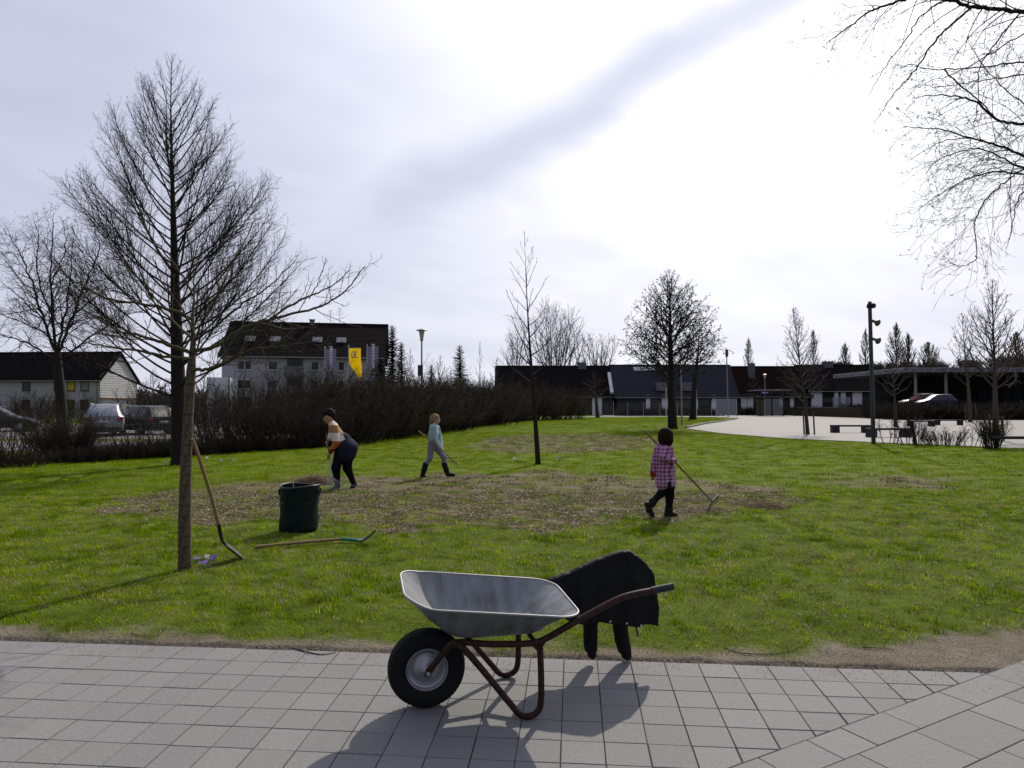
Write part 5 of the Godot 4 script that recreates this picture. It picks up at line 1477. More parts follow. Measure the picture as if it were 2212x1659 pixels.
func flag(at: Vector3, top: float, w: float, kind: int, label: String):
	at.y = 0
	var o := thing("flag", label, "flag", at, 0.0, "advertising flags on poles")
	var m := MB.new(); rod(m, [Vector3.ZERO, Vector3(0, top, 0)], 0.045, 0.035, 8); m.ball(Vector3(0, top + 0.05, 0), 0.06)
	part("pole", m, mat("flag_pole", Color(0.45, 0.45, 0.46), 0.4, 0.5), o)
	m = MB.new(); rod(m, [Vector3(0, top - 0.12, 0), Vector3(w + 0.05, top - 0.1, 0.02)], 0.02, 0.02, 6); part("arm", m, mats["flag_pole"], o)
	var wave := func(x: float, y: float) -> float: return 0.07 * sin(x * 5.0 + y * 1.3) * (0.3 + 0.5 * (1.0 - y))
	var rows := []; var l := 3.0
	for i in 25:
		var t := i / 24.0; var ring := []
		for j in 11:
			var u := j / 10.0
			var x := u * w; var y := top - 0.15 - l * t
			if kind == 1:
				# the lower end is blown together into a point
				var k := smoothstep(0.45, 1.0, t)
				x = lerpf(x, w * 0.92 + 0.12 * (u - 0.5), k * (0.9 if u < 0.5 else 0.75)) + 0.05 * t
				x += 0.10 * smoothstep(0.2, 0.8, t)
			else:
				x = lerpf(x, 0.08 * w + x * 0.9, t)
			ring.append(Vector3(0.06 + x, y, wave.call(u * 1.3, t)))
		rows.append(ring)
	m = MB.new(); m.loft(rows, false)
	var fm := mat("flag_yellow" if kind == 1 else "flag_grey", Color(0.80, 0.62, 0.006) if kind == 1 else Color(0.115, 0.115, 0.16), 0.8)
	fm.backlight_enabled = true; fm.backlight = Color(0.75, 0.60, 0.01) if kind == 1 else Color(0.22, 0.22, 0.30)
	part("cloth", m, fm, o)
	var f := SystemFont.new(); f.font_names = PackedStringArray(["Droid Sans"]); f.font_weight = 700
	var tx := func(s: String, h: float, c: Material, p: Vector3, rot: float, nm: String):
		var t := TextMesh.new(); t.text = s; t.font = f; t.font_size = 64; t.pixel_size = h / 46.0; t.depth = 0.03
		var q := part(nm, t, c, o); q.position = p; q.rotation.z = rot
	var white := mat("flag_white", Color(0.75, 0.75, 0.8), 0.7)
	if kind == 0:
		tx.call("lebensmittel", 0.32, white, Vector3(0.06 + w * 0.52, top - 1.18, 0.10), PI * 0.5, "lettering")
		m = MB.new(); m.prism(PackedVector2Array([Vector2(0, -0.22), Vector2(0.16, -0.12), Vector2(0.17, 0.10), Vector2(0.02, 0.21), Vector2(-0.15, 0.12), Vector2(-0.16, -0.1)]), 0.09, 0.115, Transform3D(Basis(), Vector3(0.06 + w * 0.5, top - 2.30, 0)))
		part("emblem", m, mat("flag_gold", Color(0.6, 0.42, 0.02), 0.7), o)
		tx.call("ein", 0.22, white, Vector3(0.06 + w * 0.54, top - 2.72, 0.10), PI * 0.5, "lettering")
	else:
		m = MB.new()
		for q in [[0, 0.26, 0.56, 0.06], [0, -0.26, 0.56, 0.06], [-0.26, 0, 0.06, 0.52]]: m.bx(Vector3(0.06 + w * 0.5 + q[0], top - 0.75 + q[1], 0.1), Vector3(q[2], q[3], 0.03))
		part("logo_square", m, mat("flag_blue", Color(0.02, 0.12, 0.32), 0.7), o)
		tx.call("E", 0.36, mats["flag_blue"], Vector3(0.10 + w * 0.5, top - 0.75, 0.1), 0.0, "lettering")

func fences():
	var steel := mat("galvanised", Color(0.30, 0.31, 0.32), 0.5, 0.5)
	var panel := mat("gate_grey", Color(0.30, 0.325, 0.35), 0.6, 0.1)
	# post and mesh fence along the houses
	var a := G(1276, 898); var d := 113.0
	var o := thing("mesh_fence", "grey wire mesh fence on posts along the row of houses", "fence", Vector3(a.x, 0, -d))
	var s := d / F
	for px in [1300, 1325, 1356, 1390, 1425, 1463, 1537]:
		var m := MB.new(); var x: float = P(px, 880, d).x - a.x
		rod(m, [Vector3(x, 0, 0), Vector3(x, 2.15, 0)], 0.04, 0.04, 6); m.ball(Vector3(x, 2.17, 0), 0.06); part("post", m, steel, o)
	var wm := MB.new(); var x1 := P(1540, 880, d).x - a.x
	for k in 11: wm.bx(Vector3(x1 * 0.5, 0.1 + k * 0.195, 0.0), Vector3(x1, 0.014, 0.014))
	for k in int(x1 / 0.12): wm.bx(Vector3(k * 0.12, 1.05, 0.0), Vector3(0.008, 2.0, 0.008))
	part("wire_mesh", wm, mat("mesh_wire", Color(0.10, 0.115, 0.11), 0.6, 0.3), o).set_meta("kind", "stuff")
	# tall pale posts beside it
	for q in [[1439, 837, "tall pale post beside the alder trunk"], [1504, 842, "tall pale post right of the second alder"]]:
		var m := MB.new(); rod(m, [Vector3.ZERO, Vector3(0, P(q[0], q[1], 107.0).y, 0)], 0.09, 0.08, 8)
		var p := P(q[0], 880, 107.0); p.y = 0
		solo("post", m, mat("pale_post", Color(0.42, 0.43, 0.44), 0.6, 0.2), q[2], "post", p)
	# gates of upright bars
	var gates := [[1547, 1591, 862, 898, 112.0, "open steel bar gate at the tip of the grass island"], [1651, 1693, 862, 896, 120.0, "grey bar gate beside the brown gate pillar"], [1800, 1836, 858, 890, 125.0, "grey double gate before the dark house on the right"]]
	for g in gates:
		var dd: float = g[4]; var p := P(g[0], 880, dd); p.y = 0.0; var w: float = (g[1] - g[0]) * dd / F; var top: float = P(g[0], g[2], dd).y
		o = thing("gate", g[5], "gate", p)
		var m := MB.new()
		m.bx(Vector3(w * 0.5, top - 0.04, 0), Vector3(w, 0.08, 0.06)); m.bx(Vector3(w * 0.5, 0.32, 0), Vector3(w, 0.08, 0.06)); part("rail", m, panel, o)
		for k in 2:
			m = MB.new(); m.bx(Vector3(w * k, top * 0.5, 0), Vector3(0.12, top, 0.12)); part("gate_post", m, panel, o)
		var n := int(w / 0.16)
		for k in n:
			m = MB.new(); m.bx(Vector3((k + 0.5) * w / n, (top + 0.15) * 0.5, 0), Vector3(0.085, top - 0.25, 0.03)); part("bar", m, panel, o)
	var pp := P(1635, 880, 119.0); pp.y = 0
	o = thing("gate_pillar", "brown gate pillar with an orange stripe left of the grey gate", "pillar", pp)
	var pm := MB.new(); pm.bx(Vector3(0.55, 1.4, 0), Vector3(1.1, 2.8, 0.5), 0.02); part("pillar", pm, mat("pillar_brown", Color(0.09, 0.075, 0.06), 0.8), o)
	pm = MB.new(); pm.bx(Vector3(0.65, 1.5, 0.27), Vector3(0.22, 2.0, 0.04)); part("stripe", pm, mat("stripe_orange", Color(0.4, 0.12, 0.04), 0.7), o)
	# wire fence at the edge of the car park
	var f0 := Vector3(-20.0, 0, -16.5); var f1 := Vector3(-10.6, 0, -23.6); var dir := (f1 - f0)
	o = thing("wire_fence", "low grey double-rod fence in front of the car park", "fence", f0, -atan2(dir.z, dir.x))
	var l := dir.length(); wm = MB.new()
	for k in 7: wm.bx(Vector3(l * 0.5, 0.08 + 0.18 * k, 0), Vector3(l, 0.008, 0.012))
	for k in int(l / 0.055): wm.bx(Vector3(k * 0.055, 0.62, 0), Vector3(0.005, 1.15, 0.005))
	part("wire_mesh", wm, mat("rod_grey", Color(0.16, 0.165, 0.16), 0.5, 0.3), o).set_meta("kind", "stuff")
	for k in 5:
		var m := MB.new(); m.bx(Vector3(l * k / 4.0, 0.65, -0.03), Vector3(0.06, 1.3, 0.04)); part("post", m, mats["rod_grey"], o)

func car(label: String, paint: Material, at: Vector3, turn: float, tall: float, lights := true):
	var o := thing("car", label, "car", at, turn, "cars parked behind the lawn")
	var H_ := tall; var belt := 0.60 * tall + 0.02
	# stations from the tail (z +) to the nose: z, belt height, roof height, half width, roof half width
	var st := [[2.12, belt - 0.05, belt - 0.02, 0.80, 0.72], [2.16, belt, belt + 0.03, 0.86, 0.74], [2.0, belt + 0.02, belt + 0.12, 0.88, 0.70], [1.72, belt + 0.02, H_ - 0.04, 0.89, 0.62], [1.0, belt, H_, 0.9, 0.64], [-0.1, belt - 0.02, H_ - 0.02, 0.9, 0.63], [-0.95, belt - 0.05, belt + 0.05, 0.89, 0.70], [-1.6, belt - 0.14, belt - 0.10, 0.86, 0.68], [-2.05, belt - 0.28, belt - 0.25, 0.78, 0.6], [-2.2, belt - 0.42, belt - 0.40, 0.66, 0.5]]
	var rings := []
	for s in st:
		var r := []
		for q in [[0.80, 0.22], [1.0, 0.34], [1.0, s[1] - 0.06], [0.975, s[1]]]: r.append(Vector3(s[3] * q[0], q[1], s[0]))
		r.append(Vector3(s[4], s[2] - 0.05, s[0])); r.append(Vector3(s[4] * 0.86, s[2], s[0]))
		for k in range(5, -1, -1): r.append(Vector3(-r[k].x, r[k].y, r[k].z))
		rings.append(r)
	var m := MB.new(); m.loft(rings); m.fan(rings[0], Vector3.BACK); m.fan(rings[-1], Vector3.FORWARD); part("body", m, paint, o)
	var glass := mat("car_glass", Color(0.008, 0.009, 0.011), 0.08)
	for k in [[2, 3, "rear_window"], [5, 6, "windscreen"]]:
		var a: Array = rings[k[0]]; var b: Array = rings[k[1]]; m = MB.new(); var e := Vector3(0, 0.012, 0.012 if k[0] == 2 else -0.012)
		var la: Vector3; var lb: Vector3
		m.quad(a[4] * Vector3(0.93, 1, 1) + e, a[7] * Vector3(0.93, 1, 1) + e, b[7] * Vector3(0.93, 1, 1) + e - Vector3(0, 0.05, 0), b[4] * Vector3(0.93, 1, 1) + e - Vector3(0, 0.05, 0), Vector3(0, 0.5, signf(e.z))); part(k[2], m, glass, o)
	for sd in [-1.0, 1.0]:
		for k in [[3, 4], [4, 5]]:
			var a: Array = rings[k[0]]; var b: Array = rings[k[1]]; m = MB.new(); var x := Vector3(sd, 1, 1); var e := Vector3(0.012 * sd, 0, 0)
			var p := [a[3].lerp(b[3], 0.06), a[3].lerp(b[3], 0.94), a[4].lerp(b[4], 0.94), a[4].lerp(b[4], 0.06)]
			m.quad(p[0] * x + e + Vector3(0, 0.03, 0), p[1] * x + e + Vector3(0, 0.03, 0), p[2] * x + e, p[3] * x + e, Vector3(sd, 0.3, 0)); part("side_window", m, glass, o)
		m = MB.new(); m.bx(Vector3(0.76 * sd, belt - 0.12, 2.14), Vector3(0.26, 0.16, 0.09), 0.02); part("tail_light", m, mat("tail_red", Color(0.35, 0.008, 0.012), 0.25), o)
		m = MB.new(); m.bx(Vector3(0.62 * sd, belt - 0.34, -2.05), Vector3(0.3, 0.14, 0.22), 0.04); part("headlight", m, mat("head_glass", Color(0.6, 0.62, 0.65), 0.1, 0.5), o)
		m = MB.new(); m.bx(Vector3(0.98 * sd, belt + 0.06, -0.75), Vector3(0.18, 0.13, 0.1), 0.03); part("mirror", m, paint, o)
		m = MB.new(); m.bx(Vector3(0.6 * sd, H_ + 0.015, 0.6), Vector3(0.04, 0.04, 1.9), 0.012); part("roof_rail", m, mat("rail_steel", Color(0.5, 0.5, 0.52), 0.3, 0.8), o)
		for z in [1.35, -1.35]:
			var wx := Transform3D(Basis(Vector3.BACK, PI * 0.5), Vector3(0.80 * sd, 0.32, z))
			m = MB.new(); m.lathe([Vector2(0.2, -0.11), Vector2(0.3, -0.11), Vector2(0.325, -0.06), Vector2(0.325, 0.06), Vector2(0.3, 0.11), Vector2(0.2, 0.11)], 24, wx); var w := part("wheel", m, mats["rubber"] if mats.has("rubber") else mat("rubber", Color(0.012, 0.012, 0.013), 0.75), o)
			m = MB.new(); m.lathe([Vector2(0.21, 0.10 * -sd), Vector2(0.19, 0.07 * -sd), Vector2(0.06, 0.085 * -sd), Vector2(0.0, 0.09 * -sd)], 20, wx); part("rim", m, mat("alloy", Color(0.4, 0.4, 0.42), 0.35, 0.7), w)
	m = MB.new(); m.bx(Vector3(0, 0.36, 2.12), Vector3(1.62, 0.24, 0.16), 0.05); part("rear_bumper", m, mat("bumper", Color(0.025, 0.025, 0.027), 0.6), o)
	m = MB.new(); m.bx(Vector3(0, belt - 0.25, 2.17), Vector3(0.52, 0.12, 0.03)); part("number_plate", m, mat("plate", Color(0.6, 0.6, 0.6), 0.5), o)

func cars():
	var silver := mat("car_silver", Color(0.30, 0.31, 0.35), 0.4, 0.4);
	var black := mat("car_black", Color(0.007, 0.008, 0.010), 0.4);
	var blue := mat("car_blue", Color(0.012, 0.014, 0.04), 0.35);
	var red := mat("car_red", Color(0.10, 0.010, 0.015), 0.4);
	var white := mat("car_white", Color(0.65, 0.65, 0.67), 0.3);
	var z := func(px: float, d: float) -> Vector3: var p := P(px, 880, d); p.y = 0.015; return p
	var up := Vector3(0, 1.4, 0)
	car("silver estate car seen from behind with red tail lights, through the left hedge", silver, z.call(229, 38.0), deg_to_rad(27), 1.66)
	car("black car parked to the right of the silver estate car", black, z.call(306, 40.0), deg_to_rad(58), 1.55)
	car("dark car at the left picture edge with glinting headlight", black, z.call(-6, 44.0), deg_to_rad(-68), 1.5)
	car("black car with curved roof behind the hedge, left of the bending person", black, z.call(612, 41.0), deg_to_rad(-72), 1.5)
	car("dark car farther right behind the hedge under the flags", black, z.call(700, 46.0), deg_to_rad(-60), 1.5)
	car("white car in front of the dark house on the right", white, z.call(1862, 122.0), deg_to_rad(80), 1.6)
	car("red car parked behind the clipped bushes on the right", red, z.call(1985, 89.5) + up, deg_to_rad(86), 1.75)
	car("dark blue car parked before the red car on the right", blue, z.call(2020, 86.5) + up, deg_to_rad(86), 1.6)

func lamp(at: Vector3, h: float, label: String):
	var o := thing("street_lamp", label, "lamp", at)
	var pole := mat("lamp_pole", Color(0.20, 0.20, 0.20), 0.6, 0.3)
	var m := MB.new(); rod(m, [Vector3.ZERO, Vector3(0, 1.0, 0), Vector3(-0.02, h - 0.75, 0)], 0.075, 0.05, 10); part("pole", m, pole, o)
	m = MB.new(); m.lathe([Vector2(0.09, h - 0.78), Vector2(0.10, h - 0.70), Vector2(0.19, h - 0.16), Vector2(0.0, h - 0.15)], 16, Transform3D(Basis(), Vector3(-0.02, 0, 0))); part("lantern", m, mat("lamp_glass", Color(0.35, 0.33, 0.31), 0.3), o)
	m = MB.new(); m.lathe([Vector2(0.16, h - 0.16), Vector2(0.37, h - 0.13), Vector2(0.36, h - 0.10), Vector2(0.16, h - 0.02), Vector2(0.06, h), Vector2(0.0, h + 0.01)], 24, Transform3D(Basis(), Vector3(-0.02, 0, 0))); part("cap", m, mat("lamp_cap", Color(0.3, 0.29, 0.28), 0.4, 0.4), o)
	m = MB.new(); m.lathe([Vector2(0.09, h - 0.80), Vector2(0.105, h - 0.74), Vector2(0.09, h - 0.68)], 12, Transform3D(Basis(), Vector3(-0.02, 0, 0))); part("collar", m, mat("lamp_collar", Color(0.25, 0.13, 0.09), 0.5), o)

func street_things():
	var z := func(px: float, d: float) -> Vector3: var p := P(px, 880, d); p.y = 0.0; return p
	lamp(z.call(911, 46.0), P(909, 710, 46.0).y, "tall street lamp with flat round cap behind the hedge")
	lamp(z.call(1653, 116.0), P(1653, 808, 116.0).y, "street lamp behind the carport")
	var m := MB.new(); m.bx(Vector3(0, 0.35, 0), Vector3(0.32, 0.7, 0.2), 0.02)
	var bp := P(908, 812, 45.8)
	solo("cabinet", m, mat("cabinet_grey", Color(0.06, 0.055, 0.055), 0.7), "dark box fixed to the tall street lamp", "box", bp)
	# lamp with two flat heads
	var o := thing("double_lamp", "lamp post with two flat heads beside the alder", "lamp", G(1473, 919))
	var h := P(1471, 760, 57.0).y
	m = MB.new(); rod(m, [Vector3.ZERO, Vector3(-0.06, h, 0)], 0.075, 0.045, 8); part("pole", m, mats["lamp_pole"], o)
	m = MB.new(); m.bx(Vector3(0, h, 0), Vector3(1.3, 0.08, 0.3), 0.02); part("lamp_head", m, mats["lamp_cap"], o)
	o = thing("pole", "thin grey pole with small box at its top beyond the open gate", "pole", G(1573, 901))
	h = P(1570, 757, GD(901)).y
	m = MB.new(); rod(m, [Vector3.ZERO, Vector3(-0.15, h, 0)], 0.1, 0.08, 8); part("shaft", m, mats["lamp_pole"], o)
	m = MB.new(); m.bx(Vector3(-0.15, h - 0.4, 0.1), Vector3(0.35, 1.1, 0.3), 0.03); m.bx(Vector3(0.15, h - 2.4, 0.1), Vector3(0.4, 0.5, 0.3), 0.03); part("head_box", m, mat("cabinet_grey", Color.BLACK), o)
	# pole with two loudspeaker horns at the plaza edge
	var g := G(1887, 959)
	o = thing("speaker_pole", "dark pole with two horn loudspeakers at the plaza edge", "pole", g)
	var d := -g.z
	var dark := mat("pole_dark", Color(0.035, 0.042, 0.045), 0.5, 0.3)
	var top := P(1879, 662, d) - g
	m = MB.new(); rod(m, [Vector3.ZERO, top], 0.085, 0.075, 12); part("shaft", m, dark, o)
	m = MB.new(); m.lathe([Vector2(0.0, -0.08), Vector2(0.12, -0.06), Vector2(0.125, 0.06), Vector2(0.10, 0.10), Vector2(0.07, 0.13), Vector2(0.07, 0.2), Vector2(0.0, 0.2)], 14, Transform3D(Basis(), top)); m.bx(top + Vector3(0.1, 0.02, 0.05), Vector3(0.2, 0.2, 0.22), 0.05); part("top_camera", m, mat("black_plastic", Color(0.02, 0.02, 0.022), 0.5), o)
	for y in [693, 732]:
		var p: Vector3 = top * ((959.0 - y) / (959.0 - 662.0)) + Vector3(0.05, 0, 0.02)
		var x := Transform3D(Basis(Vector3.UP, 0.35) * Basis(Vector3.BACK, -PI * 0.5 - 0.22), p)
		m = MB.new(); m.lathe([Vector2(0.0, 0.0), Vector2(0.055, 0.0), Vector2(0.06, 0.1), Vector2(0.05, 0.14), Vector2(0.07, 0.2), Vector2(0.10, 0.27), Vector2(0.145, 0.33), Vector2(0.15, 0.335), Vector2(0.135, 0.33), Vector2(0.06, 0.22), Vector2(0.0, 0.2)], 18, x); part("horn", m, mat("horn_grey", Color(0.10, 0.105, 0.105), 0.5), o)
	# benches on the plaza
	var conc := mat("bench_dark", Color(0.035, 0.035, 0.042), 0.7, 0.0, 0.3, 2.0)
	var bs := [[1800, 1882, 936, 0.0, "dark slab bench standing alone left of the speaker pole"], [1879, 1973, 946, 0.04, "dark slab bench right behind the speaker pole"], [1964, 2018, 922, -0.12, "dark slab bench farther back, left one of the rear pair"], [2020, 2073, 919, -0.35, "dark slab bench farthest back at the right of the rear pair"], [2152, 2420, 972, 0.0, "dark slab bench cut by the right picture edge"]]
	for b in bs:
		var a := G(b[0], b[2]); var w: float = (b[1] - b[0]) * -a.z / F
		o = thing("bench", b[4], "bench", a, b[3], "slab benches on the plaza")
		m = MB.new(); m.bx(Vector3(w * 0.5, 0.43, -0.22), Vector3(w, 0.10, 0.45), 0.012); part("seat", m, conc, o)
		for k in ([0.2, w - 0.2] if w < 3.0 else [w * 0.5, w - 0.2]):
			m = MB.new(); m.bx(Vector3(k, 0.19, -0.22), Vector3(0.38, 0.378, 0.43), 0.012); part("support", m, conc, o)

# ---------------------------------------------------------------- trees
func grow(m: MB, p: Vector3, dir: Vector3, len: float, r: float, lvl: int, sp: Dictionary, g: RandomNumberGenerator):
	var n: int = sp.segs[lvl]
	var pts := PackedVector3Array(); var rr := PackedFloat32Array()
	var d := dir; var q := p; var st := len / n
	var wig: float = sp.wig[lvl]; var up: float = sp.up[lvl]; var rt: float = maxf(r * sp.tip[lvl], sp.rmin * 0.6)
	for i in n + 1:
		pts.append(q); rr.append(lerpf(r, rt, float(i) / n))
		d = (d + Vector3(g.randf_range(-1, 1), g.randf_range(-1, 1), g.randf_range(-1, 1)) * wig + Vector3(0, up, 0)).normalized()
		q += d * st
	m.tube(pts, rr, sp.sides[lvl])
	offshoots(m, pts, rr, len, lvl, sp, g)

func offshoots(m: MB, pts: PackedVector3Array, rr: PackedFloat32Array, len: float, lvl: int, sp: Dictionary, g: RandomNumberGenerator):
	var n := pts.size() - 1
	if lvl + 1 >= sp.segs.size():
		if sp.has("bud"):
			for k in sp.buds:
				var t := g.randf_range(0.3, 1.0) * n; var i := mini(int(t), n - 1)
				var b := pts[i].lerp(pts[i + 1], t - i)
				var o: Vector3 = Vector3(g.randf_range(-1, 1), g.randf_range(-1, 1) + sp.bud_up, g.randf_range(-1, 1)).normalized() * sp.bud * g.randf_range(0.6, 1.3)
				var s: Vector3 = o.cross(Vector3(0.4, 0.2, 1)).normalized() * sp.bud * 0.22
				var s2: Vector3 = o.cross(s).normalized() * sp.bud * 0.2
				m.tri(b, b + o * 0.5 + s, b + o); m.tri(b, b + o * 0.5 - s, b + o); m.tri(b, b + o * 0.5 + s2, b + o)
		return
	var cnt := int(sp.n[lvl] * (len if sp.per_m else 1.0) * g.randf_range(0.8, 1.2) + 0.5)
	var az := g.randf() * TAU
	for k in cnt:
		var t: float = lerpf(sp.t0[lvl], 0.98, (k + g.randf()) / cnt)
		var f := t * n; var i := mini(int(f), n - 1)
		var b := pts[i].lerp(pts[i + 1], f - i); var ax := (pts[i + 1] - pts[i]).normalized()
		az += 2.4 + g.randf_range(-0.5, 0.5)
		var u := ax.cross(Vector3(0.13, 1, 0.21)).normalized(); var w := ax.cross(u)
		var ang: float = sp.ang[lvl] * g.randf_range(0.75, 1.25)
		var cd := (ax * cos(ang) + (u * cos(az) + w * sin(az)) * sin(ang)).normalized()
		var cl: float = len * sp.ratio[lvl] * (1.15 - 0.7 * t) * g.randf_range(0.6, 1.2)
		var cr: float = maxf(lerpf(rr[i], rr[i + 1], f - i) * sp.rr, sp.rmin)
		grow(m, b, cd, cl, cr, lvl + 1, sp, g)

# a tree whose crown fills a measured outline: prof holds [pixel row, half width in pixels]
func profile_tree(called: String, label: String, trunk: Array, d: float, r0: float, prof: Array, h_first: float, count: int, sp: Dictionary, seed_: int, bark: Material, group := "", rise := 0.75, thin := 1.0) -> Node3D:
	var g := RandomNumberGenerator.new(); g.seed = seed_
	var tp := []
	for q in trunk: tp.append(P(q[0], q[1], d))
	var base: Vector3 = tp[0]; base.y = minf(base.y, 0.0)
	tp[0].y = -0.05
	var o := thing(called, label, "tree", Vector3(base.x, 0, base.z), 0.0, group)
	for k in tp.size(): tp[k] -= Vector3(base.x, 0, base.z)
	var path := spline(tp, 8)
	var rr := PackedFloat32Array()
	var topy: float = path[-1].y
	for p in path: rr.append(maxf(r0 * pow(clampf(1.0 - maxf(p.y, 0.0) / topy, 0.0, 1.0), 1.15) * (1.0 - 0.25 * smoothstep(0.3, 0.9, p.y / topy)), sp.rmin * 1.2))
	rr[0] = r0 * 1.25
	var m := MB.new(); m.tube(path, rr, 10); part("trunk", m, bark, o)
	var hw := []
	for q in prof: hw.append([P(1106, q[0], d).y, q[1] * d / F])
	var wid := func(y: float) -> float:
		if y <= hw[0][0]: return hw[0][1]
		for i in hw.size() - 1:
			if y <= hw[i + 1][0]: return lerpf(hw[i][1], hw[i + 1][1], (y - hw[i][0]) / (hw[i + 1][0] - hw[i][0]))
		return 0.05
	var crown := MB.new(); var az := g.randf() * TAU
	for k in count:
		var t := (k + g.randf() * 0.8) / count
		var y := lerpf(h_first, topy * 0.985, pow(t, 0.9))
		var i := 0
		while i < path.size() - 2 and path[i + 1].y < y: i += 1
		var b := path[i].lerp(path[i + 1], clampf((y - path[i].y) / maxf(path[i + 1].y - path[i].y, 0.001), 0.0, 1.0))
		az += 2.4 + g.randf_range(-0.4, 0.4)
		var el := lerpf(0.35, 1.05, t) * rise * g.randf_range(0.8, 1.2)
		var dir := Vector3(cos(az) * cos(el), sin(el), sin(az) * cos(el))
		# the unit shape of the limb, then the longest length whose tip stays inside the outline
		var n: int = sp.segs[0]; var unit := PackedVector3Array(); var q := Vector3.ZERO; var dd := dir
		for s in n + 1:
			unit.append(q)
			dd = (dd + Vector3(g.randf_range(-1, 1), g.randf_range(-1, 1), g.randf_range(-1, 1)) * sp.wig[0] + Vector3(0, sp.up[0], 0)).normalized()
			q += dd / n
		var fit := g.randf_range(0.8, 1.05); var len := 9.0
		while len > 0.15:
			var tip := unit[n] * len
			if Vector2(tip.x, tip.z).length() <= wid.call(b.y + tip.y) * fit and b.y + tip.y < topy * 1.03: break
			len *= 0.94
		var lr := minf(rr[i] * 0.55, (0.012 + len * 0.0125) * thin)
		var lm := MB.new()
		var pts := PackedVector3Array(); var lrr := PackedFloat32Array()
		for s in n + 1:
			pts.append(b + unit[s] * len); lrr.append(lerpf(lr, maxf(lr * 0.2, sp.rmin), float(s) / n))
		if sp.get("limbs", false) and len > 1.2:
			lm.tube(pts, lrr, sp.sides[0]); part("limb", lm, bark, o)
		else: crown.tube(pts, lrr, sp.sides[0])
		offshoots(crown, pts, lrr, len, 0, sp, g)
	part("crown", crown, bark, o)
	return o

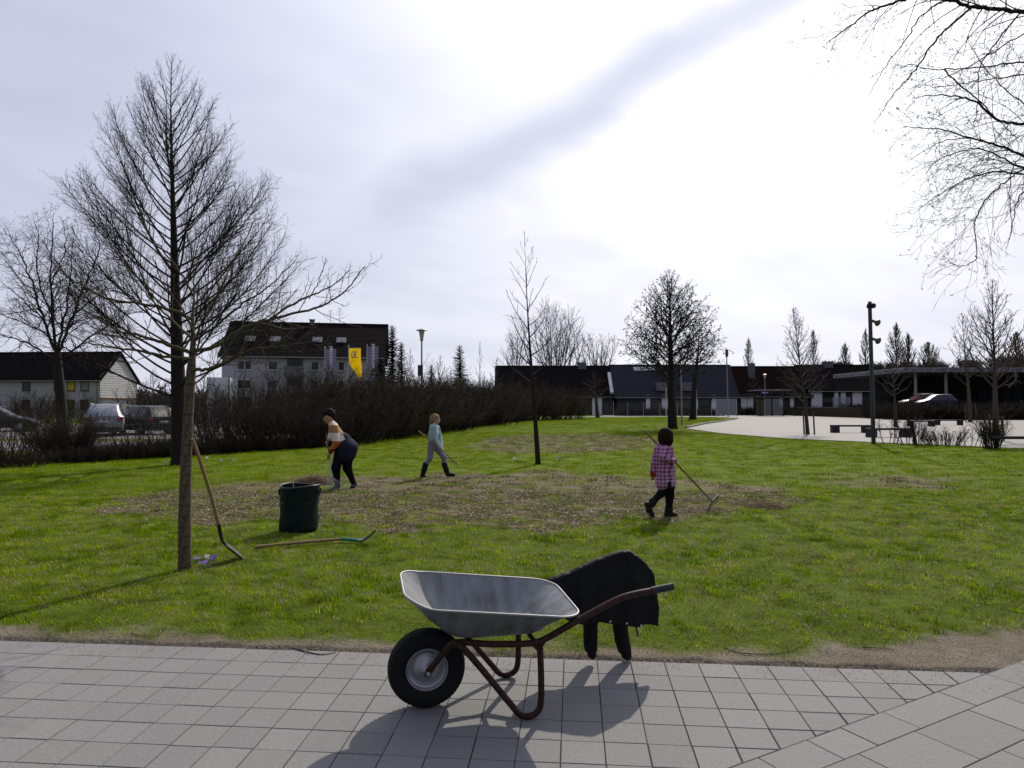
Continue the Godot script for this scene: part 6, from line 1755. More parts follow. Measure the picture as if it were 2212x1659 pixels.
func trees():
	var bark := mat("bark_dark", Color(0.030, 0.025, 0.022), 0.9, 0.0, 0.8, 2.5, 0.5)
	var grey := mat("bark_grey", Color(0.115, 0.092, 0.062), 0.9, 0.0, 0.8, 3.5, 0.7)
	var far := mat("bark_far", Color(0.05, 0.042, 0.037), 0.9)
	var farw := mat("bark_far_warm", Color(0.075, 0.058, 0.045), 0.9)
	# --- the tall pyramid-shaped tree
	profile_tree("pyramid_tree", "tall bare pyramid-shaped tree with straight dark trunk at the hedge", [[389, 1006], [386, 860], [378, 600], [372, 380], [369, 240], [370, 112]], 18.8, 0.23,
		[[850, 200], [760, 295], [690, 315], [600, 292], [500, 262], [420, 228], [350, 192], [280, 148], [200, 92], [150, 50], [112, 10]], 1.7, 112,
		{"segs": [10, 6, 5, 3], "wig": [0.065, 0.12, 0.18, 0.22], "up": [0.085, 0.06, 0.04, 0.02], "tip": [0.16, 0.3, 0.5, 0.6], "sides": [6, 4, 3, 3], "n": [9.0, 8.0, 6.5], "per_m": true, "t0": [0.36, 0.15, 0.2], "ang": [0.6, 0.6, 0.65], "ratio": [0.30, 0.45, 0.6], "rr": 0.5, "rmin": 0.0024, "limbs": true}, 101, bark, "", 0.82, 0.52)
	near_tree(grey)
	overhang(bark)
	# --- branching tree at the left edge
	var cl := {"segs": [8, 5, 4, 3], "wig": [0.2, 0.3, 0.35, 0.4], "up": [0.10, 0.03, 0.0, 0.0], "tip": [0.25, 0.35, 0.5, 0.6], "sides": [6, 4, 3, 3], "n": [5.5, 6.5, 6.0], "per_m": true, "t0": [0.15, 0.15, 0.2], "ang": [0.85, 0.85, 0.9], "ratio": [0.30, 0.5, 0.55], "rr": 0.5, "rmin": 0.0045, "limbs": true}
	forked_tree("spreading_tree", "bare tree with steep forked limbs at the left picture edge", [[138, 962], [131, 860], [126, 800], [123, 762]], 0.22, 0.13, [
		[[123, 766], [95, 690], [70, 610], [40, 540], [8, 492], 0.10], [[123, 762], [113, 680], [108, 570], [116, 462], 0.11], [[124, 766], [150, 700], [182, 620], [212, 540], [204, 492], 0.10], [[124, 762], [140, 690], [150, 600], [160, 500], 0.09],
		[[122, 780], [62, 744], [10, 726], [-40, 700], 0.075], [[126, 780], [200, 724], [262, 690], [290, 640], 0.075], [[112, 680], [80, 590], [84, 510], [70, 470], 0.06], [[150, 690], [210, 640], [262, 590], 0.055], [[95, 690], [40, 640], [-10, 600], 0.055], [[110, 620], [140, 540], [136, 480], 0.05], [[123, 790], [90, 770], [40, 780], [0, 800], 0.05], [[126, 792], [180, 780], [230, 790], 0.05]], 28.0, cl, 102, bark)
	# --- thin sapling in the middle of the lawn
	var sap := {"segs": [7, 5, 3], "wig": [0.13, 0.18, 0.22], "up": [0.10, 0.06, 0.03], "tip": [0.25, 0.4, 0.5], "sides": [5, 4, 3], "n": [2.6, 3.0], "per_m": true, "t0": [0.2, 0.2], "ang": [0.6, 0.6], "ratio": [0.36, 0.5], "rr": 0.5, "rmin": 0.0038, "limbs": true}
	sap.n = [3.4, 3.8]
	profile_tree("sapling", "slender bare young tree standing alone in the middle of the lawn", [[1163, 1004], [1153, 860], [1144, 740], [1137, 620], [1133, 500]], 18.85, 0.075, [[840, 40], [800, 85], [720, 74], [640, 60], [580, 45], [540, 32], [505, 5]], 2.0, 25, sap, 103, bark, "", 1.05)
	# --- alder with catkins, and the one behind it
	var al := {"segs": [7, 5, 4, 2], "wig": [0.13, 0.2, 0.25, 0.3], "up": [0.06, 0.05, 0.02, 0.0], "tip": [0.25, 0.35, 0.5, 0.6], "sides": [5, 4, 3, 3], "n": [3.4, 4.2, 3.2], "per_m": true, "t0": [0.15, 0.2, 0.2], "ang": [0.75, 0.75, 0.8], "ratio": [0.40, 0.5, 0.45], "rr": 0.5, "rmin": 0.010, "limbs": true, "bud": 0.17, "buds": 1, "bud_up": -0.5}
	profile_tree("alder", "round-crowned bare alder full of small cones at the plaza corner", [[1453, 926], [1450, 830], [1448, 720], [1446, 580]], 49.0, 0.34, [[850, 90], [800, 128], [745, 128], [690, 104], [640, 74], [605, 42], [582, 10]], 3.0, 70, al, 104, bark, "", 1.0)
	profile_tree("alder", "second bare alder behind and right of the round-crowned one", [[1496, 906], [1500, 830], [1508, 760], [1512, 682]], 84.0, 0.42, [[830, 50], [790, 76], [750, 66], [710, 36], [684, 6]], 5.0, 34, al.merged({"rmin": 0.02, "n": [1.8, 2.2, 1.8]}, true), 105, bark, "", 0.95)
	# --- the multi-stemmed trees behind the house row
	var ms := {"segs": [7, 5, 3], "wig": [0.12, 0.2, 0.25], "up": [0.08, 0.05, 0.03], "tip": [0.25, 0.4, 0.5], "sides": [5, 4, 3], "n": [1.0, 1.4], "per_m": true, "t0": [0.3, 0.2], "ang": [0.5, 0.55], "ratio": [0.38, 0.5], "rr": 0.5, "rmin": 0.025}
	multi_tree("fan-shaped bare tree behind the black roof, right of the sapling", 1208, 1200, 144.0, 652, 62, 10, ms, 106, far)
	multi_tree("lower fan-shaped bare tree between the black and the slate roof", 1285, 1288, 146.0, 706, 48, 8, ms, 107, far)
	multi_tree("wispy bare tree behind the left hedge end", 1120, 1108, 150.0, 700, 34, 5, ms, 118, far)
	# --- staked young trees on the plaza
	var yt := {"segs": [7, 5, 3], "wig": [0.14, 0.2, 0.25], "up": [0.09, 0.05, 0.02], "tip": [0.25, 0.4, 0.5], "sides": [5, 4, 3], "n": [4.2, 5.5], "per_m": true, "t0": [0.15, 0.15], "ang": [0.7, 0.7], "ratio": [0.42, 0.5], "rr": 0.5, "rmin": 0.0075}
	var o := profile_tree("staked_tree", "young bare tree between two stakes on the plaza, left of the benches", [[1745, 938], [1738, 860], [1727, 780], [1714, 664]], 39.0, 0.11, [[850, 60], [815, 66], [760, 46], [720, 36], [664, 5]], 1.7, 54, yt, 108, far, "", 1.15)
	stakes(o, 39.0, [[1734, 888], [1756, 888]])
	o = profile_tree("staked_tree", "tall bare staked tree near the right picture edge", [[2151, 957], [2150, 860], [2147, 760], [2143, 602]], 31.5, 0.14, [[880, 50], [840, 82], [760, 80], [690, 62], [640, 34], [602, 5]], 2.2, 50, yt.merged({"rmin": 0.0065, "bud": 0.04, "buds": 1, "bud_up": 0.2}, true), 109, farw, "", 1.2)
	stakes(o, 31.5, [[2136, 894], [2163, 900]])
	o = profile_tree("staked_tree", "bare staked tree farther back on the plaza, left of the tall one", [[2096, 912], [2092, 840], [2084, 760], [2078, 676]], 69.0, 0.2, [[850, 40], [800, 44], [740, 36], [700, 22], [676, 4]], 3.4, 30, yt.merged({"rmin": 0.016, "n": [1.5, 2.0]}, true), 110, farw, "", 1.2)
	stakes(o, 69.0, [[2084, 872], [2106, 872]])
	profile_tree("plaza_tree", "small bare tree behind the speaker pole on the plaza", [[1934, 922], [1933, 870], [1930, 820], [1928, 762]], 53.0, 0.13, [[860, 46], [830, 52], [800, 38], [762, 5]], 2.2, 30, yt.merged({"rmin": 0.012, "n": [1.8, 2.4]}, true), 111, far, "", 1.0)
	profile_tree("street_tree", "small leaning bare tree at the right end of the hedge", [[1291, 899], [1287, 860], [1284, 835], [1284, 800]], 98.0, 0.3, [[860, 30], [835, 40], [815, 28], [800, 4]], 2.6, 26, yt.merged({"rmin": 0.022, "n": [1.2, 1.6]}, true), 112, far, "", 0.7)
	profile_tree("street_tree", "small thin bare tree before the red-roofed house", [[1629, 895], [1628, 860], [1628, 835], [1628, 806]], 124.0, 0.14, [[860, 22], [840, 24], [820, 14], [806, 3]], 3.0, 22, yt.merged({"rmin": 0.024, "n": [1.0, 1.4]}, true), 113, far, "", 0.9)
	# --- narrow poplars on the skyline
	var po := {"segs": [6, 4, 3], "wig": [0.08, 0.15, 0.2], "up": [0.12, 0.1, 0.06], "tip": [0.25, 0.4, 0.5], "sides": [4, 3, 3], "n": [1.6, 1.6], "per_m": true, "t0": [0.1, 0.15], "ang": [0.4, 0.45], "ratio": [0.4, 0.5], "rr": 0.5, "rmin": 0.045}
	for q in [[1617, 732, 12, 230.0, "narrow poplar on the skyline left of the tall chimney"], [1757, 714, 13, 230.0, "narrow poplar behind the staked plaza tree"], [1870, 712, 14, 190.0, "slim poplar left of the speaker pole"], [1936, 698, 26, 170.0, "broad poplar right of the speaker horns"], [1962, 722, 20, 180.0, "lower poplar right of the broad one"], [2005, 738, 26, 200.0, "rounded bare tree on the skyline left of the canopy"], [1826, 742, 14, 220.0, "small bare tree on the skyline left of the speaker pole"], [2195, 716, 30, 120.0, "bushy bare tree at the right picture edge"]]:
		var wide: float = q[2]
		profile_tree("poplar", q[4], [[q[0], 880], [q[0] + 1, 820], [q[0], 770], [q[0], q[1]]], q[3], 0.4, [[830, wide * 0.8], [800, wide], [770, wide], [lerpf(770, q[1], 0.6), wide * 0.7], [q[1], 2]], 5.0, 70, po, 200 + int(q[0]), farw, "", 1.4)
	# --- conifers and bare saplings behind the hedge
	conifer(P(846, 880, 60.0), P(846, 701, 60.0).y, 1.7, "dark ragged spruce right of the apartment building", 1, 0.8)
	conifer(P(866, 880, 63.0), P(866, 738, 63.0).y, 1.4, "shorter spruce against the tall ragged spruce", 2, 0.7)
	conifer(P(993, 880, 66.0), P(993, 744, 66.0).y, 1.5, "small dark spruce above the hedge right of the street lamp", 3, 1.0)
	conifer(P(931, 880, 64.0), P(931, 786, 64.0).y, 1.0, "little spruce just right of the street lamp", 4, 0.9)
	conifer(P(822, 880, 58.0), P(822, 772, 58.0).y, 2.2, "broad dark conifer at the foot of the ragged spruce", 5, 1.3)
	for q in [[1036, 738, 16, 75.0, "whip-thin bare sapling above the hedge right of the small spruce"], [885, 752, 22, 62.0, "wispy bare sapling behind the street lamp"], [950, 770, 26, 60.0, "low twiggy sapling between lamp and small spruce"], [1072, 775, 24, 76.0, "low bare sapling above the right part of the hedge"], [330, 800, 30, 60.0, "bare sapling between the two white houses"], [440, 806, 26, 58.0, "bare sapling left of the apartment building"], [372, 814, 26, 66.0, "bare sapling behind the trunk of the tall tree"], [295, 826, 24, 56.0, "low bare sapling beside the boarded gable"]]:
		profile_tree("sapling", q[4], [[q[0], 900], [q[0], 840], [q[0] + 1, q[1]]], q[3], 0.09, [[860, q[2]], [820, q[2]], [lerpf(820, q[1], 0.6), q[2] * 0.55], [q[1], 2]], 1.2, 22, yt.merged({"rmin": 0.013, "n": [1.8, 2.2]}, true), 300 + int(q[0]), farw, "", 1.2)

func stakes(tree: Node3D, d: float, tops: Array):
	for q in tops:
		var t := P(q[0], q[1], d); var m := MB.new()
		rod(m, [Vector3(t.x + 0.03, 0, t.z), t], 0.045, 0.04, 6)
		var p := Vector3(t.x, 0, t.z)
		m = MB.new(); rod(m, [Vector3(0.05, -0.05, 0.05), Vector3(0, t.y, 0.05)], 0.045, 0.04, 6)
		solo("stake", m, mat("stake_wood", Color(0.09, 0.07, 0.055), 0.9), "round wooden stake %s the staked tree at %s" % ["left of" if q == tops[0] else "right of", "the left of the plaza" if d == 39.0 else "the right picture edge" if d < 35.0 else "the back of the plaza"], "stake", p, 0.0, "tree stakes")

func multi_tree(label: String, px: float, bx_: float, d: float, top: float, half: float, stems: int, sp: Dictionary, seed_: int, bark: Material):
	var g := RandomNumberGenerator.new(); g.seed = seed_
	var b := P(bx_, 880, d); b.y = 0
	var o := thing("multi_stem_tree", label, "tree", b)
	var m := MB.new(); var s := d / F; var h := P(px, top, d).y
	for k in stems:
		var u := (k + 0.5) / stems * 2.0 - 1.0
		var tip := Vector3(u * half * s * 1.0 + (px - bx_) * s, h * (1.0 - 0.28 * u * u) * g.randf_range(0.8, 1.0), g.randf_range(-1, 1) * half * s * 0.5)
		var st := Vector3(u * 1.2 + g.randf_range(-0.4, 0.4), 0, g.randf_range(-1, 1))
		var pts := spline([st, st.lerp(tip, 0.35) + Vector3(-u * 0.5, 0.8, 0), st.lerp(tip, 0.7) + Vector3(-u * 0.3, 0.4, 0), tip], 5)
		var rr := radii(pts.size(), 0.16, 0.035)
		var t := MB.new(); t.tube(pts, rr, 6); part("stem", t, bark, o)
		offshoots(m, pts, rr, st.distance_to(tip), 0, sp, g)
	part("twigs", m, bark, o)

func conifer(at: Vector3, h: float, w: float, label: String, seed_: int, droop: float):
	at.y = 0
	var g := RandomNumberGenerator.new(); g.seed = seed_
	var o := thing("spruce", label, "tree", at)
	var m := MB.new(); rod(m, [Vector3.ZERO, Vector3(0.05, h * 0.5, 0), Vector3(0, h, 0)], 0.16, 0.02, 6, 3); part("trunk", m, mats["bark_dark"], o)
	m = MB.new()
	var n := int(h * 26.0)
	for k in n:
		var t := float(k) / n
		var y := lerpf(h * 0.12, h * 0.985, t)
		var az := k * 2.4 + g.randf_range(-0.4, 0.4)
		var l := w * pow(1.0 - t, 0.55) * g.randf_range(0.4, 1.1) + 0.10
		var d := Vector3(cos(az), -0.35 * droop + 0.5 * t, sin(az)).normalized()
		var sd := Vector3(-sin(az), 0, cos(az))
		var b := Vector3(0, y, 0)
		var nn := int(4 + l * 9.0)
		for j in nn:
			var u := (j + 0.5) / nn
			var p := b + d * l * u + Vector3(0, 0.10 * u * u, 0)
			var fl := lerpf(0.42, 0.16, u) * minf(1.0, l + 0.3)
			for s in [-1.0, 1.0]:
				var e: Vector3 = (sd * s * 0.8 + d * 0.6 + Vector3(0, g.randf_range(-0.5, 0.1), 0)).normalized() * fl
				var wv: Vector3 = e.cross(Vector3.UP).normalized() * fl * 0.3
				m.tri(p - wv, p + wv, p + e)
	part("needles", m, mat("needle", Color(0.014, 0.024, 0.013), 0.9), o)

func forked_tree(called: String, label: String, trunk: Array, r0: float, r1: float, limbs: Array, d: float, sp: Dictionary, seed_: int, bark: Material):
	var g := RandomNumberGenerator.new(); g.seed = seed_
	var tp := []
	for q in trunk: tp.append(P(q[0], q[1], d))
	var base := Vector3(tp[0].x, 0, tp[0].z)
	tp[0].y = -0.05
	for k in tp.size(): tp[k] -= base
	var o := thing(called, label, "tree", base)
	var path := spline(tp, 6); var rr := radii(path.size(), r0, r1); rr[0] = r0 * 1.25
	var m := MB.new(); m.tube(path, rr, 12); part("trunk", m, bark, o)
	var crown := MB.new()
	for l in limbs:
		var pts := []; var dz := 0.0; var drift := g.randf_range(-0.5, 0.5)
		for k in l.size() - 1:
			pts.append(P(l[k][0], l[k][1], d + dz) - base); dz += drift
		var p := spline(pts, 6)
		for k in range(2, p.size()): p[k] += Vector3(g.randf_range(-1, 1), g.randf_range(-1, 1), g.randf_range(-1, 1)) * 0.05
		var r: float = l[-1] * 0.62; var lr := radii(p.size(), r, maxf(r * 0.12, sp.rmin)); var len := 0.0
		for k in p.size() - 1: len += p[k].distance_to(p[k + 1])
		m = MB.new(); m.tube(p, lr, 8); part("limb", m, bark, o)
		offshoots(crown, p, lr, len, 0, sp, g)
	part("twigs", crown, bark, o)

func near_tree(bark: Material):
	var g := RandomNumberGenerator.new(); g.seed = 55
	var base := G(400, 1231); var d0 := -base.z
	var o := thing("near_tree", "young bare tree with pale grey trunk and low spreading limbs, nearest on the left", "tree", base)
	var moss := mat("bark_moss", Color(0.085, 0.072, 0.035), 0.9, 0.0, 0.8, 3.5, 0.6)
	var tp := []
	for q in [[400, 1232, 0], [399, 1130, 0], [402, 1000, 0.0], [408, 880, 0.02], [413, 800, 0.03], [417, 740, 0.05], [416, 690, 0.06], [419, 640, 0.1], [418, 590, 0.12]]: tp.append(P(q[0], q[1], d0 + q[2]) - base)
	tp[0].y = -0.03
	var path := spline(tp, 6)
	var rr := PackedFloat32Array()
	for p in path: rr.append(lerpf(0.060, 0.043, smoothstep(0.0, 1.8, p.y)) if p.y < 1.9 else lerpf(0.045, 0.005, pow(clampf((p.y - 1.9) / 0.85, 0.0, 1.0), 0.55)))
	rr[0] = 0.072; rr[1] = 0.065
	var m := MB.new(); m.tube(path, rr, 16); part("trunk", m, bark, o)
	var sp := {"segs": [8, 6, 4], "wig": [0.1, 0.2, 0.28], "up": [0.05, 0.06, 0.05], "tip": [0.3, 0.4, 0.5], "sides": [6, 5, 4], "n": [9.0, 8.5], "per_m": true, "t0": [0.22, 0.2], "ang": [0.75, 0.7], "ratio": [0.36, 0.42], "rr": 0.42, "rmin": 0.0020, "bud": 0.012, "buds": 1, "bud_up": 0.4}
	# main limbs: pixels and how far each point lies beyond (+) or before (-) the trunk
	var limbs := [
		[[421, 757, 0], [462, 749, 0.1], [521, 711, 0.2], [583, 690, 0.3], [667, 670, 0.45], [717, 649, 0.5], [752, 622, 0.55], [788, 574, 0.6], 0.021],
		[[583, 690, 0.3], [625, 661, 0.4], [687, 632, 0.5], [725, 612, 0.52], [757, 582, 0.55], 0.012],
		[[667, 646, 0.45], [684, 618, 0.45], [694, 590, 0.45], [704, 555, 0.45], 0.006],
		[[417, 800, 0], [449, 797, -0.2], [483, 786, -0.35], [520, 764, -0.5], [560, 752, -0.6], [620, 748, -0.7], [690, 735, -0.75], 0.017],
		[[413, 762, 0], [362, 744, 0.05], [302, 725, 0.1], [258, 716, 0.15], [215, 690, 0.2], [165, 660, 0.2], 0.020],
		[[412, 775, 0], [370, 772, -0.2], [320, 762, -0.4], [255, 752, -0.6], [200, 742, -0.7], [140, 718, -0.8], 0.016],
		[[416, 690, 0.05], [372, 670, 0.0], [300, 655, -0.1], [236, 647, -0.2], [190, 622, -0.25], [150, 600, -0.3], [105, 560, -0.35], 0.017],
		[[418, 660, 0.1], [460, 620, 0.2], [500, 570, 0.25], [530, 520, 0.3], [552, 470, 0.3], 0.012],
		[[417, 640, 0.1], [390, 590, 0.1], [352, 540, 0.1], [318, 500, 0.1], [300, 450, 0.1], 0.011],
		[[421, 735, 0.05], [470, 700, -0.2], [525, 655, -0.4], [575, 625, -0.5], [640, 560, -0.6], 0.014],
		[[414, 730, 0.05], [370, 690, 0.35], [320, 640, 0.55], [280, 590, 0.7], [255, 540, 0.8], 0.013],
		[[418, 745, 0.0], [435, 700, -0.35], [470, 640, -0.6], [490, 590, -0.7], [520, 540, -0.75], 0.012],
		[[417, 720, 0.0], [395, 670, -0.4], [350, 610, -0.6], [330, 550, -0.7], 0.011],
		[[419, 600, 0.1], [432, 550, 0.15], [450, 500, 0.2], [455, 450, 0.2], 0.008],
		[[417, 575, 0.12], [412, 530, 0.1], [400, 490, 0.1], [398, 450, 0.1], 0.008]]
	var crown := MB.new()
	for l in limbs:
		var pts := []
		for k in l.size() - 1: pts.append(P(l[k][0], l[k][1], d0 + l[k][2]) - base)
		var p := spline(pts, 6)
		for k in range(2, p.size()): p[k] += Vector3(g.randf_range(-1, 1), g.randf_range(-1, 1), g.randf_range(-1, 1)) * 0.008
		var r: float = l[-1]; var lr := radii(p.size(), r, maxf(r * 0.2, 0.003))
		m = MB.new(); m.tube(p, lr, 8); part("limb", m, moss, o)
		var len := 0.0
		for k in p.size() - 1: len += p[k].distance_to(p[k + 1])
		offshoots(crown, p, lr, len, 0, sp, g)
	part("twigs", crown, bark, o)

func overhang(bark: Material):
	var g := RandomNumberGenerator.new(); g.seed = 66
	var d0 := 7.6
	var base := P(2640, 880, d0 + 0.6); base.y = 0
	var o := thing("overhanging_tree", "large bare tree whose drooping budded branches hang in from the right", "tree", base)
	var tp := [Vector3(0, -0.1, 0), Vector3(0.05, 2.0, 0), Vector3(0.0, 4.5, 0.1), Vector3(-0.1, 7.0, 0.1), Vector3(0, 10.5, 0)]
	var path := spline(tp, 8); var m := MB.new(); m.tube(path, radii(path.size(), 0.24, 0.05), 12); part("trunk", m, bark, o)
	var sp := {"segs": [8, 8, 7, 4], "wig": [0.08, 0.10, 0.13, 0.16], "up": [-0.02, -0.09, 0.05, 0.12], "tip": [0.25, 0.35, 0.5, 0.6], "sides": [6, 4, 4, 3], "n": [7.5, 5.5, 3.5], "per_m": true, "t0": [0.12, 0.2, 0.3], "ang": [0.75, 0.7, 0.7], "ratio": [0.19, 0.5, 0.4], "rr": 0.33, "rmin": 0.0017, "bud": 0.02, "buds": 3, "bud_up": 0.5}
	var limbs := [
		[[2340, 60, 0.3], [2212, 27, 0.1], [2152, 20, 0], [2101, 15, 0], [2060, 2, 0], [2000, -12, 0], [1955, 0, 0], [1904, 15, 0], [1875, 27, 0], [1839, 55, 0], [1806, 78, 0], [1786, 96, 0], 0.040],
		[[2060, 2, 0], [2028, 8, 0.1], [1985, 40, 0.2], [1959, 84, 0.2], [1919, 135, 0.2], [1893, 175, 0.2], [1877, 206, 0.2], 0.015],
		[[2101, 15, 0], [2054, 55, -0.2], [2021, 87, -0.3], [1988, 135, -0.3], [1963, 168, -0.3], [1926, 208, -0.3], [1904, 244, -0.3], [1888, 264, -0.3], 0.018],
		[[2330, 110, 0.2], [2212, 133, 0], [2152, 140, 0], [2061, 149, 0.1], [2007, 149, 0.2], [1970, 140, 0.2], [1942, 147, 0.2], 0.018],
		[[2330, 150, 0.2], [2212, 160, 0.2], [2152, 170, 0.3], [2080, 180, 0.4], [2025, 188, 0.4], [1996, 183, 0.4], 0.017],
		[[2340, 300, 0.2], [2212, 270, 0], [2152, 257, 0], [2109, 219, 0], [2061, 208, 0], [2007, 207, 0], [1970, 212, 0], 0.030],
		[[2345, 380, 0.2], [2212, 337, 0], [2152, 313, 0], [2098, 299, 0], [2043, 281, 0], [1988, 275, 0], [1950, 275, 0], 0.026],
		[[2098, 299, 0], [2043, 303, 0.2], [2007, 320, 0.3], [1966, 346, 0.3], 0.009],
		[[2340, 400, -0.2], [2212, 364, -0.2], [2170, 343, -0.2], [2116, 321, -0.2], [2061, 332, -0.2], [2021, 350, -0.2], [1998, 378, -0.2], 0.018],
		[[2340, 395, 0.1], [2212, 377, 0.2], [2152, 372, 0.3], [2098, 383, 0.3], [2050, 408, 0.3], [2007, 434, 0.3], [1980, 458, 0.3], 0.020],
		[[2300, 320, 0], [2212, 364, 0], [2170, 394, 0], [2134, 427, 0], [2109, 470, 0], [2105, 485, 0], [2110, 540, 0], [2105, 562, 0], [2072, 576, 0], [2048, 562, 0], 0.015],
		[[2320, 60, 0.5], [2212, 75, 0.5], [2134, 120, 0.5], [2060, 160, 0.5], [2006, 175, 0.5], 0.016],
		[[2200, 32, -0.4], [2150, 95, -0.4], [2116, 146, -0.4], [2112, 218, -0.4], [2100, 280, -0.4], 0.013],
		[[2040, 150, 0.3], [2080, 190, 0.4], [2116, 219, 0.4], [2160, 262, 0.4], [2196, 302, 0.4], [2198, 328, 0.4], 0.013],
		[[2210, 330, 0.3], [2189, 365, 0.3], [2180, 430, 0.3], [2185, 500, 0.3], [2170, 540, 0.3], 0.010],
		[[2260, 380, -0.3], [2205, 420, -0.3], [2190, 470, -0.3], [2180, 520, -0.3], 0.012],
		[[2330, 250, -0.5], [2260, 240, -0.5], [2190, 210, -0.5], [2130, 150, -0.5], [2090, 90, -0.5], 0.017],
		[[2330, -40, 0.0], [2240, -60, 0.2], [2160, -40, 0.4], [2090, 10, 0.5], [2050, 70, 0.5], 0.02]]
	var crown := MB.new()
	for l in limbs:
		var pts := []
		for k in l.size() - 1: pts.append(P(l[k][0], l[k][1], d0 + l[k][2]) - base)
		if l[0][0] > 2290:
			var at: Vector3 = path[clampi(int(path.size() * clampf((pts[0].y - 0.3) / 10.5, 0.1, 0.95)), 1, path.size() - 1)]
			pts.push_front(at)
		var p := spline(pts, 6)
		for k in range(2, p.size()): p[k] += Vector3(g.randf_range(-1, 1), g.randf_range(-1, 1), g.randf_range(-1, 1)) * 0.010
		var r: float = l[-1] * 0.68; var lr := radii(p.size(), r, maxf(r * 0.14, 0.0025))
		m = MB.new(); m.tube(p, lr, 8); part("limb", m, bark, o)
		var len := 0.0
		for k in p.size() - 1: len += p[k].distance_to(p[k + 1])
		offshoots(crown, p, lr, len, 0, sp, g)
	part("twigs", crown, bark, o)

# ---------------------------------------------------------------- shrubs
func shrub_mesh(stems: int, h: float, spread: float, sp: Dictionary, seed_: int) -> MB:
	var m := MB.new(); var g := RandomNumberGenerator.new(); g.seed = seed_
	for k in stems:
		var a := g.randf() * TAU; var q := sqrt(g.randf())
		var b := Vector3(cos(a) * q * spread * 0.45, 0, sin(a) * q * spread * 0.45)
		var d := Vector3(cos(a) * q * spread * 0.5, 1.0, sin(a) * q * spread * 0.5).normalized()
		grow(m, b, d, h * g.randf_range(0.6, 1.05), 0.014, 0, sp, g)
	return m

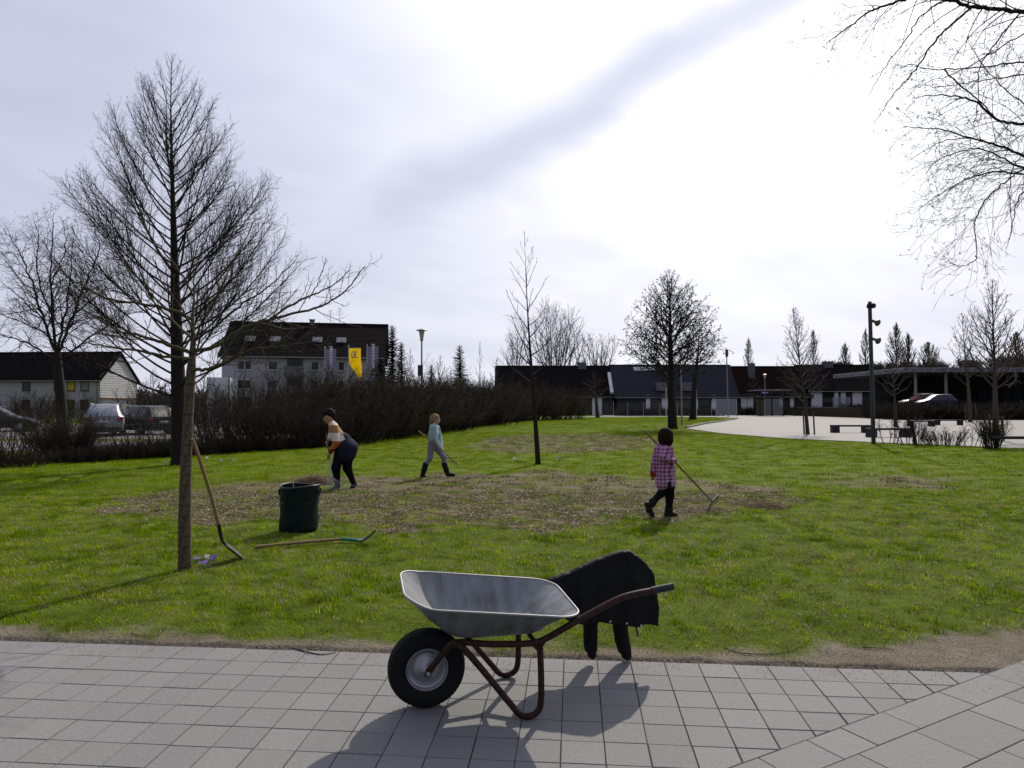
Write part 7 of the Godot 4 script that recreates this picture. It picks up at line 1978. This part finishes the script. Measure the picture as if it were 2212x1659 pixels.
func shrubs():
	var dk := mat("shrub_bark", Color(0.026, 0.019, 0.015), 0.9)
	var rd := mat("shrub_red", Color(0.034, 0.026, 0.019), 0.9)
	var gn := mat("shrub_green", Color(0.045, 0.042, 0.020), 0.9)
	var sp := {"segs": [6, 4, 3], "wig": [0.16, 0.22, 0.3], "up": [0.05, 0.06, 0.02], "tip": [0.35, 0.4, 0.5], "sides": [4, 3, 3], "n": [11.0, 6.0], "per_m": false, "t0": [0.08, 0.1], "ang": [0.6, 0.7], "ratio": [0.42, 0.5], "rr": 0.5, "rmin": 0.0042}
	var proto := []
	for k in 4:
		var o := thing("bare_shrub", "leafless twiggy shrub in the tall hedge bordering the lawn", "shrub", Vector3.ZERO, 0.0, "shrubs of the hedge")
		part("twigs", shrub_mesh(34, 2.0, 1.4, sp, 400 + k), [dk, rd, gn, dk][k], o)
		proto.append(o)
	var open := thing("open_shrub", "thin open leafless shrub before the car park on the left", "shrub", Vector3.ZERO, 0.0, "thin shrubs before the car park")
	part("twigs", shrub_mesh(11, 2.0, 1.3, sp.merged({"n": [6.5, 3.6]}, true), 420), rd, open)
	var open_used := false
	var low := thing("low_shrub", "dark low dense shrub at the foot of the left hedge", "shrub", Vector3.ZERO, 0.0, "low dark shrubs")
	part("twigs", shrub_mesh(90, 0.75, 1.7, sp.merged({"n": [9.0, 5.0], "wig": [0.25, 0.3, 0.3], "up": [0.0, 0.02, 0.0]}, true), 410), dk, low)
	var g := RandomNumberGenerator.new(); g.seed = 12
	var used := [false, false, false, false]
	var spots := []
	# left part, open enough for the cars to show
	for px in [-50, -5, 30, 70, 98, 150, 172, 292, 322, 350, 378, 415, 440]:
		var d := lerpf(18.4, 24.8, (px + 60) / 500.0) + g.randf_range(0.3, 1.4)
		spots.append([P(px, 880, d).x, d, 0.92, 1])
	for px in [128, 140, 160]: spots.append([P(px, 880, 20.6).x, 20.6, 0.72])
	for px in [215, 262]: spots.append([P(px, 880, 22.4).x, 22.4, 0.5, 1])
	for q in [[470, 26.0, 1.5], [520, 27.0, 1.6], [575, 28.0, 1.75], [640, 29.0, 1.6], [700, 30.0, 1.8], [745, 31.0, 1.6], [790, 32.0, 1.7], [960, 44.0, 2.2], [1080, 60.0, 2.6]]: spots.append([P(q[0], 880, q[1]).x, q[1], q[2], 1])
	for k in 17:
		var d := lerpf(24.0, 30.0, k / 16.0)
		spots.append([hedge_x(d) - 0.8 + g.randf_range(-0.5, 0.3), d + g.randf_range(0.0, 0.8), g.randf_range(0.95, 1.35), 1])
		if k % 2 == 0: spots.append([hedge_x(d) - 2.4 + g.randf_range(-0.5, 0.3), d + 1.2, g.randf_range(1.1, 1.6), 1])
		if k % 5 == 3: spots.append([hedge_x(d) - 1.2, d + 0.5, 0.9])
	var d := 30.5
	while d < 90.0:
		spots.append([hedge_x(d) - 1.1 + g.randf_range(-0.5, 0.3), d, lerpf(1.35, 1.9, (d - 30) / 60.0) * g.randf_range(0.75, 1.15)])
		spots.append([hedge_x(d) - 1.8 + g.randf_range(-0.5, 0.3), d + 0.5, lerpf(1.7, 2.4, (d - 30) / 60.0) * g.randf_range(0.8, 1.15), 1])
		spots.append([hedge_x(d) - 3.2 + g.randf_range(-0.5, 0.5), d + 0.8, lerpf(1.6, 2.2, (d - 30) / 60.0) * g.randf_range(0.9, 1.1)])
		d += lerpf(1.5, 3.2, (d - 30) / 60.0)
	for s in spots:
		var k := g.randi() % 4
		var at := Vector3(s[0], 0, -s[1])
		var px: float = 1106.0 + s[0] / s[1] * F
		var lab := ""
		for q in [[115, "at the left picture edge before the car park"], [210, "left of the silver estate car"], [292, "in front of the silver estate car"], [385, "right of the silver estate car, left of the tall tree"], [520, "just right of the tall tree"], [690, "left of the bending person, before the apartment building"], [800, "behind the bending person"], [880, "between the bending person and the street lamp"], [960, "behind the person in blue"], [1060, "right of the street lamp behind the lawn"], [1150, "behind the slender young tree"], [9999, "at the far right end of the hedge"]]:
			if px < q[0]: lab = q[1]; break
		var grp := "hedge shrubs " + lab
		if s.size() > 3:
			lab = "thin open leafless shrub " + lab
			if not open_used: open_used = true; open.position = at; open.scale = Vector3.ONE * s[2]; tag(open, lab, "shrub", grp)
			else: dup(open, "open_shrub", lab, at, g.randf() * TAU, s[2], grp)
			continue
		lab = "dense leafless hedge shrub " + lab
		if not used[k]:
			used[k] = true
			proto[k].position = at; proto[k].rotation.y = g.randf() * TAU; proto[k].scale = Vector3.ONE * s[2]; tag(proto[k], lab, "shrub", grp)
		else: dup(proto[k], "bare_shrub", lab, at, g.randf() * TAU, s[2], grp)
	var first := true
	for k in 30:
		var t := k / 29.0
		var dd := lerpf(17.2, 27.5, t); var at := Vector3(hedge_x(dd) - 0.35 + g.randf_range(-0.3, 0.2), 0, -dd - g.randf_range(0.0, 0.5))
		if k < 6: dd = 17.6 + g.randf_range(0.0, 1.2); at = Vector3(-12.6 - k * 0.9, 0, -dd)
		var s := g.randf_range(0.55, 0.75)
		if first: low.position = at; low.scale = Vector3.ONE * s; first = false
		else: dup(low, "low_shrub", "dark low dense shrub at the foot of the left hedge", at, g.randf() * TAU, s, "low dark shrubs")
	# dark clipped bushes behind the plaza
	for k in 26:
		var px := lerpf(1846.0, 2290.0, k / 25.0); var dd := lerpf(112.0, 82.0, smoothstep(0.0, 0.25, k / 25.0)) + g.randf_range(0, 2)
		dup(low, "low_shrub", "dark dense bush in the clipped row behind the plaza", Vector3(P(px, 880, dd).x, 0, -dd), g.randf() * TAU, g.randf_range(2.4, 3.1), "clipped bushes behind the plaza")
	for k in 14:
		var px := lerpf(1345.0, 1545.0, k / 13.0)
		dup(low, "low_shrub", "dark bush behind the mesh fence", Vector3(P(px, 880, 117.0).x, 0, -117.0), g.randf() * TAU, g.randf_range(1.4, 2.0), "bushes behind the mesh fence")
	for k in 9:
		var px := lerpf(1596.0, 1800.0, k / 8.0)
		dup(low, "low_shrub", "dark hedge bush in front of the red-roofed house", Vector3(P(px, 880, 124.0).x, 0, -124.0), g.randf() * TAU, g.randf_range(2.0, 2.5), "hedge before the red-roofed house")
	for q in [[300, 62.0], [335, 64.0], [372, 60.0], [408, 62.0], [440, 66.0], [500, 60.0], [560, 58.0], [620, 58.0], [690, 60.0], [760, 60.0], [830, 56.0], [90, 66.0], [30, 68.0], [160, 70.0]]:
		dup(proto[g.randi() % 4], "bare_shrub", "dark leafless shrub behind the car park", Vector3(P(q[0], 880, q[1]).x, 0, -q[1]), g.randf() * TAU, g.randf_range(1.3, 1.9), "shrubs behind the car park")
	# single shrubs at the plaza edge
	var s3 := {"segs": [6, 5, 3], "wig": [0.14, 0.2, 0.25], "up": [0.05, 0.05, 0.03], "tip": [0.35, 0.4, 0.5], "sides": [5, 4, 3], "n": [7.0, 4.0], "per_m": false, "t0": [0.15, 0.15], "ang": [0.6, 0.7], "ratio": [0.42, 0.5], "rr": 0.5, "rmin": 0.0055}
	for q in [[1921, 959, 7, 1.25, 0.9, "open many-stemmed shrub right of the speaker pole"], [1965, 961, 9, 1.3, 1.0, "many-stemmed shrub in front of the second bench"], [1980, 962, 12, 1.4, 1.2, "thickest-stemmed shrub beside the second bench"], [2042, 963, 46, 0.72, 1.5, "low dense round bush at the plaza edge"], [2097, 966, 4, 1.1, 0.9, "sparse little shrub between round bush and upright clump"], [2143, 970, 48, 1.35, 0.6, "upright clump of green stems under the tall staked tree"]]:
		var p := G(q[0], q[1])
		var o := thing("plaza_shrub", q[5], "shrub", p)
		part("twigs", shrub_mesh(q[2], q[3], q[4], s3.merged({"rmin": 0.0045} if q[2] > 20 else {}, true), 500 + int(q[0])), gn if q[0] == 2143 else dk, o)
	var tm := MB.new(); var tb := G(1979, 963); rod(tm, [Vector3(0, -0.05, 0), Vector3(-0.05, 0.35, 0), Vector3(-0.2, 0.8, 0.05), Vector3(-0.32, 1.1, 0)], 0.06, 0.03, 10, 3)
	solo("crooked_trunk", tm, mats["bark_dark"], "short crooked dark trunk among the shrubs by the second bench", "trunk", tb)

# ---------------------------------------------------------------- distance
func background():
	# wooded ridge on the right
	var m := MB.new(); var prof := [[1180, 868], [1500, 830], [1680, 800], [1760, 786], [1850, 783], [1960, 781], [2080, 778], [2212, 764], [2500, 750], [3000, 800]]
	var rows := [[], [], []]
	for q in prof:
		var p := P(q[0], q[1], 640.0)
		rows[0].append(Vector3(p.x, -4.0, p.z + 160.0)); rows[1].append(Vector3(p.x, p.y - 9.0, p.z)); rows[2].append(Vector3(p.x, -4.0, p.z - 160.0))
	m.loft(rows, false)
	struct("hill", m, mat("hill", Color(0.035, 0.032, 0.026), 0.95))
	var sp := {"segs": [4, 3, 2], "wig": [0.2, 0.25, 0.3], "up": [0.05, 0.04, 0.0], "tip": [0.4, 0.5, 0.6], "sides": [3, 3, 3], "n": [7.0, 5.0], "per_m": false, "t0": [0.15, 0.15], "ang": [0.7, 0.7], "ratio": [0.5, 0.55], "rr": 0.6, "rmin": 0.16}
	var tm := MB.new(); var g := RandomNumberGenerator.new(); g.seed = 9
	for k in 8: grow(tm, Vector3(g.randf_range(-0.5, 0.5), 0, g.randf_range(-0.5, 0.5)), Vector3(g.randf_range(-0.5, 0.5), 1, g.randf_range(-0.5, 0.5)).normalized(), 11.0, 0.3, 0, sp, g)
	var xs := []
	for k in 900:
		var t := g.randf(); var px := lerpf(1300.0, 2600.0, t)
		var i := 0
		while i < prof.size() - 2 and prof[i + 1][0] < px: i += 1
		var py := lerpf(prof[i][1], prof[i + 1][1], (px - prof[i][0]) / float(prof[i + 1][0] - prof[i][0]))
		var u := g.randf()
		var dd := lerpf(490.0, 650.0, u)
		var p := P(px, py, 640.0); p.x *= 1.0; p.y = lerpf(-4.0, p.y - 9.5, clampf((dd - 480.0) / 160.0, 0.0, 1.0)); p.z = -dd
		var s := g.randf_range(0.6, 1.05)
		xs.append([Transform3D(Basis(Vector3.UP, g.randf() * TAU).scaled(Vector3(s, s, s)), p), Color.WHITE])
	scatter("forest", tm.mesh(), xs, mat("forest", Color(0.05, 0.045, 0.042), 0.95), "dark bare woodland covering the distant ridge", "forest")
	# distant tree line behind the houses on the left and middle
	xs = []
	for k in 260:
		var px := g.randf_range(-200.0, 1500.0); var dd := g.randf_range(260.0, 420.0)
		var p := P(px, 880, dd); p.y = -1.0
		var s := g.randf_range(0.55, 0.95)
		xs.append([Transform3D(Basis(Vector3.UP, g.randf() * TAU).scaled(Vector3(s, s, s)), p), Color.WHITE])
	scatter("forest", tm.mesh(), xs, mats["forest"], "distant bare tree line behind the houses on the left", "forest")
